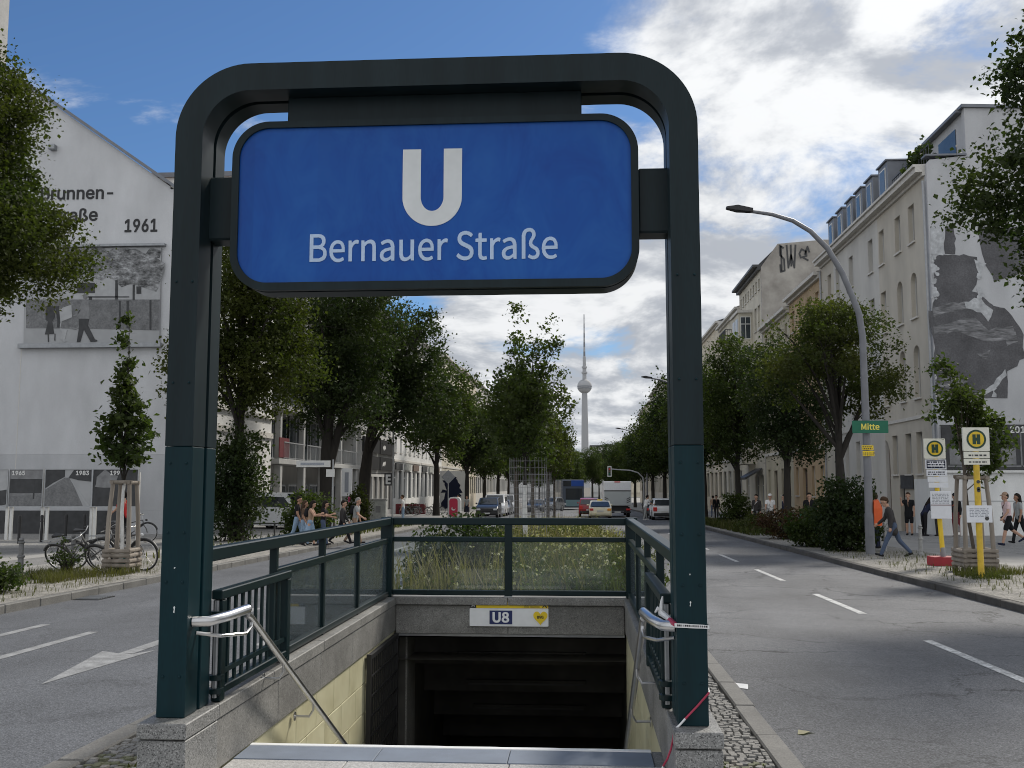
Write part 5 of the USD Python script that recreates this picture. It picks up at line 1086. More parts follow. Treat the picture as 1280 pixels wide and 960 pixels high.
# right pavement row
tree('street_tree', 'round airy tree with yellowing leaves behind the lamp post on the right', 8.85, 35.2, 3.0, .17, [(8.5, 35.2, 6.1, 2.5, 2.3, 1.9), (8.7, 35.2, 7.3, 1.4, 1.4, 1.1), (9.7, 35.2, 5.2, 1.5, 1.4, 1.2), (7.2, 35.2, 5.0, 1.2, 1.2, 1.0)], 520, 44, .105, 'leaf_autumn', 'bark_dark', seed=17, sig=.19, gap=.46, limbs=16, fork=[([(8.85, 35.2, 2.6), (9.5, 35.1, 4.2), (10.3, 35, 5.5)], [.09, .07, .03]), ([(8.85, 35.2, 2.9), (8.0, 35.3, 4.0), (7.2, 35.3, 5.0)], [.08, .06, .02])])
tree('street_tree', 'darker low-hanging tree between the round tree and the portal post', 8.9, 44.5, 2.6, .16, [(8.85, 44.5, 5.9, 2.0, 1.9, 2.6), (9.2, 44.5, 4.0, 2.1, 1.9, 1.3)], 460, 40, .13, 'leaf_dark', 'bark_dark', seed=18, sig=.24, gap=.41)
tree('street_tree', 'green tree just right of the right portal post', 9.2, 60.0, 2.6, .17, [(9.0, 60, 7.3, 2.3, 2.2, 3.2), (9.0, 60, 4.8, 2.2, 2.1, 2.0)], 540, 38, .16, 'leaf_green', 'bark_dark', seed=19, sig=.27, gap=.44)
# prototypes of the far rows, then copies
pa = tree('street_tree', 'nearest tree of the dense row seen left of the right portal post', 8.9, 74.0, 3.0, .2, [(8.8, 74, 7.0, 2.9, 2.7, 3.3), (8.6, 74, 4.8, 2.6, 2.5, 1.9)], 430, 34, .23, 'leaf_green', 'bark_dark', seed=20, sig=.36, gap=.40)
pb = tree('street_tree', 'broad tree with a straight dark trunk in front of the white shop house', -12.6, 88.0, 4.0, .26, [(-12.4, 88, 9.0, 3.3, 3.2, 3.9), (-12.3, 88, 6.0, 3.0, 2.9, 1.9)], 440, 34, .25, 'leaf_green', 'bark_dark', seed=21, sig=.38, gap=.40)
pc = tree('street_tree', 'dark tree standing second behind the broad tree in the left row', -12.4, 110.0, 3.8, .24, [(-12.3, 110, 8.4, 3.2, 3.0, 3.8), (-11.9, 110, 5.6, 3.0, 2.9, 1.8)], 400, 30, .28, 'leaf_dark', 'bark_dark', seed=22, sig=.40, gap=.40)
RG, LG, EG = 'trees of the dense row on the right pavement', 'trees of the far row on the left pavement', 'trees closing the end of the street'
for i, (src, x, y, rz, sc) in enumerate(((pc, 8.8, 90, 40, .95), (pa, 8.7, 106, 110, 1.05), (pc, 8.6, 122, 200, .9), (pa, 8.6, 140, 300, 1.05), (pb, 8.5, 160, 60, .85), (pa, 8.5, 184, 10, 1.1), (pc, 8.4, 212, 90, 1.0), (pa, 8.4, 245, 200, 1.1))):
    copy_of(src, 'street_tree', (x, y, g(y) - .05), rz, '%s tree from the camera in the dense row left of the right portal post' % ('second', 'third', 'fourth', 'fifth', 'sixth', 'seventh', 'eighth', 'ninth', 'farthest')[i], 'tree', RG, (sc, sc, sc))
for i, (src, x, y, rz, sc) in enumerate(((pa, -12.0, 126, 70, 1.1), (pb, -11.6, 142, 160, .95), (pc, -11.4, 160, 20, 1.0), (pa, -11.2, 180, 250, 1.1), (pb, -11, 205, 45, .95), (pc, -11, 235, 130, 1.0), (pa, -11, 270, 30, 1.1))):
    copy_of(src, 'street_tree', (x, y, g(y) - .05), rz, '%s tree from the broad one in the far left row behind the shops' % ('second', 'third', 'fourth', 'fifth', 'sixth', 'seventh', 'eighth')[i], 'tree', LG, (sc, sc, sc))
EL = ['leftmost small tree', 'second small tree from the left', 'third tree, left of the tower foot', 'tree just right of the tower shaft', 'tree right of the tower beside the truck top', 'tall tree left behind the cages', 'tree in front of the tower shaft', 'tall tree behind the traffic light arm', 'tall tree right of the far white building', 'tree before the tower foot', 'far tree behind the left row', 'far tree behind the right row']
for i, (src, x, y, rz, sc) in enumerate(((pb, -5.5, 175, 15, .8), (pc, -4.0, 215, 80, .9), (pa, -2.5, 255, 140, 1.2), (pb, 3.4, 300, 200, 1.15), (pc, 7.5, 310, 260, 1.3), (pa, -8, 300, 310, 1.3), (pb, -3.5, 320, 55, 1.2), (pc, 11, 330, 100, 1.35), (pa, 6.0, 335, 20, 1.3), (pb, 0, 345, 120, 1.0), (pa, -11, 345, 10, 1.3), (pb, 14, 300, 20, 1.3))):
    copy_of(src, 'street_tree', (x, y, g(y) - .05), rz, EL[i] + ' of the far group closing the street', 'tree', EG, (sc, sc, sc))
# young trees in their timber guards
tree('young_tree', 'young tree with big leaves leaning out of the timber guard by the bus stop signs', 8.68, 23.2, 1.9, .04, [(8.92, 23.2, 2.75, .58, .6, .9), (8.45, 23.2, 3.5, .6, .55, .6), (8.12, 23.2, 4.15, .38, .35, .45), (8.9, 23.2, 3.4, .45, .45, .45)], 150, 22, .11, 'leaf_green', seed=25, sig=.11, gap=.38, limbs=26, freq=1.8, lean=(-.3, 0))
tree('young_tree', 'slim young tree with a column of leaves above the timber guard on the left', -9.98, 21.5, 1.9, .035, [(-9.95, 21.5, 2.75, .56, .5, .66), (-9.95, 21.5, 3.5, .34, .32, .5), (-10.0, 21.5, 4.05, .2, .2, .45), (-10.05, 21.5, 4.7, .13, .13, .9)], 150, 18, .125, 'leaf_green', 'bark_dark', limed=True, seed=26, sig=.10, gap=.36, limbs=24, freq=1.8)

def shrub(name, label, x, y, w, d, h, leaf, leaf_m, n, seed, cat='shrub', per=26, sig=.14, gap=.36):
    rs = np.random.RandomState(seed); z0 = g(y)
    T = Thing(name, label, cat, (x, y, z0)); cs = clumps(rs, [(x, y, z0 + h * .45, w, d, h * .55)], n, gap, 1.5); cs = cs[cs[:, 2] > z0 + .05]
    st_ = MB()
    for c in cs[:: max(1, len(cs) // 30)]: st_.tube([(x + rs.normal(0, w * .2), y + rs.normal(0, d * .2), z0 - .05), (c + [x, y, z0]) / 2 + [0, 0, .1], c], [.018, .012, .004], 4, cap=False)
    T.part('stems', st_, 'bark_dark'); T.part('foliage', leaves(rs, cs, sig, per, leaf), leaf_m); return T
shrub('shrub', 'tall dark shrub wrapped round the trunk of the sunlit left tree', -12.75, 36.9, 1.25, 1.0, 4.3, .14, 'leaf_dark', 300, 41, sig=.2)
shrub('shrub', 'round green shrub on the left kerb strip behind the walking group', -10.1, 37.0, 1.0, .9, 1.9, .12, 'leaf_green', 150, 42)
shrub('shrub', 'small yellowish shrub beside the electricity cabinet', -12.2, 55, .6, .6, 2.2, .14, 'leaf_lime', 60, 43)
shrub('shrub', 'big dark rose bush at the kerb left of the lamp post', 8.15, 31.9, 1.0, .95, 2.25, .12, 'leaf_dark', 260, 44)
shrub('shrub', 'leafy bush just behind the rose bush left of the lamp post', 7.75, 34.5, .9, .9, 1.3, .12, 'leaf_green', 110, 45)
shrub('shrub', 'low reddish brown shrub between the bollards on the right kerb strip', 8.2, 40.5, 1.3, 1.2, 1.15, .10, 'shrub_rust', 150, 46)
shrub('shrub', 'low green shrub farther along the right kerb strip', 8.2, 48.5, .9, 1.6, .8, .10, 'grass', 110, 47)
shrub('shrub', 'pale bush by the far people on the right pavement', 8.4, 56, .9, .9, 1.9, .14, 'leaf_fresh', 100, 48)
shrub('shrub', 'dark green shrub behind the far railing in the planted median', -1.85, 16.0, .85, .8, 1.28, .07, 'leaf_dark', 330, 49, sig=.10)
shrub('shrub', 'low leafy shrub on the kerb strip at the left edge', -10.05, 16.8, .5, .5, .52, .07, 'leaf_green', 80, 50, sig=.10)
shrub('shrub', 'thin bare-stemmed weed beside the left bollard', -10.6, 20.4, .28, .28, .75, .06, 'leaf_green', 26, 51, sig=.06, per=14)

def tufts(name, label, boxes, n, h, m, seed, cat='grass', wid=.012, lean=.35, heads=None, off=0.0):
    """Grass blades over the given boxes: each a bent strip of three triangles."""
    rs = np.random.RandomState(seed); bx = np.array(boxes, float); ar = (bx[:, 1] - bx[:, 0]) * (bx[:, 3] - bx[:, 2]); k = rs.choice(len(bx), n, p=ar / ar.sum())
    x = rs.uniform(bx[k, 0], bx[k, 1]); y = rs.uniform(bx[k, 2], bx[k, 3])
    dens = meshkit.fbm(np.column_stack([x * 1.3, y * 1.3, x * 0]) + seed, 3); ok = dens > .34; x, y, dens = x[ok], y[ok], dens[ok]; n = len(x)
    H = h * (.35 + 1.1 * dens) * rs.uniform(.6, 1.25, n); z = np.array([g(q) for q in y]) + off
    a = rs.uniform(0, 2 * PI, n); dx, dy = np.cos(a), np.sin(a); t = rs.uniform(.2, 1, n) * lean * H; w = wid * rs.uniform(.6, 1.4, n); sx, sy = -dy * w, dx * w
    P0 = np.stack([x, y, z - .02], 1); P1 = np.stack([x + dx * t * .35, y + dy * t * .35, z + H * .6], 1); P2 = np.stack([x + dx * t, y + dy * t, z + H], 1); S_ = np.stack([sx, sy, sx * 0], 1)
    v = np.stack([P0 - S_, P0 + S_, P1 - S_ * .7, P1 + S_ * .7, P2], 1).reshape(-1, 3); i = np.arange(n)[:, None] * 5
    single(name, (v, np.vstack([i + [0, 1, 3], i + [0, 3, 2], i + [2, 3, 4]])), m, label=label, category=cat, kind='stuff')
    return P2
BED = [(-2.95, 1.05, 12.7, 24), (-2.9, .7, 24, 34), (-2.8, .3, 34, 60)]
tips = tufts('tall_grass', 'tall green and yellowing wild grass filling the planted median behind the far railing', [(-1.1, 1.0, 12.8, 24), (-2.5, -1.1, 12.8, 14.2), (-1.2, .9, 14, 26), (-.9, 1.0, 13, 20), (-2.5, .5, 24, 40)], 26000, .68, 'grass', 61, lean=.5)
tips2 = tufts('dry_grass', 'straw coloured dry grass standing among the green in the median', [(-.9, .95, 15, 30), (-2.2, .6, 22, 40), (-2.6, .2, 13, 16)], 9000, .80, 'grass_dry', 62, lean=.55)
rs = np.random.RandomState(63)
sel = np.vstack([tips[rs.choice(len(tips), 1100)], tips2[rs.choice(len(tips2), 500)]])
single('wild_flowers', leaves(rs, sel, .02, 4, .04), 'flower_pale', label='small pale flower heads scattered over the median grass', category='flowers', kind='stuff')
single('median_weeds', leaves(rs, tips[rs.choice(len(tips), 5200)] * [1, 1, .82], .06, 6, .055), 'leaf_fresh', label='leafy weeds growing through the median grass', category='weeds', kind='stuff')
tufts('kerb_grass', 'yellow-green grass tufts on the gravel strip between the left bollards and the bicycles', [(-10.9, -9.9, 18.6, 20.4), (-10.5, -9.5, 20.2, 21.6), (-11.2, -10.4, 19.2, 20.6)], 2400, .22, 'grass_pale', 64, lean=.9, wid=.006)
tufts('kerb_grass', 'sparse weeds scattered over the left gravel strip', [(-11.4, -9.0, 15, 25)], 1300, .12, 'grass_pale', 69, lean=.9, wid=.006)
tufts('kerb_grass', 'grass on the left kerb strip farther back under the trees', [(-11.6, -9.6, 26, 60)], 2200, .26, 'grass', 65, lean=.6, wid=.02)
tufts('kerb_grass', 'dry grass round the foot of the right bus stop sign and tree guard', [(7.8, 8.6, 21.0, 22.2), (8.2, 9.4, 22.2, 23.6)], 1700, .18, 'grass_pale', 66, lean=.8, wid=.006)
tufts('kerb_grass', 'grass along the right kerb strip towards the far bollards', [(7.2, 8.6, 44, 66)], 2600, .4, 'grass', 67, lean=.6, wid=.03)
tufts('kerb_grass', 'sparse weeds on the gravel behind the right kerb', [(7.2, 10, 16, 31)], 1300, .11, 'grass_pale', 68, lean=.9, wid=.007)

# ---------------------------------------------------------------- street furniture
def pole_tube(T, name, pts, r, m, n=10): return T.part(name, MB().tube(pts, r, n), m, smooth=40)

lp = Thing('street_lamp', 'tall grey street lamp with a long curved arm beside the Mitte sign', 'street lamp', (8.31, 30.0, g(30)))
pole_tube(lp, 'base_sleeve', [(8.31, 30, g(30) - .1), (8.31, 30, .9)], [.135, .13], 'pole_grey', 14)
pole_tube(lp, 'mast', [(8.31, 30, .9), (8.31, 30, 4), (8.30, 30, 6.1), (8.22, 30, 6.75), (8.05, 30, 7.25), (7.77, 30, 7.98), (7.38, 30, 8.71), (6.89, 30, 9.25), (6.38, 30, 9.58), (5.77, 30, 9.785), (5.15, 30, 9.89)], [.115, .105, .095, .092, .09, .085, .08, .072, .065, .058, .05], 'pole_grey', 12)
lp.part('lamp_head', MB().hull(np.array([(5.2, 29.9, 9.86), (5.2, 30.1, 9.86), (5.2, 29.9, 9.97), (5.2, 30.1, 9.97), (4.75, 29.84, 9.90), (4.75, 30.16, 9.90), (4.75, 29.84, 10.06), (4.75, 30.16, 10.06), (4.42, 29.9, 9.98), (4.42, 30.1, 9.98), (4.42, 29.92, 10.04), (4.42, 30.08, 10.04)])), 'plastic_black')
lp.part('access_door', MB().box(8.25, 8.37, 29.855, 29.872, .25, .75), 'pole_grey')
for y, lb in ((73, 'second curved street lamp half hidden in the right tree row'), (128, 'third curved street lamp far along the right tree row')):
    copy_of(lp, 'street_lamp', (8.31, y, g(y)), 0, lb, 'street lamp')
ms = Thing('district_sign', 'green Mitte district sign across the lamp post', 'sign', (8.38, 29.84, 3.4))
pl = ms.part('plate', MB().prism(rrect(7.87, 8.89, 3.215, 3.575, .02), 29.82, 29.84), 'sign_green')
text_on(ms, 'Mitte', 8.38, 29.82, 3.315, .165, 'sign_yellow_text', bold=3, parent=pl, center=True)
ms.part('clamp', MB().box(8.2, 8.42, 29.842, 29.9, 3.3, 3.34).box(8.2, 8.42, 29.842, 29.9, 3.45, 3.49), 'steel_dull', kind='stuff')
ys_ = Thing('sticker_band', 'torn yellow printed notices taped round the lamp post below the Mitte sign', 'notice', (8.31, 29.9, 2.7))
for z0, z1, dx in ((2.73, 2.86, 0.), (2.55, 2.70, .02)):
    p_ = ys_.part('strip', MB().box(8.13 + dx, 8.46 + dx, 29.858, 29.864, z0, z1), 'yellow_enamel'); mk = MB(); q = random.Random(int(z0 * 100))
    for r_ in range(2):
        x = 8.15 + dx
        while x < 8.42 + dx: w = q.uniform(.015, .05); mk.box(x, x + w, 29.855, 29.8575, z0 + .02 + .055 * r_, z0 + .05 + .055 * r_); x += w + .02
    ys_.part('print', mk, 'frame_dark', parent=p_, kind='stuff')
bn = Thing('litter_bin', 'orange litter bin hanging behind the lamp post', 'bin', (8.52, 30.05, .9))
bn.part('body', MB().hull(np.array([(8.42, 29.9, .55), (8.64, 29.9, .55), (8.42, 30.2, .55), (8.64, 30.2, .55), (8.42, 29.88, 1.05), (8.66, 29.88, 1.05), (8.42, 30.22, 1.05), (8.66, 30.22, 1.05), (8.44, 29.92, 1.25), (8.56, 29.92, 1.3), (8.44, 30.18, 1.25), (8.56, 30.18, 1.3)])), 'bin_orange')
bn.part('slot', MB().box(8.60, 8.668, 29.95, 30.15, 1.06, 1.16), 'plastic_black')

def stop_sign(name, label, x, y, zt, w, h):
    T = Thing(name, label, 'bus stop', (x, y, g(y)))
    p_ = T.part('sign_plate', MB().prism(rrect(x - w / 2, x + w / 2, zt - h, zt, .02), y - .03, y + .03), 'stop_cream')
    cz = zt - h / 2; r = min(w, h) * .40
    d = T.part('ring', MB().prism(Point(x, cz).buffer(r, quad_segs=14).difference(Point(x, cz).buffer(r * .80, quad_segs=14)), y - .034, y - .0302), 'stop_green', parent=p_)
    T.part('disc', MB().prism(Point(x, cz).buffer(r * .80, quad_segs=14), y - .033, y - .0304), 'stop_yellow', parent=p_)
    t = r * .52; b = r * .17
    T.part('letter_h', MB().prism(sbox(x - t * .75, cz - t, x - t * .75 + 2 * b, cz + t).union(sbox(x + t * .75 - 2 * b, cz - t, x + t * .75, cz + t)).union(sbox(x - t * .7, cz - b, x + t * .7, cz + b)), y - .037, y - .0332), 'stop_green', parent=p_)
    return T
def lines(T, parent, x0, x1, z0, z1, y, n, seed, m='print_grey', th=.5):
    q = random.Random(seed); mb = MB(); dz = (z1 - z0) / n
    for k in range(n):
        x = x0
        while x < x1 - .02: w = min(q.uniform(.02, .10), x1 - x); mb.box(x, x + w, y - .001, y, z0 + k * dz, z0 + k * dz + dz * th); x += w + q.uniform(.008, .03)
    T.part('printed_lines', mb, m, parent=parent, kind='stuff')
s1 = stop_sign('bus_stop_sign', 'temporary bus stop sign with paper timetables on a red foot', 8.59, 25.2, 2.84, .50, .49)
for i, (z0, z1) in enumerate(((2.10, 2.33), (1.93, 2.085), (1.79, 1.915), (1.65, 1.775))):
    b_ = s1.part('route_board', MB().box(8.355 + .02 * i, 8.845 + .01 * i, 25.17, 25.2, z0, z1), 'paper_white')
    if i < 2: lines(s1, b_, 8.40, 8.80, z0 + .03, z1 - .02, 25.1698, 3 - i, 70 + i, 'cloth_navy')
    if i == 0: s1.part('blue_frame', MB().prism(sbox(8.38, 2.12, 8.82, 2.31).difference(sbox(8.40, 2.14, 8.80, 2.29)), 25.166, 25.1695), 'cloth_navy', parent=b_)
pole_tube(s1, 'pole', [(8.60, 25.23, 2.75), (8.63, 25.23, 1.4), (8.70, 25.23, -.05)], .055, 'stop_yellow', 12)
pole_tube(s1, 'pole_sleeve', [(8.695, 25.23, .22), (8.71, 25.23, -.2)], .062, 'steel_dull', 12)
tb = s1.part('timetable_board', MB().box(8.43, 8.915, 25.14, 25.17, .905, 1.57, .006), 'paper_white'); lines(s1, tb, 8.47, 8.86, 1.27, 1.52, 25.1398, 7, 73); s1.part('board_joint', MB().box(8.43, 8.915, 25.136, 25.1395, 1.225, 1.24), 'cloth_maroon', parent=tb)
s1.part('foot', MB().box(8.40, 8.95, 25.0, 25.5, -.235, -.0, .01), 'base_red')
s2 = stop_sign('bus_stop_sign', 'bus stop sign on a yellow pole with white board, before the timber guard', 8.17, 21.5, 2.90, .53, .49)
for i, (z0, z1) in enumerate(((2.265, 2.395), (2.13, 2.25))):
    b_ = s2.part('route_board', MB().box(7.91, 8.425, 21.47, 21.5, z0, z1), 'stop_cream'); lines(s2, b_, 8.0, 8.36, z0 + .04, z1 - .02, 21.4698, 1, 75 + i, 'frame_dark')
pole_tube(s2, 'pole', [(8.17, 21.53, 2.85), (8.17, 21.53, g(21.5) - .1)], .062, 'pole_yellow', 12)
ib = s2.part('information_board', MB().box(7.905, 8.41, 21.44, 21.47, .945, 1.295, .005), 'paper_white'); lines(s2, ib, 7.96, 8.34, 1.06, 1.25, 21.4398, 6, 77)
s2.part('round_emblem', MB().prism(Point(8.30, 1.03).buffer(.04), 21.434, 21.4395), 'frame_dark', parent=ib)
for z in (1.78, 1.64, 1.60): s2.part('sticker', MB().prism(Point(8.17, z).buffer(.035), 21.463, 21.468), 'frame_dark')

def tree_guard(name, label, x, y, r, h, seed, tilt=.05):
    """Four timber posts with a top frame and a low ring of round logs."""
    q = random.Random(seed); T = Thing(name, label, 'tree guard', (x, y, g(y))); z0 = g(y); cs = [(-r, -r), (r, -r), (r, r), (-r, r)]
    for dx, dy in cs: T.part('post', MB().tube([(x + dx * 1.15, y + dy * 1.15, z0 - .1), (x + dx * (1.02), y + dy * 1.02, z0 + h * .6), (x + dx * .82, y + dy * .82, z0 + h)], [.05, .047, .043], 8), 'old_timber', smooth=40)
    for (a, b) in zip(cs, cs[1:] + cs[:1]):
        e = .86; za = z0 + h - .04 + q.uniform(-.02, .02); d = np.array([b[0] - a[0], b[1] - a[1]]) * .12
        T.part('top_rail', MB().tube([(x + a[0] * e - d[0], y + a[1] * e - d[1], za), (x + b[0] * e + d[0], y + b[1] * e + d[1], za)], .04, 8), 'old_timber', smooth=40)
        for k in range(4):
            zz_ = z0 + .16 + .105 * k + q.uniform(-.01, .01); f = 1.24
            T.part('log', MB().tube([(x + a[0] * f - d[0] * .6, y + a[1] * f - d[1] * .6, zz_), (x + b[0] * f + d[0] * .6, y + b[1] * f + d[1] * .6, zz_ + q.uniform(-.012, .012))], .046, 8), 'old_timber', smooth=40)
    return T
gR = tree_guard('tree_guard', 'grey timber guard with low ring of logs round the young right tree', 8.68, 23.2, .27, 2.12, 1)
gL = tree_guard('tree_guard', 'grey timber guard with low ring of logs round the young left tree with bicycles', -9.98, 21.6, .22, 1.98, 2)
wb = Thing('watering_bag', 'dark green watering bag at the foot of the young left tree', 'bag', (-9.9, 21.6, g(21.6))); wb.part('bag', MB().lathe([(.02, g(21.6)), (.15, g(21.6)), (.17, g(21.6) + .1), (.15, g(21.6) + .26), (.05, g(21.6) + .3)], 12, (-9.93, 21.6, 0)), 'sign_green', smooth=50)

def bollard(name, label, x, y, h, m, kind, group=None):
    T = Thing(name, label, 'bollard', (x, y, g(y)), group=group); z = g(y)
    if kind == 'cast':
        T.part('shaft', MB().lathe([(.085, z - .1), (.085, z + .06), (.06, z + .09), (.055, z + h * .5), (.075, z + h * .52), (.075, z + h * .56), (.05, z + h * .58), (.047, z + h * .86), (.065, z + h * .88)], 12, (x, y, 0)), m, smooth=35)
        T.part('knob', MB().lathe([(.066, z + h * .88), (.07, z + h * .91), (.04, z + h * .93), (.055, z + h * .96), (.04, z + h), (0, z + h * 1.01)], 12, (x, y, 0)), m, smooth=35)
    else:
        T.part('shaft', MB().lathe([(.05, z - .1), (.05, z + h * .82), (.055, z + h * .83), (.055, z + h * .96), (.04, z + h), (0, z + h)], 10, (x, y, 0)), m, smooth=35); T.part('collar', MB().lathe([(.056, z + h * .74), (.058, z + h * .75), (.058, z + h * .79), (.056, z + h * .8)], 10, (x, y, 0)), 'window_white' if kind == 'band' else m)
    return T
bollard('bollard', 'grey cast bollard with a knob at the left edge behind the low shrub', -11.3, 19.9, .80, 'bollard_grey', 'cast')
bollard('bollard', 'grey cast bollard with a knob beside the leaning bicycles', -11.35, 22.1, .78, 'bollard_grey', 'cast')
for i, (x, y) in enumerate(((-19.47, 34.1), (-19.35, 35.35), (-19.0, 36.4), (-18.6, 37.0))): bollard('bollard', '%s of the thin black bollards before the photo boards' % ('leftmost', 'second from the left', 'third from the left', 'rightmost')[i], x, y, .98, 'black_paint', 'plain', 'black bollards before the photo boards')
bollard('bollard', 'worn silver bollard between the walking man and the temporary bus stop', 9.6, 29.6, .86, 'bollard_silver', 'cast'); bollard('bollard', 'silver bollard just behind the walking man', 9.2, 31.6, .88, 'bollard_silver', 'plain'); bollard('bollard', 'sticker-covered dark bollard behind the yellow pole of the temporary bus stop', 9.45, 26.3, .95, 'bollard_grey', 'band')
for i, (x, y) in enumerate(((8.55, 39.2), (8.75, 41.0), (9.0, 43.0), (9.0, 50), (9.05, 53), (9.1, 56), (9.15, 59), (9.2, 62.5))): bollard('bollard', '%s bollard of the row among the right kerb shrubs' % ('first', 'second', 'third', 'fourth', 'fifth', 'sixth', 'seventh', 'eighth')[i], x, y, .92, 'bollard_grey', 'band' if i % 2 else 'cast', 'bollards along the right kerb shrubs')

# photo boards before the memorial gable
for i, (x0, x1, txt, sd) in enumerate(((-24.6, -21.68, None, 0), (-21.59, -20.30, '1965', 0), (-20.19, -18.39, '1983', 1), (-18.33, -16.6, '199', 1))):
    T = Thing('photo_board', ('grey street photo board cut by the left picture edge', 'black and white photo board headed 1965', 'black and white photo board headed 1983 showing an empty road', 'dark photo board headed with a year of the nineties behind the tree guard')[i], 'board', (x0, 37, g(37)))
    b_ = T.part('panel', MB().box(x0, x1, 37.0, 37.05, .93, 2.30), ('photo_pale', 'photo_mid', 'photo_ground', 'photo_dark')[i])
    T.part('frame', MB().prism(sbox(x0 - .03, .90, x1 + .03, 2.33).difference(sbox(x0, .93, x1, 2.30)), 36.98, 37.06), 'galvanised')
    for x in (x0 + .12, x1 + .04): T.part('post', MB().box(x - .10, x + .0, 37.07, 37.15, g(37) - .1, 2.2), 'window_white')
    q = random.Random(i); mb = MB()
    if i == 0: T.part('printed_tree', MB().prism(rough_edge([(x1 - 1.0, .95), (x1 - .02, .95), (x1 - .02, 1.6), (x1 - .6, 1.45)], 3, .05), 36.992, 36.9995), 'photo_dark', parent=b_)
    if i == 1:
        mb.box(x0 + .02, x1 - .02, 36.994, 36.9995, 1.42, 1.95).box(x1 - .35, x1 - .3, 36.99, 36.994, 1.2, 1.95); T.part('printed_wall', mb, 'photo_dark', parent=b_); T.part('printed_ground', MB().prism(Polygon([(x0 + .01, .94), (x1 - .01, .94), (x1 - .01, 1.38), (x0 + .01, 1.3)]), 36.995, 36.9998), 'photo_wall', parent=b_)
    if i == 2:
        T.part('printed_wall', MB().prism(Polygon([(x0 + .01, 2.29), (x0 + .75, 2.29), (x0 + .75, 2.03), (x0 + .3, 1.8), (x0 + .01, 1.6)]), 36.992, 36.9995).prism(Polygon([(x1 - .9, 2.0), (x1 - .7, 2.29), (x1 - .01, 2.29), (x1 - .01, 1.85), (x1 - .5, 1.9)]), 36.992, 36.9995), 'photo_dark', parent=b_, kind='stuff')
        T.part('printed_road', MB().prism(Polygon([(x0 + .01, .94), (x1 - .3, .94), (x0 + .95, 2.0), (x0 + .75, 2.0), (x0 + .01, 1.55)]), 36.995, 36.9997), 'photo_wall', parent=b_); T.part('printed_line', MB().prism(Polygon([(x1 - .15, .94), (x1 - .05, .94), (x0 + .98, 1.95), (x0 + .95, 1.95)]), 36.993, 36.9995), 'photo_pale', parent=b_)
    if i == 3: T.part('printed_figures', MB().prism(rough_edge([(x0 + .05, 1.5), (x0 + .7, 1.6), (x0 + 1.0, 2.1), (x0 + .4, 2.2), (x0 + .1, 2.0)], 8, .06), 36.992, 36.9995), 'photo_mid', parent=b_)
    if txt: text_on(T, txt, {1: x0 + .08, 2: x1 - .62, 3: x1 - 1.08}[i], 36.992, 2.10, .15, 'window_white', font=INTER, bold=4, parent=b_)

# knee rail, cabinet, red pillar, back of a priority sign, street name sign, signal
kr = Thing('knee_rail', 'low dark rail fencing the tree bed left of the walking group', 'railing', (-12, 39, g(39))); kr.part('rail', MB().bar((-13.2, 39.2, .22), (-10.8, 39.2, .22), .06), 'frame_dark')
for x in (-13.1, -12.0, -10.9): kr.part('post', MB().bar((x, 39.2, g(39) - .05), (x, 39.2, .22), .05), 'frame_dark')
cb = Thing('electricity_cabinet', 'grey electricity cabinet with stickers beside the dark trees', 'cabinet', (-12.3, 60, g(60))); zc = g(60)
cb.part('body', MB().box(-12.95, -11.6, 59.8, 60.3, zc, zc + 1.45, .02), 'cabinet_grey'); cb.part('roof', MB().box(-13.0, -11.55, 59.75, 60.35, zc + 1.452, zc + 1.52, .01), 'concrete')
for a, b in ((-12.9, -12.3), (-12.27, -11.65)): cb.part('door', MB().box(a, b, 59.78, 59.799, zc + .15, zc + 1.4), 'cabinet_grey')
cb.part('sticker', MB().box(-12.2, -11.9, 59.775, 59.7795, zc + .7, zc + 1.1), 'photo_mid')
rp = Thing('red_pillar', 'red and white rounded pillar at the left kerb in front of the white shops', 'pillar', (-8.95, 72, g(72))); zc = g(72)
rp.part('body', MB().prism(rrect(-9.45, -8.55, zc - .2, zc + 1.62, .28), 71.8, 72.3), 'window_white'); rp.part('red_face', MB().prism(rrect(-9.35, -8.75, zc + .25, zc + 1.52, .2), 71.77, 71.7995), 'post_red'); rp.part('emblem', MB().prism(Point(-9.05, zc + .8).buffer(.14).difference(Point(-9.02, zc + .86).buffer(.11)), 71.76, 71.7695), 'window_white')
ps = Thing('road_sign', 'dark diamond back of a road sign on a thin pole by the red pillar', 'sign', (-9.2, 70, g(70))); ps.part('plate', MB().prism(Polygon([(-9.2, 1.85), (-8.75, 2.3), (-9.2, 2.75), (-9.65, 2.3)]).buffer(.03), 69.98, 70.0), 'steel_dull'); pole_tube(ps, 'pole', [(-9.2, 70.04, g(70) - .1), (-9.2, 70.04, 2.75)], .035, 'galvanised', 8)
sn = Thing('street_name_sign', 'white street name sign on a pole before the grey modern building', 'sign', (-11.4, 46, g(46))); pole_tube(sn, 'pole', [(-11.4, 46, g(46) - .1), (-11.4, 46, 2.9)], .04, 'galvanised', 8); sn.part('plate', MB().box(-13.1, -11.5, 45.9, 45.93, 2.55, 2.85), 'window_white'); sn.part('lettering', MB().box(-12.9, -11.8, 45.895, 45.8995, 2.64, 2.75), 'print_grey'); sn.part('small_plate', MB().box(-11.7, -11.3, 45.9, 45.93, 2.1, 2.45), 'window_white')
tp_ = Thing('sign_post', 'tall thin grey post with a cross arm beside the black sign boards', 'post', (-11.6, 62, g(62))); pole_tube(tp_, 'post', [(-11.6, 62, g(62) - .1), (-11.6, 62, 5.2)], .06, 'galvanised', 8); tp_.part('arm', MB().bar((-12.3, 62, 5.1), (-11.5, 62, 5.1), .06), 'galvanised')
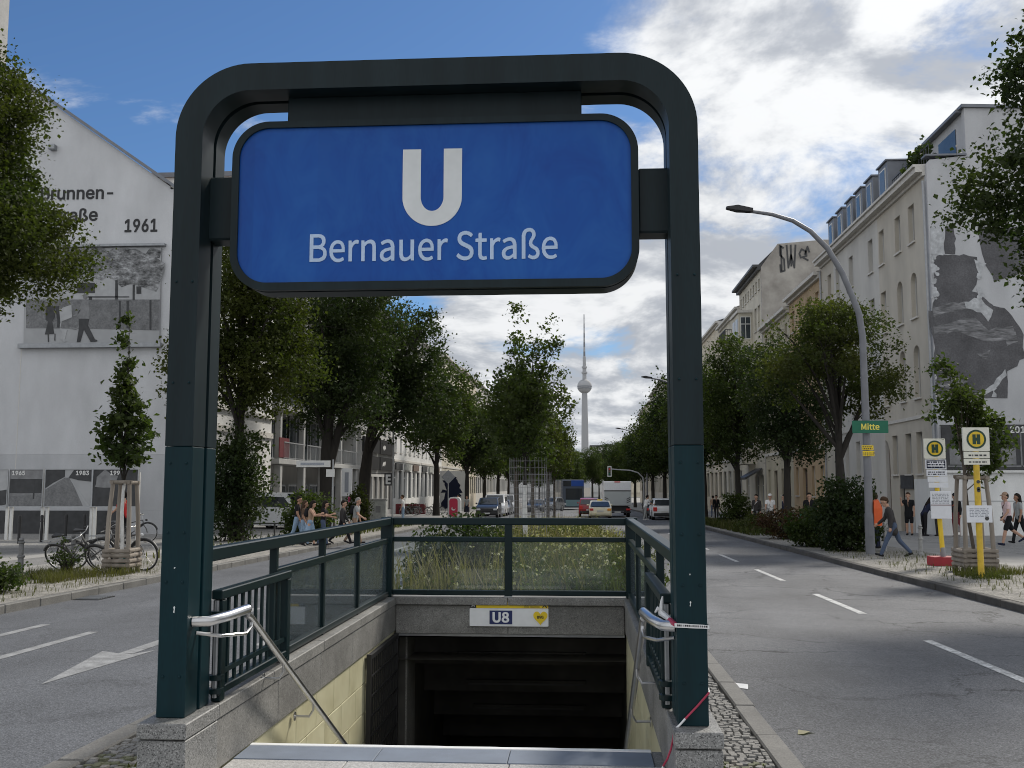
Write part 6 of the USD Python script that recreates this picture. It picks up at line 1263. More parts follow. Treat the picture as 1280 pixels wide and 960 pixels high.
tl = Thing('traffic_light', 'traffic light on a curved mast arm over the right carriageway, seen from the junction', 'traffic light', (6.9, 112, g(112)))
pole_tube(tl, 'mast', [(6.9, 112, g(112) - .1), (6.9, 112, 2.0), (6.8, 112, 2.6), (6.3, 112, 3.1), (5.5, 112, 3.35), (3.4, 112, 3.5)], [.1, .09, .08, .075, .07, .06], 'galvanised', 8)
hd = tl.part('signal_head', MB().box(3.0, 3.32, 111.8, 112.1, 2.75, 3.75, .03), 'plastic_black'); tl.part('contrast_board', MB().prism(rrect(2.92, 3.40, 2.65, 3.85, .08).difference(rrect(3.02, 3.30, 2.78, 3.72, .05)), 111.77, 111.7995), 'window_white', parent=hd)
tl.part('red_lens', MB().prism(Point(3.16, 3.52).buffer(.1), 111.78, 111.7995), 'tail_red', parent=hd); tl.part('yellow_lens', MB().prism(Point(3.16, 3.25).buffer(.1), 111.78, 111.7995), 'brick_dark', parent=hd); tl.part('green_lens', MB().prism(Point(3.16, 2.98).buffer(.1), 111.78, 111.7995), 'sign_green', parent=hd)
rs2 = Thing('road_sign', 'small white sign on a pole on the far right pavement', 'sign', (8.2, 90, g(90))); pole_tube(rs2, 'pole', [(8.2, 90, g(90) - .1), (8.2, 90, 2.0)], .04, 'galvanised', 8); rs2.part('plate', MB().box(7.9, 8.5, 89.93, 89.95, 1.55, 2.0), 'window_white')
gbx = Thing('grit_box', 'low bright green box on the right pavement behind the shrubs', 'box', (9.6, 43.3, g(43))); gbx.part('body', MB().box(9.2, 10.0, 43, 43.6, g(43), g(43) + .75, .04), 'sign_green'); gbx.part('lid', MB().hull(np.array([(9.15, 42.95, .36), (10.05, 42.95, .36), (9.15, 43.65, .36), (10.05, 43.65, .36), (9.2, 43.3, .52), (10.0, 43.3, .52), (9.2, 43.62, .52), (10, 43.62, .52)])), 'sign_green')

# wire cages round the median trees
def wire_cage(label, x, y, r, h, seed):
    T = Thing('wire_cage', label, 'cage', (x, y, g(y))); z0 = g(y); n = 26
    for k in range(n):
        a = 2 * PI * k / n; T.part('upright_wire', MB().tube([(x + r * math.cos(a), y + r * math.sin(a), z0), (x + r * math.cos(a + .02), y + r * math.sin(a + .02), z0 + h)], .0045, 4), 'wire')
    for k in range(16):
        z = z0 + h * (k + .5) / 16; a = np.linspace(0, 2 * PI, 25); T.part('hoop_wire', MB().tube(np.column_stack([x + r * np.cos(a), y + r * np.sin(a), a * 0 + z]), .004, 4, cap=False), 'wire')
    return T
wire_cage('wire mesh cage round the slender ragged tree in the median', -1.30, 25.0, .46, 2.6, 1); wire_cage('second wire mesh cage just behind the first in the median', -1.55, 36.0, .5, 2.5, 2); wire_cage('third wire mesh cage farther along the median', -1.35, 48.0, .5, 2.4, 3)

# ---------------------------------------------------------------- vehicles
def loft(profile, hw, taper_z, taper, edge=.05):
    """A side profile (y, z) given width: rounded at the flanks, leaning in above the belt."""
    p = np.array(profile, float); c = p.mean(0); secs = []
    for sx, k in ((-1, .90), (-.93, 1.0), (0, 1.0), (.93, 1.0), (1, .90)):
        q = c + (p - c) * (1 - (1 - k) * .35); w = hw * sx * (1 - np.clip((q[:, 1] - taper_z) / max(p[:, 1].max() - taper_z, .01), 0, 1) * taper); secs.append(np.column_stack([w, q[:, 0], q[:, 1]]))
    n = len(p); v = np.vstack(secs); f = []
    for s_ in range(4):
        for i in range(n): j = (i + 1) % n; f.append([s_ * n + i, s_ * n + j, (s_ + 1) * n + j, (s_ + 1) * n + i])
    F = np.array(f); F = np.vstack([F[:, [0, 1, 2]], F[:, [0, 2, 3]]])
    _, tri = trimesh.creation.triangulate_polygon(Polygon(p), engine='earcut'); 
    tv_, tri = trimesh.creation.triangulate_polygon(Polygon(p), engine='earcut')
    from scipy.spatial import cKDTree
    idx = cKDTree(p).query(tv_)[1]; tri = idx[tri]
    return v, np.vstack([F, tri, tri[:, ::-1] + 4 * n])
CARS = {'saloon': dict(L=4.6, W=1.8, H=1.45, prof=[(-2.28, .35), (-2.3, .62), (-2.22, .92), (-1.75, 1.0), (-1.15, 1.40), (-.5, 1.46), (.35, 1.42), (1.05, 1.0), (1.9, .86), (2.25, .68), (2.3, .38), (2.2, .24), (-2.2, .24)], rw=[(-2.0, 1.0), (-1.22, 1.38)], fw=[(1.02, 1.02), (.38, 1.40)], sw=[(-1.55, 1.0), (-1.08, 1.36), (.30, 1.37), (.88, 1.0)]),
        'suv': dict(L=4.35, W=1.82, H=1.68, prof=[(-2.1, .4), (-2.14, .75), (-2.08, 1.08), (-1.85, 1.58), (-1.5, 1.68), (.2, 1.66), (.95, 1.12), (1.85, 1.0), (2.12, .8), (2.15, .42), (2.05, .28), (-2.0, .28)], rw=[(-2.07, 1.12), (-1.87, 1.54)], fw=[(.92, 1.15), (.24, 1.62)], sw=[(-1.75, 1.12), (-1.6, 1.55), (.15, 1.56), (.75, 1.12)]),
        'van': dict(L=5.0, W=1.95, H=2.0, prof=[(-2.45, .4), (-2.5, .8), (-2.46, 1.3), (-2.36, 1.92), (-2.1, 2.0), (1.0, 1.96), (1.7, 1.2), (2.3, 1.0), (2.48, .75), (2.5, .42), (2.4, .28), (-2.4, .28)], rw=[(-2.46, 1.3), (-2.38, 1.8)], fw=[(1.68, 1.25), (1.05, 1.9)], sw=[(-2.1, 1.25), (-2.0, 1.75), (.95, 1.75), (1.45, 1.25)])}
def car(name, label, x, y, rot, kind, paint_m, cat='car', rear=True, taxi=False):
    """Built facing +y, its tail towards the camera."""
    d = CARS[kind]; T = Thing(name, label, cat, (x, y, g(y) - .12), rot, local=True); hw = d['W'] / 2; p = d['prof']; wr = .33 if kind != 'suv' else .36
    wy = (-d['L'] * .29, d['L'] * .30)
    body = trimesh.Trimesh(*loft(p, hw, 1.0, .16), process=True)
    T.part('body', body, paint_m, smooth=35)
    tz = max(q[1] for q in p)
    wid = lambda z: hw * (1 - np.clip((z - 1.0) / (tz - 1.0), 0, 1) * .16)
    def glass(nm, a, b, back):
        o = -.012 if back else .012
        ax, bx = wid(a[1]) * .88, wid(b[1]) * .86; T.part(nm, MB().hull(np.array([(s_ * q[0], q[1] + k * o, q[2] + .004 + .012 * k) for k in (0, 1) for s_ in (-1, 1) for q in ((ax, *a), (bx, *b))])), 'car_glass')
    glass('rear_window', *d['rw'], True); glass('windscreen', *d['fw'], False)
    for s_ in (-1, 1):
        sw = d['sw']; pts = np.array([(s_ * (wid(z) + .008), yy, z) for yy, z in sw] + [(s_ * (wid(z) - .02), yy, z) for yy, z in sw]); T.part('side_window', MB().hull(pts), 'car_glass')
        for yy in wy:
            w = T.part('wheel', MB().lathe([(.2, -.11), (wr, -.11), (wr + .01, -.05), (wr + .01, .05), (wr, .11), (.2, .11)], 16, (s_ * (hw - .10), yy, wr), 'x'), 'tyre', smooth=40)
            T.part('rim', MB().lathe([(0, -.115), (.2, -.112), (.215, -.1), (.215, .1), (.2, .112), (0, .115)], 12, (s_ * (hw - .10), yy, wr), 'x'), 'alloy', parent=w)
            T.part('arch', MB().lathe([(wr + .06, -.02), (wr + .06, .02), (.15, .02), (.15, -.02)], 16, (s_ * (hw - .005), yy, wr), 'x'), 'plastic_black', parent=w)
        yb = p[1][0]; zt = .80 if kind != 'van' else 1.1
        T.part('tail_light', MB().box(*sorted((s_ * hw * .62, s_ * hw * .95)), yb - .015, yb + .25, zt - .12, zt + .06 if kind == 'saloon' else zt + .2, .02), 'tail_amber' if taxi and s_ > 0 else 'tail_red')
        yf = max(q[0] for q in p); T.part('headlight', MB().box(*sorted((s_ * hw * .58, s_ * hw * .94)), yf - .3, yf + .01, .66, .80, .03), 'lamp_clear'); T.part('mirror', MB().ball((s_ * (hw + .08), d['fw'][0][0] - .15, d['fw'][0][1] + .06), .09, 1, (1.1, .6, .8)), paint_m)
    yb = min(q[0] for q in p); yf = max(q[0] for q in p)
    T.part('rear_bumper', MB().box(-hw * .9, hw * .9, yb - .05, yb + .2, .34, .56, .03), paint_m if kind == 'saloon' else 'plastic_black'); T.part('front_bumper', MB().box(-hw * .9, hw * .9, yf - .2, yf + .04, .30, .5, .03), paint_m if kind != 'suv' else 'plastic_black'); T.part('grille', MB().box(-hw * .45, hw * .45, yf - .12, yf + .02, .56, .70, .02), 'plastic_black')
    T.part('number_plate', MB().box(-.26, .26, yb - .065, yb - .052, .60, .71), 'window_white'); T.part('number_plate', MB().box(-.26, .26, yf + .042, yf + .052, .36, .47), 'window_white')
    if taxi: T.part('roof_sign', MB().box(-.22, .22, -.35, -.2, 1.455, 1.56, .03), 'yellow_enamel')
    return T
car('taxi', 'cream taxi seen from behind waiting behind the white box truck', 1.55, 84.0, 0, 'saloon', 'car_cream', 'taxi', taxi=True)
car('parked_car', 'red car in front of the cream taxi at the junction', .72, 91, 0, 'suv', 'car_red')
car('parked_car', 'white car seen from behind parked at the right kerb by the portal post', 6.35, 80, 0, 'suv', 'car_white')
car('parked_car', 'black car parked just ahead of the white one at the right kerb', 6.2, 86, 0, 'saloon', 'car_black')
car('parked_car', 'black car facing the camera at the left kerb', -7.8, 86, 180, 'suv', 'car_black')
car('parked_car', 'white van parked directly behind the black car at the left kerb', -7.8, 93, 180, 'van', 'car_white', 'van'); car('parked_car', 'silver grey car parked farther behind the white van', -7.75, 100, 180, 'saloon', 'car_grey'); car('parked_car', 'second white van at the end of the left parking row', -7.8, 107, 180, 'van', 'car_white', 'van')
car('parked_van', 'white van on the left pavement behind the walking group', -15.6, 52.0, -115, 'van', 'car_white', 'van')
car('parked_car', 'dark grey car parked far along the left kerb behind the cages', -5.2, 118, 180, 'saloon', 'car_black')
car('parked_car', 'small dark car waiting far ahead at the junction', -3.6, 126, 160, 'suv', 'car_grey')
tk = Thing('box_truck', 'white box truck with grey tail lift seen from behind on the right carriageway', 'truck', (3.15, 88, g(88) - .12), local=True)
tk.part('box', MB().box(-1.2, 1.2, .0, 5.6, 1.0, 3.12, .03), 'car_white'); tk.part('cab', MB().box(-1.1, 1.1, 5.75, 7.4, .5, 2.5, .1), 'car_white')
tk.part('tail_lift', MB().box(-1.12, 1.12, -.08, -.005, 1.02, 2.22, .01), 'box_grey'); tk.part('upper_door', MB().box(-1.08, 1.08, -.03, -.004, 2.34, 2.98), 'paper_white'); tk.part('seam', MB().box(-1.15, 1.15, -.05, -.004, 2.24, 2.32), 'frame_dark')
tk.part('red_light', MB().box(-.25, .25, -.04, -.004, 3.0, 3.1), 'tail_red')
for s_ in (-1, 1):
    tk.part('rear_lamp', MB().box(*sorted((s_ * .75, s_ * 1.1)), -.06, .0, .62, .76), 'tail_red')
    st_ = MB()
    for k in range(3): st_.prism(Polygon([(s_ * .78, 1.2 + k * .16), (s_ * 1.1, 1.36 + k * .16), (s_ * 1.1, 1.44 + k * .16), (s_ * .78, 1.28 + k * .16)]), -.085, -.0805)
    tk.part('warning_stripe', st_, 'frame_dark', kind='stuff')
    for yy in (1.3, 6.5): w = tk.part('wheel', MB().lathe([(.25, -.15), (.45, -.15), (.45, .15), (.25, .15)], 16, (s_ * .95, yy, .45), 'x'), 'tyre', smooth=40); tk.part('rim', MB().lathe([(0, -.155), (.25, -.152), (.25, .152), (0, .155)], 12, (s_ * .95, yy, .45), 'x'), 'alloy', parent=w)
tk.part('chassis', MB().box(-.9, .9, .1, 7.2, .55, .98), 'plastic_black'); tk.part('underrun_bar', MB().box(-1.15, 1.15, -.02, .08, .38, .52, .02), 'plastic_black'); tk.part('number_plate', MB().box(-.26, .26, -.035, -.022, .40, .50), 'window_white')
bs_ = Thing('bus', 'slate and blue double deck bus at the far junction', 'bus', (-1.1, 138, g(138) - .12), 8, local=True)
bs_.part('body', MB().box(-1.55, 1.55, 0, 10, .3, 4.1, .12), 'bus_slate'); bs_.part('blue_top', MB().box(-.2, 1.5, -.03, -.001, 3.2, 4.0), 'bus_blue'); bs_.part('windscreen', MB().box(-.95, 1.3, -.03, -.001, 1.4, 2.9), 'car_glass'); bs_.part('lower_panel', MB().box(-.95, 1.3, -.03, -.001, .5, 1.35), 'bus_teal'); bs_.part('upper_window', MB().box(-1.3, -.25, -.03, -.001, 3.2, 3.9), 'car_glass')
for s_ in (-1, 1): bs_.part('headlight', MB().box(*sorted((s_ * .9, s_ * 1.2)), -.04, -.0, .7, .9), 'lamp_clear'); bs_.part('wheel', MB().lathe([(0, -.15), (.48, -.15), (.48, .15), (0, .15)], 14, (s_ * 1.4, 1.8, .48), 'x'), 'tyre'); bs_.part('side_window', MB().box(*sorted((s_ * 1.551, s_ * 1.56)), .6, 9.4, 1.5, 2.3), 'car_glass')

# bicycles
def bicycle(label, loc, rotz, lean, m='frame_dark', group=None, light=False):
    """Built along +x with the wheels on the ground, leaned about that line."""
    T = Thing('bicycle', label, 'bicycle', loc, rotz, group=group, local=True); cl, sl = math.cos(lean), math.sin(lean)
    R_ = lambda p: (p[0], p[1] * cl - p[2] * sl, p[1] * sl + p[2] * cl)
    def tb(name, pts, r, mm, n=6, parent=None): return T.part(name, MB().tube([R_(p) for p in pts], r, n), mm, smooth=50, parent=parent)
    for x in (-.52, .52):
        a = np.linspace(0, 2 * PI, 29); w = T.part('wheel', MB().tube([R_((x + .335 * math.cos(t), 0, .345 + .335 * math.sin(t))) for t in a], .019, 7, cap=False), 'tyre', smooth=60)
        T.part('rim', MB().tube([R_((x + .312 * math.cos(t), 0, .345 + .312 * math.sin(t))) for t in a], .010, 5, cap=False), 'steel', parent=w)
        sp_ = MB()
        for k in range(16): t = 2 * PI * k / 16; sp_.tube([R_((x + .02 * math.cos(t + 1), .02 * (-1) ** k, .345 + .02 * math.sin(t + 1))), R_((x + .31 * math.cos(t), 0, .345 + .31 * math.sin(t)))], .0022, 3)
        T.part('spoke_set', sp_, 'steel', parent=w, kind='stuff')
        T.part('mudguard', MB().tube([R_((x + .372 * math.cos(t), 0, .345 + .372 * math.sin(t))) for t in np.linspace(.3, 2.6, 12)], .02, 5), m, smooth=50, parent=w)
    bb, st_, hd_, hb = (-.1, 0, .29), (-.26, 0, .80), (.34, 0, .80), (.38, 0, .62)
    fr = MB()
    for a, b in ((bb, st_), (bb, hb), ((-.22, 0, .66), hd_), (hd_, hb)): fr.tube([R_(a), R_(b)], .017, 7)
    for s_ in (-.03, .03): fr.tube([R_((-.52, s_, .345)), R_((bb[0], s_ * .5, bb[2]))], .010, 5).tube([R_((-.52, s_, .345)), R_((-.24, s_ * .6, .74))], .009, 5).tube([R_((hb[0], s_, hb[2])), R_((.47, s_, .5)), R_((.52, s_, .345))], .011, 5)
    T.part('frame', fr, m, smooth=50)
    tb('seat_post', [st_, (-.285, 0, .90)], .013, 'steel'); T.part('saddle', MB().hull(np.array([R_(p) for p in ((-.42, -.08, .92), (-.42, .08, .92), (-.14, 0, .93), (-.42, -.07, .97), (-.42, .07, .97), (-.14, 0, .955), (-.3, -.05, .96), (-.3, .05, .96))])), 'plastic_black')
    tb('stem', [hd_, (.30, 0, .98)], .012, 'steel'); tb('handlebar', [(.18, -.29, .97), (.30, -.26, 1.02), (.35, -.1, 1.0), (.30, 0, .98), (.35, .1, 1.0), (.30, .26, 1.02), (.18, .29, .97)], .011, 'steel', 7)
    for s_ in (-1, 1): tb('grip', [(.18, s_ * .29, .97), (.27, s_ * .27, 1.01)], .017, 'plastic_black'); tb('pedal', [(-.1 + s_ * .12, s_ * .08, .29 - s_ * .11), (-.1 + s_ * .12, s_ * .16, .29 - s_ * .11)], .014, 'plastic_black'); tb('crank', [(-.1, s_ * .06, .29), (-.1 + s_ * .12, s_ * .08, .29 - s_ * .11)], .009, 'steel')
    T.part('chainring', MB().lathe([(.02, -.004), (.09, -.004), (.09, .004), (.02, .004)], 16, R_((-.1, .045, .29)), 'y'), 'steel_dull')
    rk = MB().tube([R_((-.85, -.05, .76)), R_((-.3, -.05, .77))], .007, 5).tube([R_((-.85, .05, .76)), R_((-.3, .05, .77))], .007, 5)
    for x in (-.8, -.6, -.4): rk.tube([R_((x, -.05, .76)), R_((x, .05, .76))], .006, 4)
    rk.tube([R_((-.62, .04, .76)), R_((-.52, .04, .345))], .006, 4).tube([R_((-.62, -.04, .76)), R_((-.52, -.04, .345))], .006, 4); T.part('rack', rk, 'steel_dull')
    T.part('headlamp', MB().ball(R_((.47, 0, .80)), .045, 1, (1.1, .9, .9)), 'lamp_clear' if light else 'plastic_black')
    return T
bicycle('upright dark bicycle leaning on the left timber guard, front wheel to the right', (-10.2, 22.15, g(22)), -8, .10, light=True)
bicycle('fallen-over bicycle leaning low against the left side of the timber guard', (-10.95, 21.85, g(22)), -12, .55)
bicycle('second dark bicycle tilted behind the fallen one near the bollard', (-11.0, 22.55, g(22.5)), 6, .35)
bicycle('bicycle of the rider in red by the dark photo board', (-16.1, 35.6, g(35.6)), 10, .0)
for i, (x, y, rz) in enumerate(((-15.0, 88, 10), (-14.2, 90.5, -15), (-15.5, 93, 5), (-13.6, 95, 20))): bicycle('%s bicycle parked before the white shop house' % ('nearest', 'second', 'third', 'farthest')[i], (x, y, g(y)), rz, .1, group='bicycles parked before the shop house')
bicycle('white-lit bicycle standing by the far people on the right pavement', (9.4, 52, g(52)), 80, .1)
pb_ = Thing('planter', 'dark red planter box in front of the white shop house', 'planter', (-16.6, 96, g(96))); pb_.part('box', MB().box(-17.6, -14.8, 95.6, 96.2, g(96), g(96) + .95, .03), 'cloth_maroon'); pb_.part('soil', MB().box(-17.5, -14.9, 95.7, 96.1, g(96) + .951, g(96) + .97), 'ground_soil')
shrub('planter_shrub', 'dark plants growing out of the dark red planter', -16.2, 95.9, 1.2, .3, .9, .2, 'leaf_dark', 60, 55, cat='plants')

# ---------------------------------------------------------------- people
def bones(bs, r_len=.035, smooth_n=6, grow=0.0):
    """The union of tapered bones (a, ra, b, rb) as one smooth surface."""
    M_ = manifold3d.Manifold; parts = []
    for a, ra, b, rb in bs:
        pts = []
        for c, r in ((a, ra + grow), (b, rb + grow)):
            s_ = trimesh.creation.icosphere(1, 1.0).vertices * r + np.asarray(c, float); pts.append(s_)
        parts.append(M_.hull_points(np.vstack(pts)))
    u = M_.batch_boolean(parts, manifold3d.OpType.Add).refine_to_length(r_len)
    m = u.to_mesh(); t = trimesh.Trimesh(np.array(m.vert_properties)[:, :3], np.array(m.tri_verts), process=True)
    trimesh.smoothing.filter_taubin(t, iterations=smooth_n); return t

def person(label, x, y, face, h=1.74, lean=4, hipL=0, kneeL=4, hipR=0, kneeR=4, shL=0, elL=15, shR=0, elR=15, abL=8, abR=8, top='cloth_black', sleeve='short', legs='trousers', leg_m='cloth_denim', hair='hair_dark', hair_len='short', skin='skin', shoe='shoe_dark', head_down=0, bag=None, bag_m='cloth_black', cap=None, turn=0, group=None, open_hem=0.0, base=None, coat=False):
    """A figure facing +y before turning; angles in degrees, forward positive."""
    T = Thing('person', label, 'person', (x, y, (g(y) if base is None else base)), face, group=group, local=True); k = h / 1.74
    d2 = math.radians
    def fwd(L, a): return np.array([0, math.sin(d2(a)) * L, -math.cos(d2(a)) * L])
    th, sh_ = .43 * k, .42 * k
    legsd = {}
    for s_, hip, knee in ((-1, hipL, kneeL), (1, hipR, kneeR)):
        H = np.array([s_ * .09 * k, 0, 0]); K = H + fwd(th, hip) + [s_ * .005, 0, 0]; A = K + fwd(sh_, hip - knee); legsd[s_] = [H, K, A, hip - knee]
    zmin = min(v[2][2] for v in legsd.values()); pel = np.array([0, 0, -zmin + .085 * k])
    for s_ in legsd: legsd[s_][:3] = [v + pel for v in legsd[s_][:3]]
    tl_ = d2(lean); up = np.array([0, math.sin(tl_), math.cos(tl_)]); fw = np.array([0, math.cos(tl_), -math.sin(tl_)])
    waist, chest, neck = pel + up * .16 * k, pel + up * .40 * k, pel + up * .54 * k
    ha = d2(lean * .4 + head_down); hup = np.array([0, math.sin(ha), math.cos(ha)]); hfw = np.array([0, math.cos(ha), -math.sin(ha)])
    headc = neck + hup * .155 * k + hfw * .02 * k
    tz_ = rot_z(d2(turn)); hrot = lambda v: tz_ @ v
    # head: skull, jaw, nose, ears, brow joined with neck, arms, hands, shins into one body
    B = [(neck - up * .06 * k, .062 * k, neck + hup * .06 * k, .056 * k),
         (headc + hup * .035 * k, .092 * k, headc + hup * .03 * k - hrot(hfw) * .028 * k, .095 * k), (headc + hup * .01 * k, .078 * k, headc - hup * .075 * k + hrot(hfw) * .045 * k, .043 * k),
         (headc - hup * .005 * k + hrot(hfw) * .085 * k, .012 * k, headc - hup * .035 * k + hrot(hfw) * .105 * k, .016 * k)]
    side = np.array([1.0, 0, 0])
    for s_ in (-1, 1): e = headc - hup * .01 * k + hrot(side * s_) * .088 * k; B.append((e + hup * .018 * k, .014 * k, e - hup * .02 * k, .011 * k))
    arms = {}
    for s_, sh0, el, ab in ((-1, shL, elL, abL), (1, shR, elR, abR)):
        S0 = chest + up * .085 * k + side * s_ * .178 * k; aa, bb = d2(sh0), d2(ab)
        u_ = np.array([s_ * math.sin(bb), math.sin(aa) * math.cos(bb), -math.cos(aa) * math.cos(bb)]); E_ = S0 + u_ * .285 * k
        f_ = np.array([s_ * math.sin(bb) * .25, math.sin(aa + d2(el)), -math.cos(aa + d2(el))]); f_ /= np.linalg.norm(f_); Wr = E_ + f_ * .25 * k
        arms[s_] = (S0, E_, Wr, f_); B += [(S0, .052 * k, E_, .041 * k), (E_, .041 * k, Wr, .027 * k)]
        pm = Wr + f_ * .075 * k; B.append((Wr, .028 * k, pm, .034 * k))
        inn = np.cross(f_, side * s_); inn /= np.linalg.norm(inn) + 1e-9
        for j, (o, ln) in enumerate(((-.027, .066), (-.009, .078), (.009, .074), (.026, .058))):
            f0 = pm + inn * o * k; f1 = f0 + (f_ * .72 - side * s_ * .35) * ln * .6 * k; f2 = f1 + (f_ * .45 - side * s_ * .75) * ln * .5 * k; B += [(f0, .0095 * k, f1, .0088 * k), (f1, .0088 * k, f2, .0072 * k)]
        t0 = Wr + f_ * .03 * k - inn * .028 * k; B += [(t0, .0115 * k, t0 - inn * .022 * k + f_ * .04 * k - side * s_ * .015 * k, .009 * k)]
    for s_, (H, K, A, a) in legsd.items(): B += [(H, .075 * k, K, .055 * k), (K, .056 * k, K + (A - K) * .35, .058 * k), (K + (A - K) * .35, .056 * k, A, .037 * k)]
    B += [(pel, .085 * k, chest, .09 * k)]
    T.part('body', bones(B, .030, 4), skin, smooth=True)
    # clothes follow the limbs
    C = []
    for s_ in (-1, 1): C += [(pel + side * s_ * .055 * k + up * .0, .108 * k + open_hem * .3, waist + side * s_ * .05 * k, .102 * k), (waist + side * s_ * .05 * k, .102 * k, chest + side * s_ * .075 * k, .112 * k), (chest + side * s_ * .075 * k, .11 * k, chest + up * .09 * k + side * s_ * .13 * k, .06 * k), (chest + up * .08 * k + side * s_ * .1 * k, .07 * k, neck - up * .035 * k + side * s_ * .03 * k, .055 * k)]
    if coat: C += [(pel - np.array([0, 0, .16 * k]) + side * s_ * .05 * k, .125 * k, waist, .11 * k) for s_ in (-1, 1)]
    for s_, (S0, E_, Wr, f_) in arms.items():
        if sleeve != 'none': C.append((S0, .067 * k, S0 + (E_ - S0) * (1 if sleeve == 'long' else .62), .055 * k))
        if sleeve == 'long': C.append((E_, .056 * k, E_ + (Wr - E_) * .93, .041 * k))
    T.part('shirt' if not coat else 'coat', bones(C, .045, 5), top, smooth=True)
    Lg = [(pel + side * s_ * .05 * k + up * .07 * k, .105 * k, legsd[s_][0], .098 * k) for s_ in (-1, 1)]
    if legs == 'skirt': Lg += [(pel, .12 * k, (legsd[s_][0] + (legsd[s_][1] - legsd[s_][0]) * .9), .12 * k) for s_ in (-1, 1)]
    else:
        for s_, (H, K, A, a) in legsd.items():
            Lg.append((H, .096 * k, H + (K - H) * (1 if legs == 'trousers' else .86), .066 * k if legs == 'trousers' else .085 * k))
            if legs == 'trousers': Lg += [(K, .066 * k, A + (A - K) * .02, .052 * k)]
    T.part('skirt' if legs == 'skirt' else legs, bones(Lg, .045, 5), leg_m, smooth=True)
    for s_, (H, K, A, a) in legsd.items():
        fa = d2(max(-28, min(a * .6, 30))); fd = np.array([0, math.cos(fa), math.sin(fa)]); heel = A + np.array([0, -.035 * k, -.045 * k]); toe = heel + fd * .19 * k + [0, 0, -.004]
        if toe[2] < .03: toe[2] = .03
        if heel[2] < .035: heel[2] = .035
        T.part('shoe', bones([(heel, .038 * k, toe, .031 * k), (heel, .036 * k, A, .04 * k)], .03, 3), shoe, smooth=True)
    hc = headc + hup * .045 * k - hrot(hfw) * .018 * k
    if cap: T.part('cap', bones([(hc + hup * .03 * k, .100 * k, hc + hup * .035 * k, .101 * k), (hc + hup * .02 * k + hrot(hfw) * .07 * k, .03 * k, hc + hup * .015 * k + hrot(hfw) * .16 * k, .016 * k)], .03, 3), cap, smooth=True)
    if hair_len != 'bald':
        Hh = [(hc + hup * .028 * k, .098 * k, hc - hrot(hfw) * .022 * k + hup * .005 * k, .100 * k), (hc - hrot(hfw) * .03 * k, .092 * k, hc - hrot(hfw) * .045 * k - hup * .05 * k, .07 * k)]
        if hair_len == 'long': Hh += [(hc - hrot(hfw) * .045 * k, .09 * k, neck - up * .10 * k - fw * .085 * k, .075 * k)] + [(hc - hrot(hfw) * .02 * k + hrot(side * s_) * .05 * k, .06 * k, neck - up * .05 * k - fw * .05 * k + side * s_ * .07 * k, .04 * k) for s_ in (-1, 1)]
        if hair_len == 'bun': Hh += [(hc - hrot(hfw) * .1 * k + hup * .04 * k, .05 * k, hc - hrot(hfw) * .12 * k + hup * .05 * k, .045 * k)]
        T.part('hair', bones(Hh, .03, 3), hair, smooth=True)
    for s_ in (-1, 1): T.part('eye', MB().ball(headc + hup * .008 * k + hrot(hfw) * .082 * k + hrot(side * s_) * .032 * k, .010 * k, 1), 'eye_dark')
    T.part('mouth', MB().ball(headc - hup * .062 * k + hrot(hfw) * .085 * k, .02 * k, 1, (1, .35, .25)), 'cloth_maroon')
    if bag == 'backpack': T.part('backpack', bones([(chest - fw * .17 * k - up * .12 * k + side * s_ * .06, .10 * k, chest - fw * .16 * k + up * .05 * k + side * s_ * .05, .085 * k) for s_ in (-1, 1)], .05, 4), bag_m, smooth=True)
    if bag == 'shoulder':
        T.part('bag', bones([(pel + side * .2 * k + up * .02, .06, pel + side * .22 * k + up * .16, .055), (pel + side * .2 * k + fw * .1 + up * .02, .05, pel + side * .2 * k - fw * .1 + up * .02, .05)], .05, 4), bag_m, smooth=True); T.part('bag_strap', MB().tube([pel + side * .2 * k + up * .18 + fw * .02, chest + fw * .135 * k, chest - side * .12 * k + up * .12 * k + fw * .03], .012, 5), bag_m)
    if bag == 'phone': a = arms[1][2] + arms[1][3] * .1; T.part('phone', MB().box(a[0] - .04, a[0] + .04, a[1] - .01, a[1] + .01, a[2] - .02, a[2] + .13), 'plastic_black')
    return T
# left group at the kerb (walking to the right)
person('tall person in black with jeans at the left of the walking group, back half turned', -9.82, 34.72, -100, 1.64, hipL=14, hipR=-14, kneeR=18, top='cloth_black', leg_m='cloth_light_denim', skin='skin_tan', shL=-15, shR=12)
person('woman in a brown top and pale jeans, second in the walking group', -9.46, 34.20, -90, 1.50, hipL=-12, hipR=16, kneeL=14, top='cloth_brown', leg_m='cloth_light_denim', hair='hair_brown', hair_len='long', skin='skin_tan', elR=30)
person('woman with a light top, denim skirt and dark backpack looking at her phone', -9.06, 33.57, -85, 1.50, hipL=12, hipR=-14, kneeR=16, top='cloth_tan', sleeve='none', legs='skirt', leg_m='cloth_light_denim', hair_len='long', bag='backpack', shR=35, elR=70, shL=30, elL=60, head_down=18)
person('woman in a black top and dark jeans, frontmost of the walking group', -8.78, 34.20, -88, 1.49, hipL=-10, hipR=14, kneeL=10, top='cloth_black', leg_m='cloth_denim', hair_len='long', shR=30, elR=75, shL=20, elL=60, head_down=12)
person('person in dark clothes striding ahead of the man with the rucksack', -8.29, 34.92, -90, 1.54, hipL=24, hipR=-22, kneeR=24, top='cloth_charcoal', sleeve='long', leg_m='cloth_black', elL=40)
person('man in a grey shirt and pale trousers carrying a rucksack with a white strap', -7.92, 35.24, -92, 1.62, lean=10, hipL=-18, hipR=20, kneeL=20, top='cloth_grey', leg_m='cloth_tan', hair='hair_grey', bag='backpack', shR=18, elR=40)
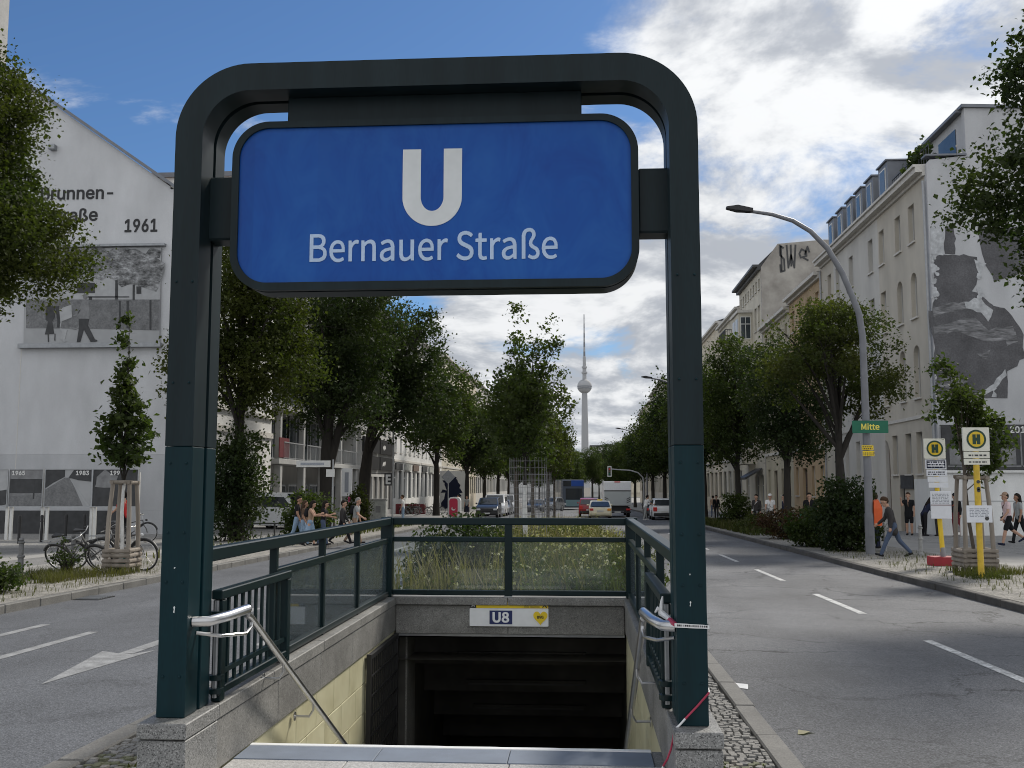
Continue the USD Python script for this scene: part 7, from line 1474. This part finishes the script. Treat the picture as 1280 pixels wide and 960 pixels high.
person('person in a red shirt with a bicycle before the dark photo board', -16.2, 35.2, 60, 1.78, lean=10, top='cloth_red', leg_m='cloth_black', skin='skin', shR=35, elR=30, shL=30, elL=30)
# right pavement
person('man in a dark jacket and jeans striding past the orange bin', 8.62, 28.8, 78, 1.72, lean=14, hipL=26, kneeL=4, hipR=-20, kneeR=22, top='cloth_charcoal', sleeve='long', leg_m='cloth_denim', hair='hair_brown', shL=-14, shR=16, elL=25, elR=35, head_down=20, coat=True)
person('person in a dark pink top half hidden behind the striding man', 9.5, 33.5, 60, 1.74, top='cloth_maroon', leg_m='cloth_navy', hair='hair_brown')
person('man in a long black shirt and black shorts holding a phone to his face', 14.15, 45.0, 150, 1.80, top='cloth_black', legs='shorts', leg_m='cloth_black', shR=50, elR=110, hair='hair_brown', coat=True, hair_len='short')
person('person in black bending over beside the man with the phone', 14.55, 44.3, -75, 1.72, lean=32, top='cloth_navy', sleeve='long', leg_m='cloth_black', shL=40, shR=45, elL=20, elR=20, hair_len='long', head_down=20)
person('person in dark clothes behind the paper timetables', 15.1, 44.2, 120, 1.70, top='cloth_navy', sleeve='long', leg_m='cloth_charcoal')
person('person in a dark cap and maroon trousers just right of the timetable board', 15.62, 43.6, 140, 1.76, top='cloth_black', sleeve='long', leg_m='cloth_maroon', cap='cloth_black', bag='shoulder', bag_m='bin_orange')
person('man in a pink shirt, black shorts and cap walking at the right edge', 14.55, 35.8, 95, 1.80, lean=5, hipL=20, kneeL=6, hipR=-24, kneeR=32, top='cloth_pink', legs='shorts', leg_m='cloth_black', skin='skin', cap='cloth_tan', shoe='cloth_navy', bag='shoulder', shR=-10, shL=12, elL=30)
person('woman with long dark hair in grey behind the man in the pink shirt', 15.6, 37.4, 95, 1.76, hipL=-14, hipR=16, kneeL=14, top='cloth_grey', leg_m='cloth_black', hair_len='long', skin='skin_tan')
person('dark-clad person standing behind the green box', 9.75, 44.2, 170, 1.78, top='cloth_black', sleeve='long', leg_m='cloth_black'); person('second dark-clad person left of the green box', 9.2, 46.5, 100, 1.72, top='cloth_navy', sleeve='long', leg_m='cloth_black')
person('person in a white shirt and cap with a bicycle on the far right pavement', 9.75, 53.2, 170, 1.76, top='cloth_white', leg_m='cloth_grey', cap='cloth_white', shR=30, elR=30); person('person in dark clothes left of the one in white on the right pavement', 9.2, 54.0, 150, 1.74, top='cloth_charcoal', sleeve='long', leg_m='cloth_black', bag='shoulder', bag_m='cloth_white')
person('person in a white vest and dark trousers bending by the parked white car', 4.55, 72.5, -60, 1.78, lean=18, hipL=14, hipR=-12, top='cloth_white', leg_m='cloth_grey', shoe='shoe_white', shR=30, elR=50)
person('dark-clad person before the door of the white shop house', -10.4, 86, 140, 1.76, top='cloth_black', sleeve='long', leg_m='cloth_black'); person('person in grey beside the dark one before the white shop house', -9.9, 88, 160, 1.70, top='cloth_grey', leg_m='cloth_navy'); person('person in white by the electricity cabinet', -11.3, 64, 90, 1.72, top='cloth_white', leg_m='cloth_light_denim', hair='hair_brown')
person('dark-clad person walking far along the right pavement under the trees', 10.0, 76, 170, 1.75, hipL=14, hipR=-14, top='cloth_black', sleeve='long', leg_m='cloth_charcoal'); person('person with a pale top far along the right pavement', 10.8, 84, 10, 1.72, hipL=12, hipR=-12, top='cloth_tan', leg_m='cloth_denim')
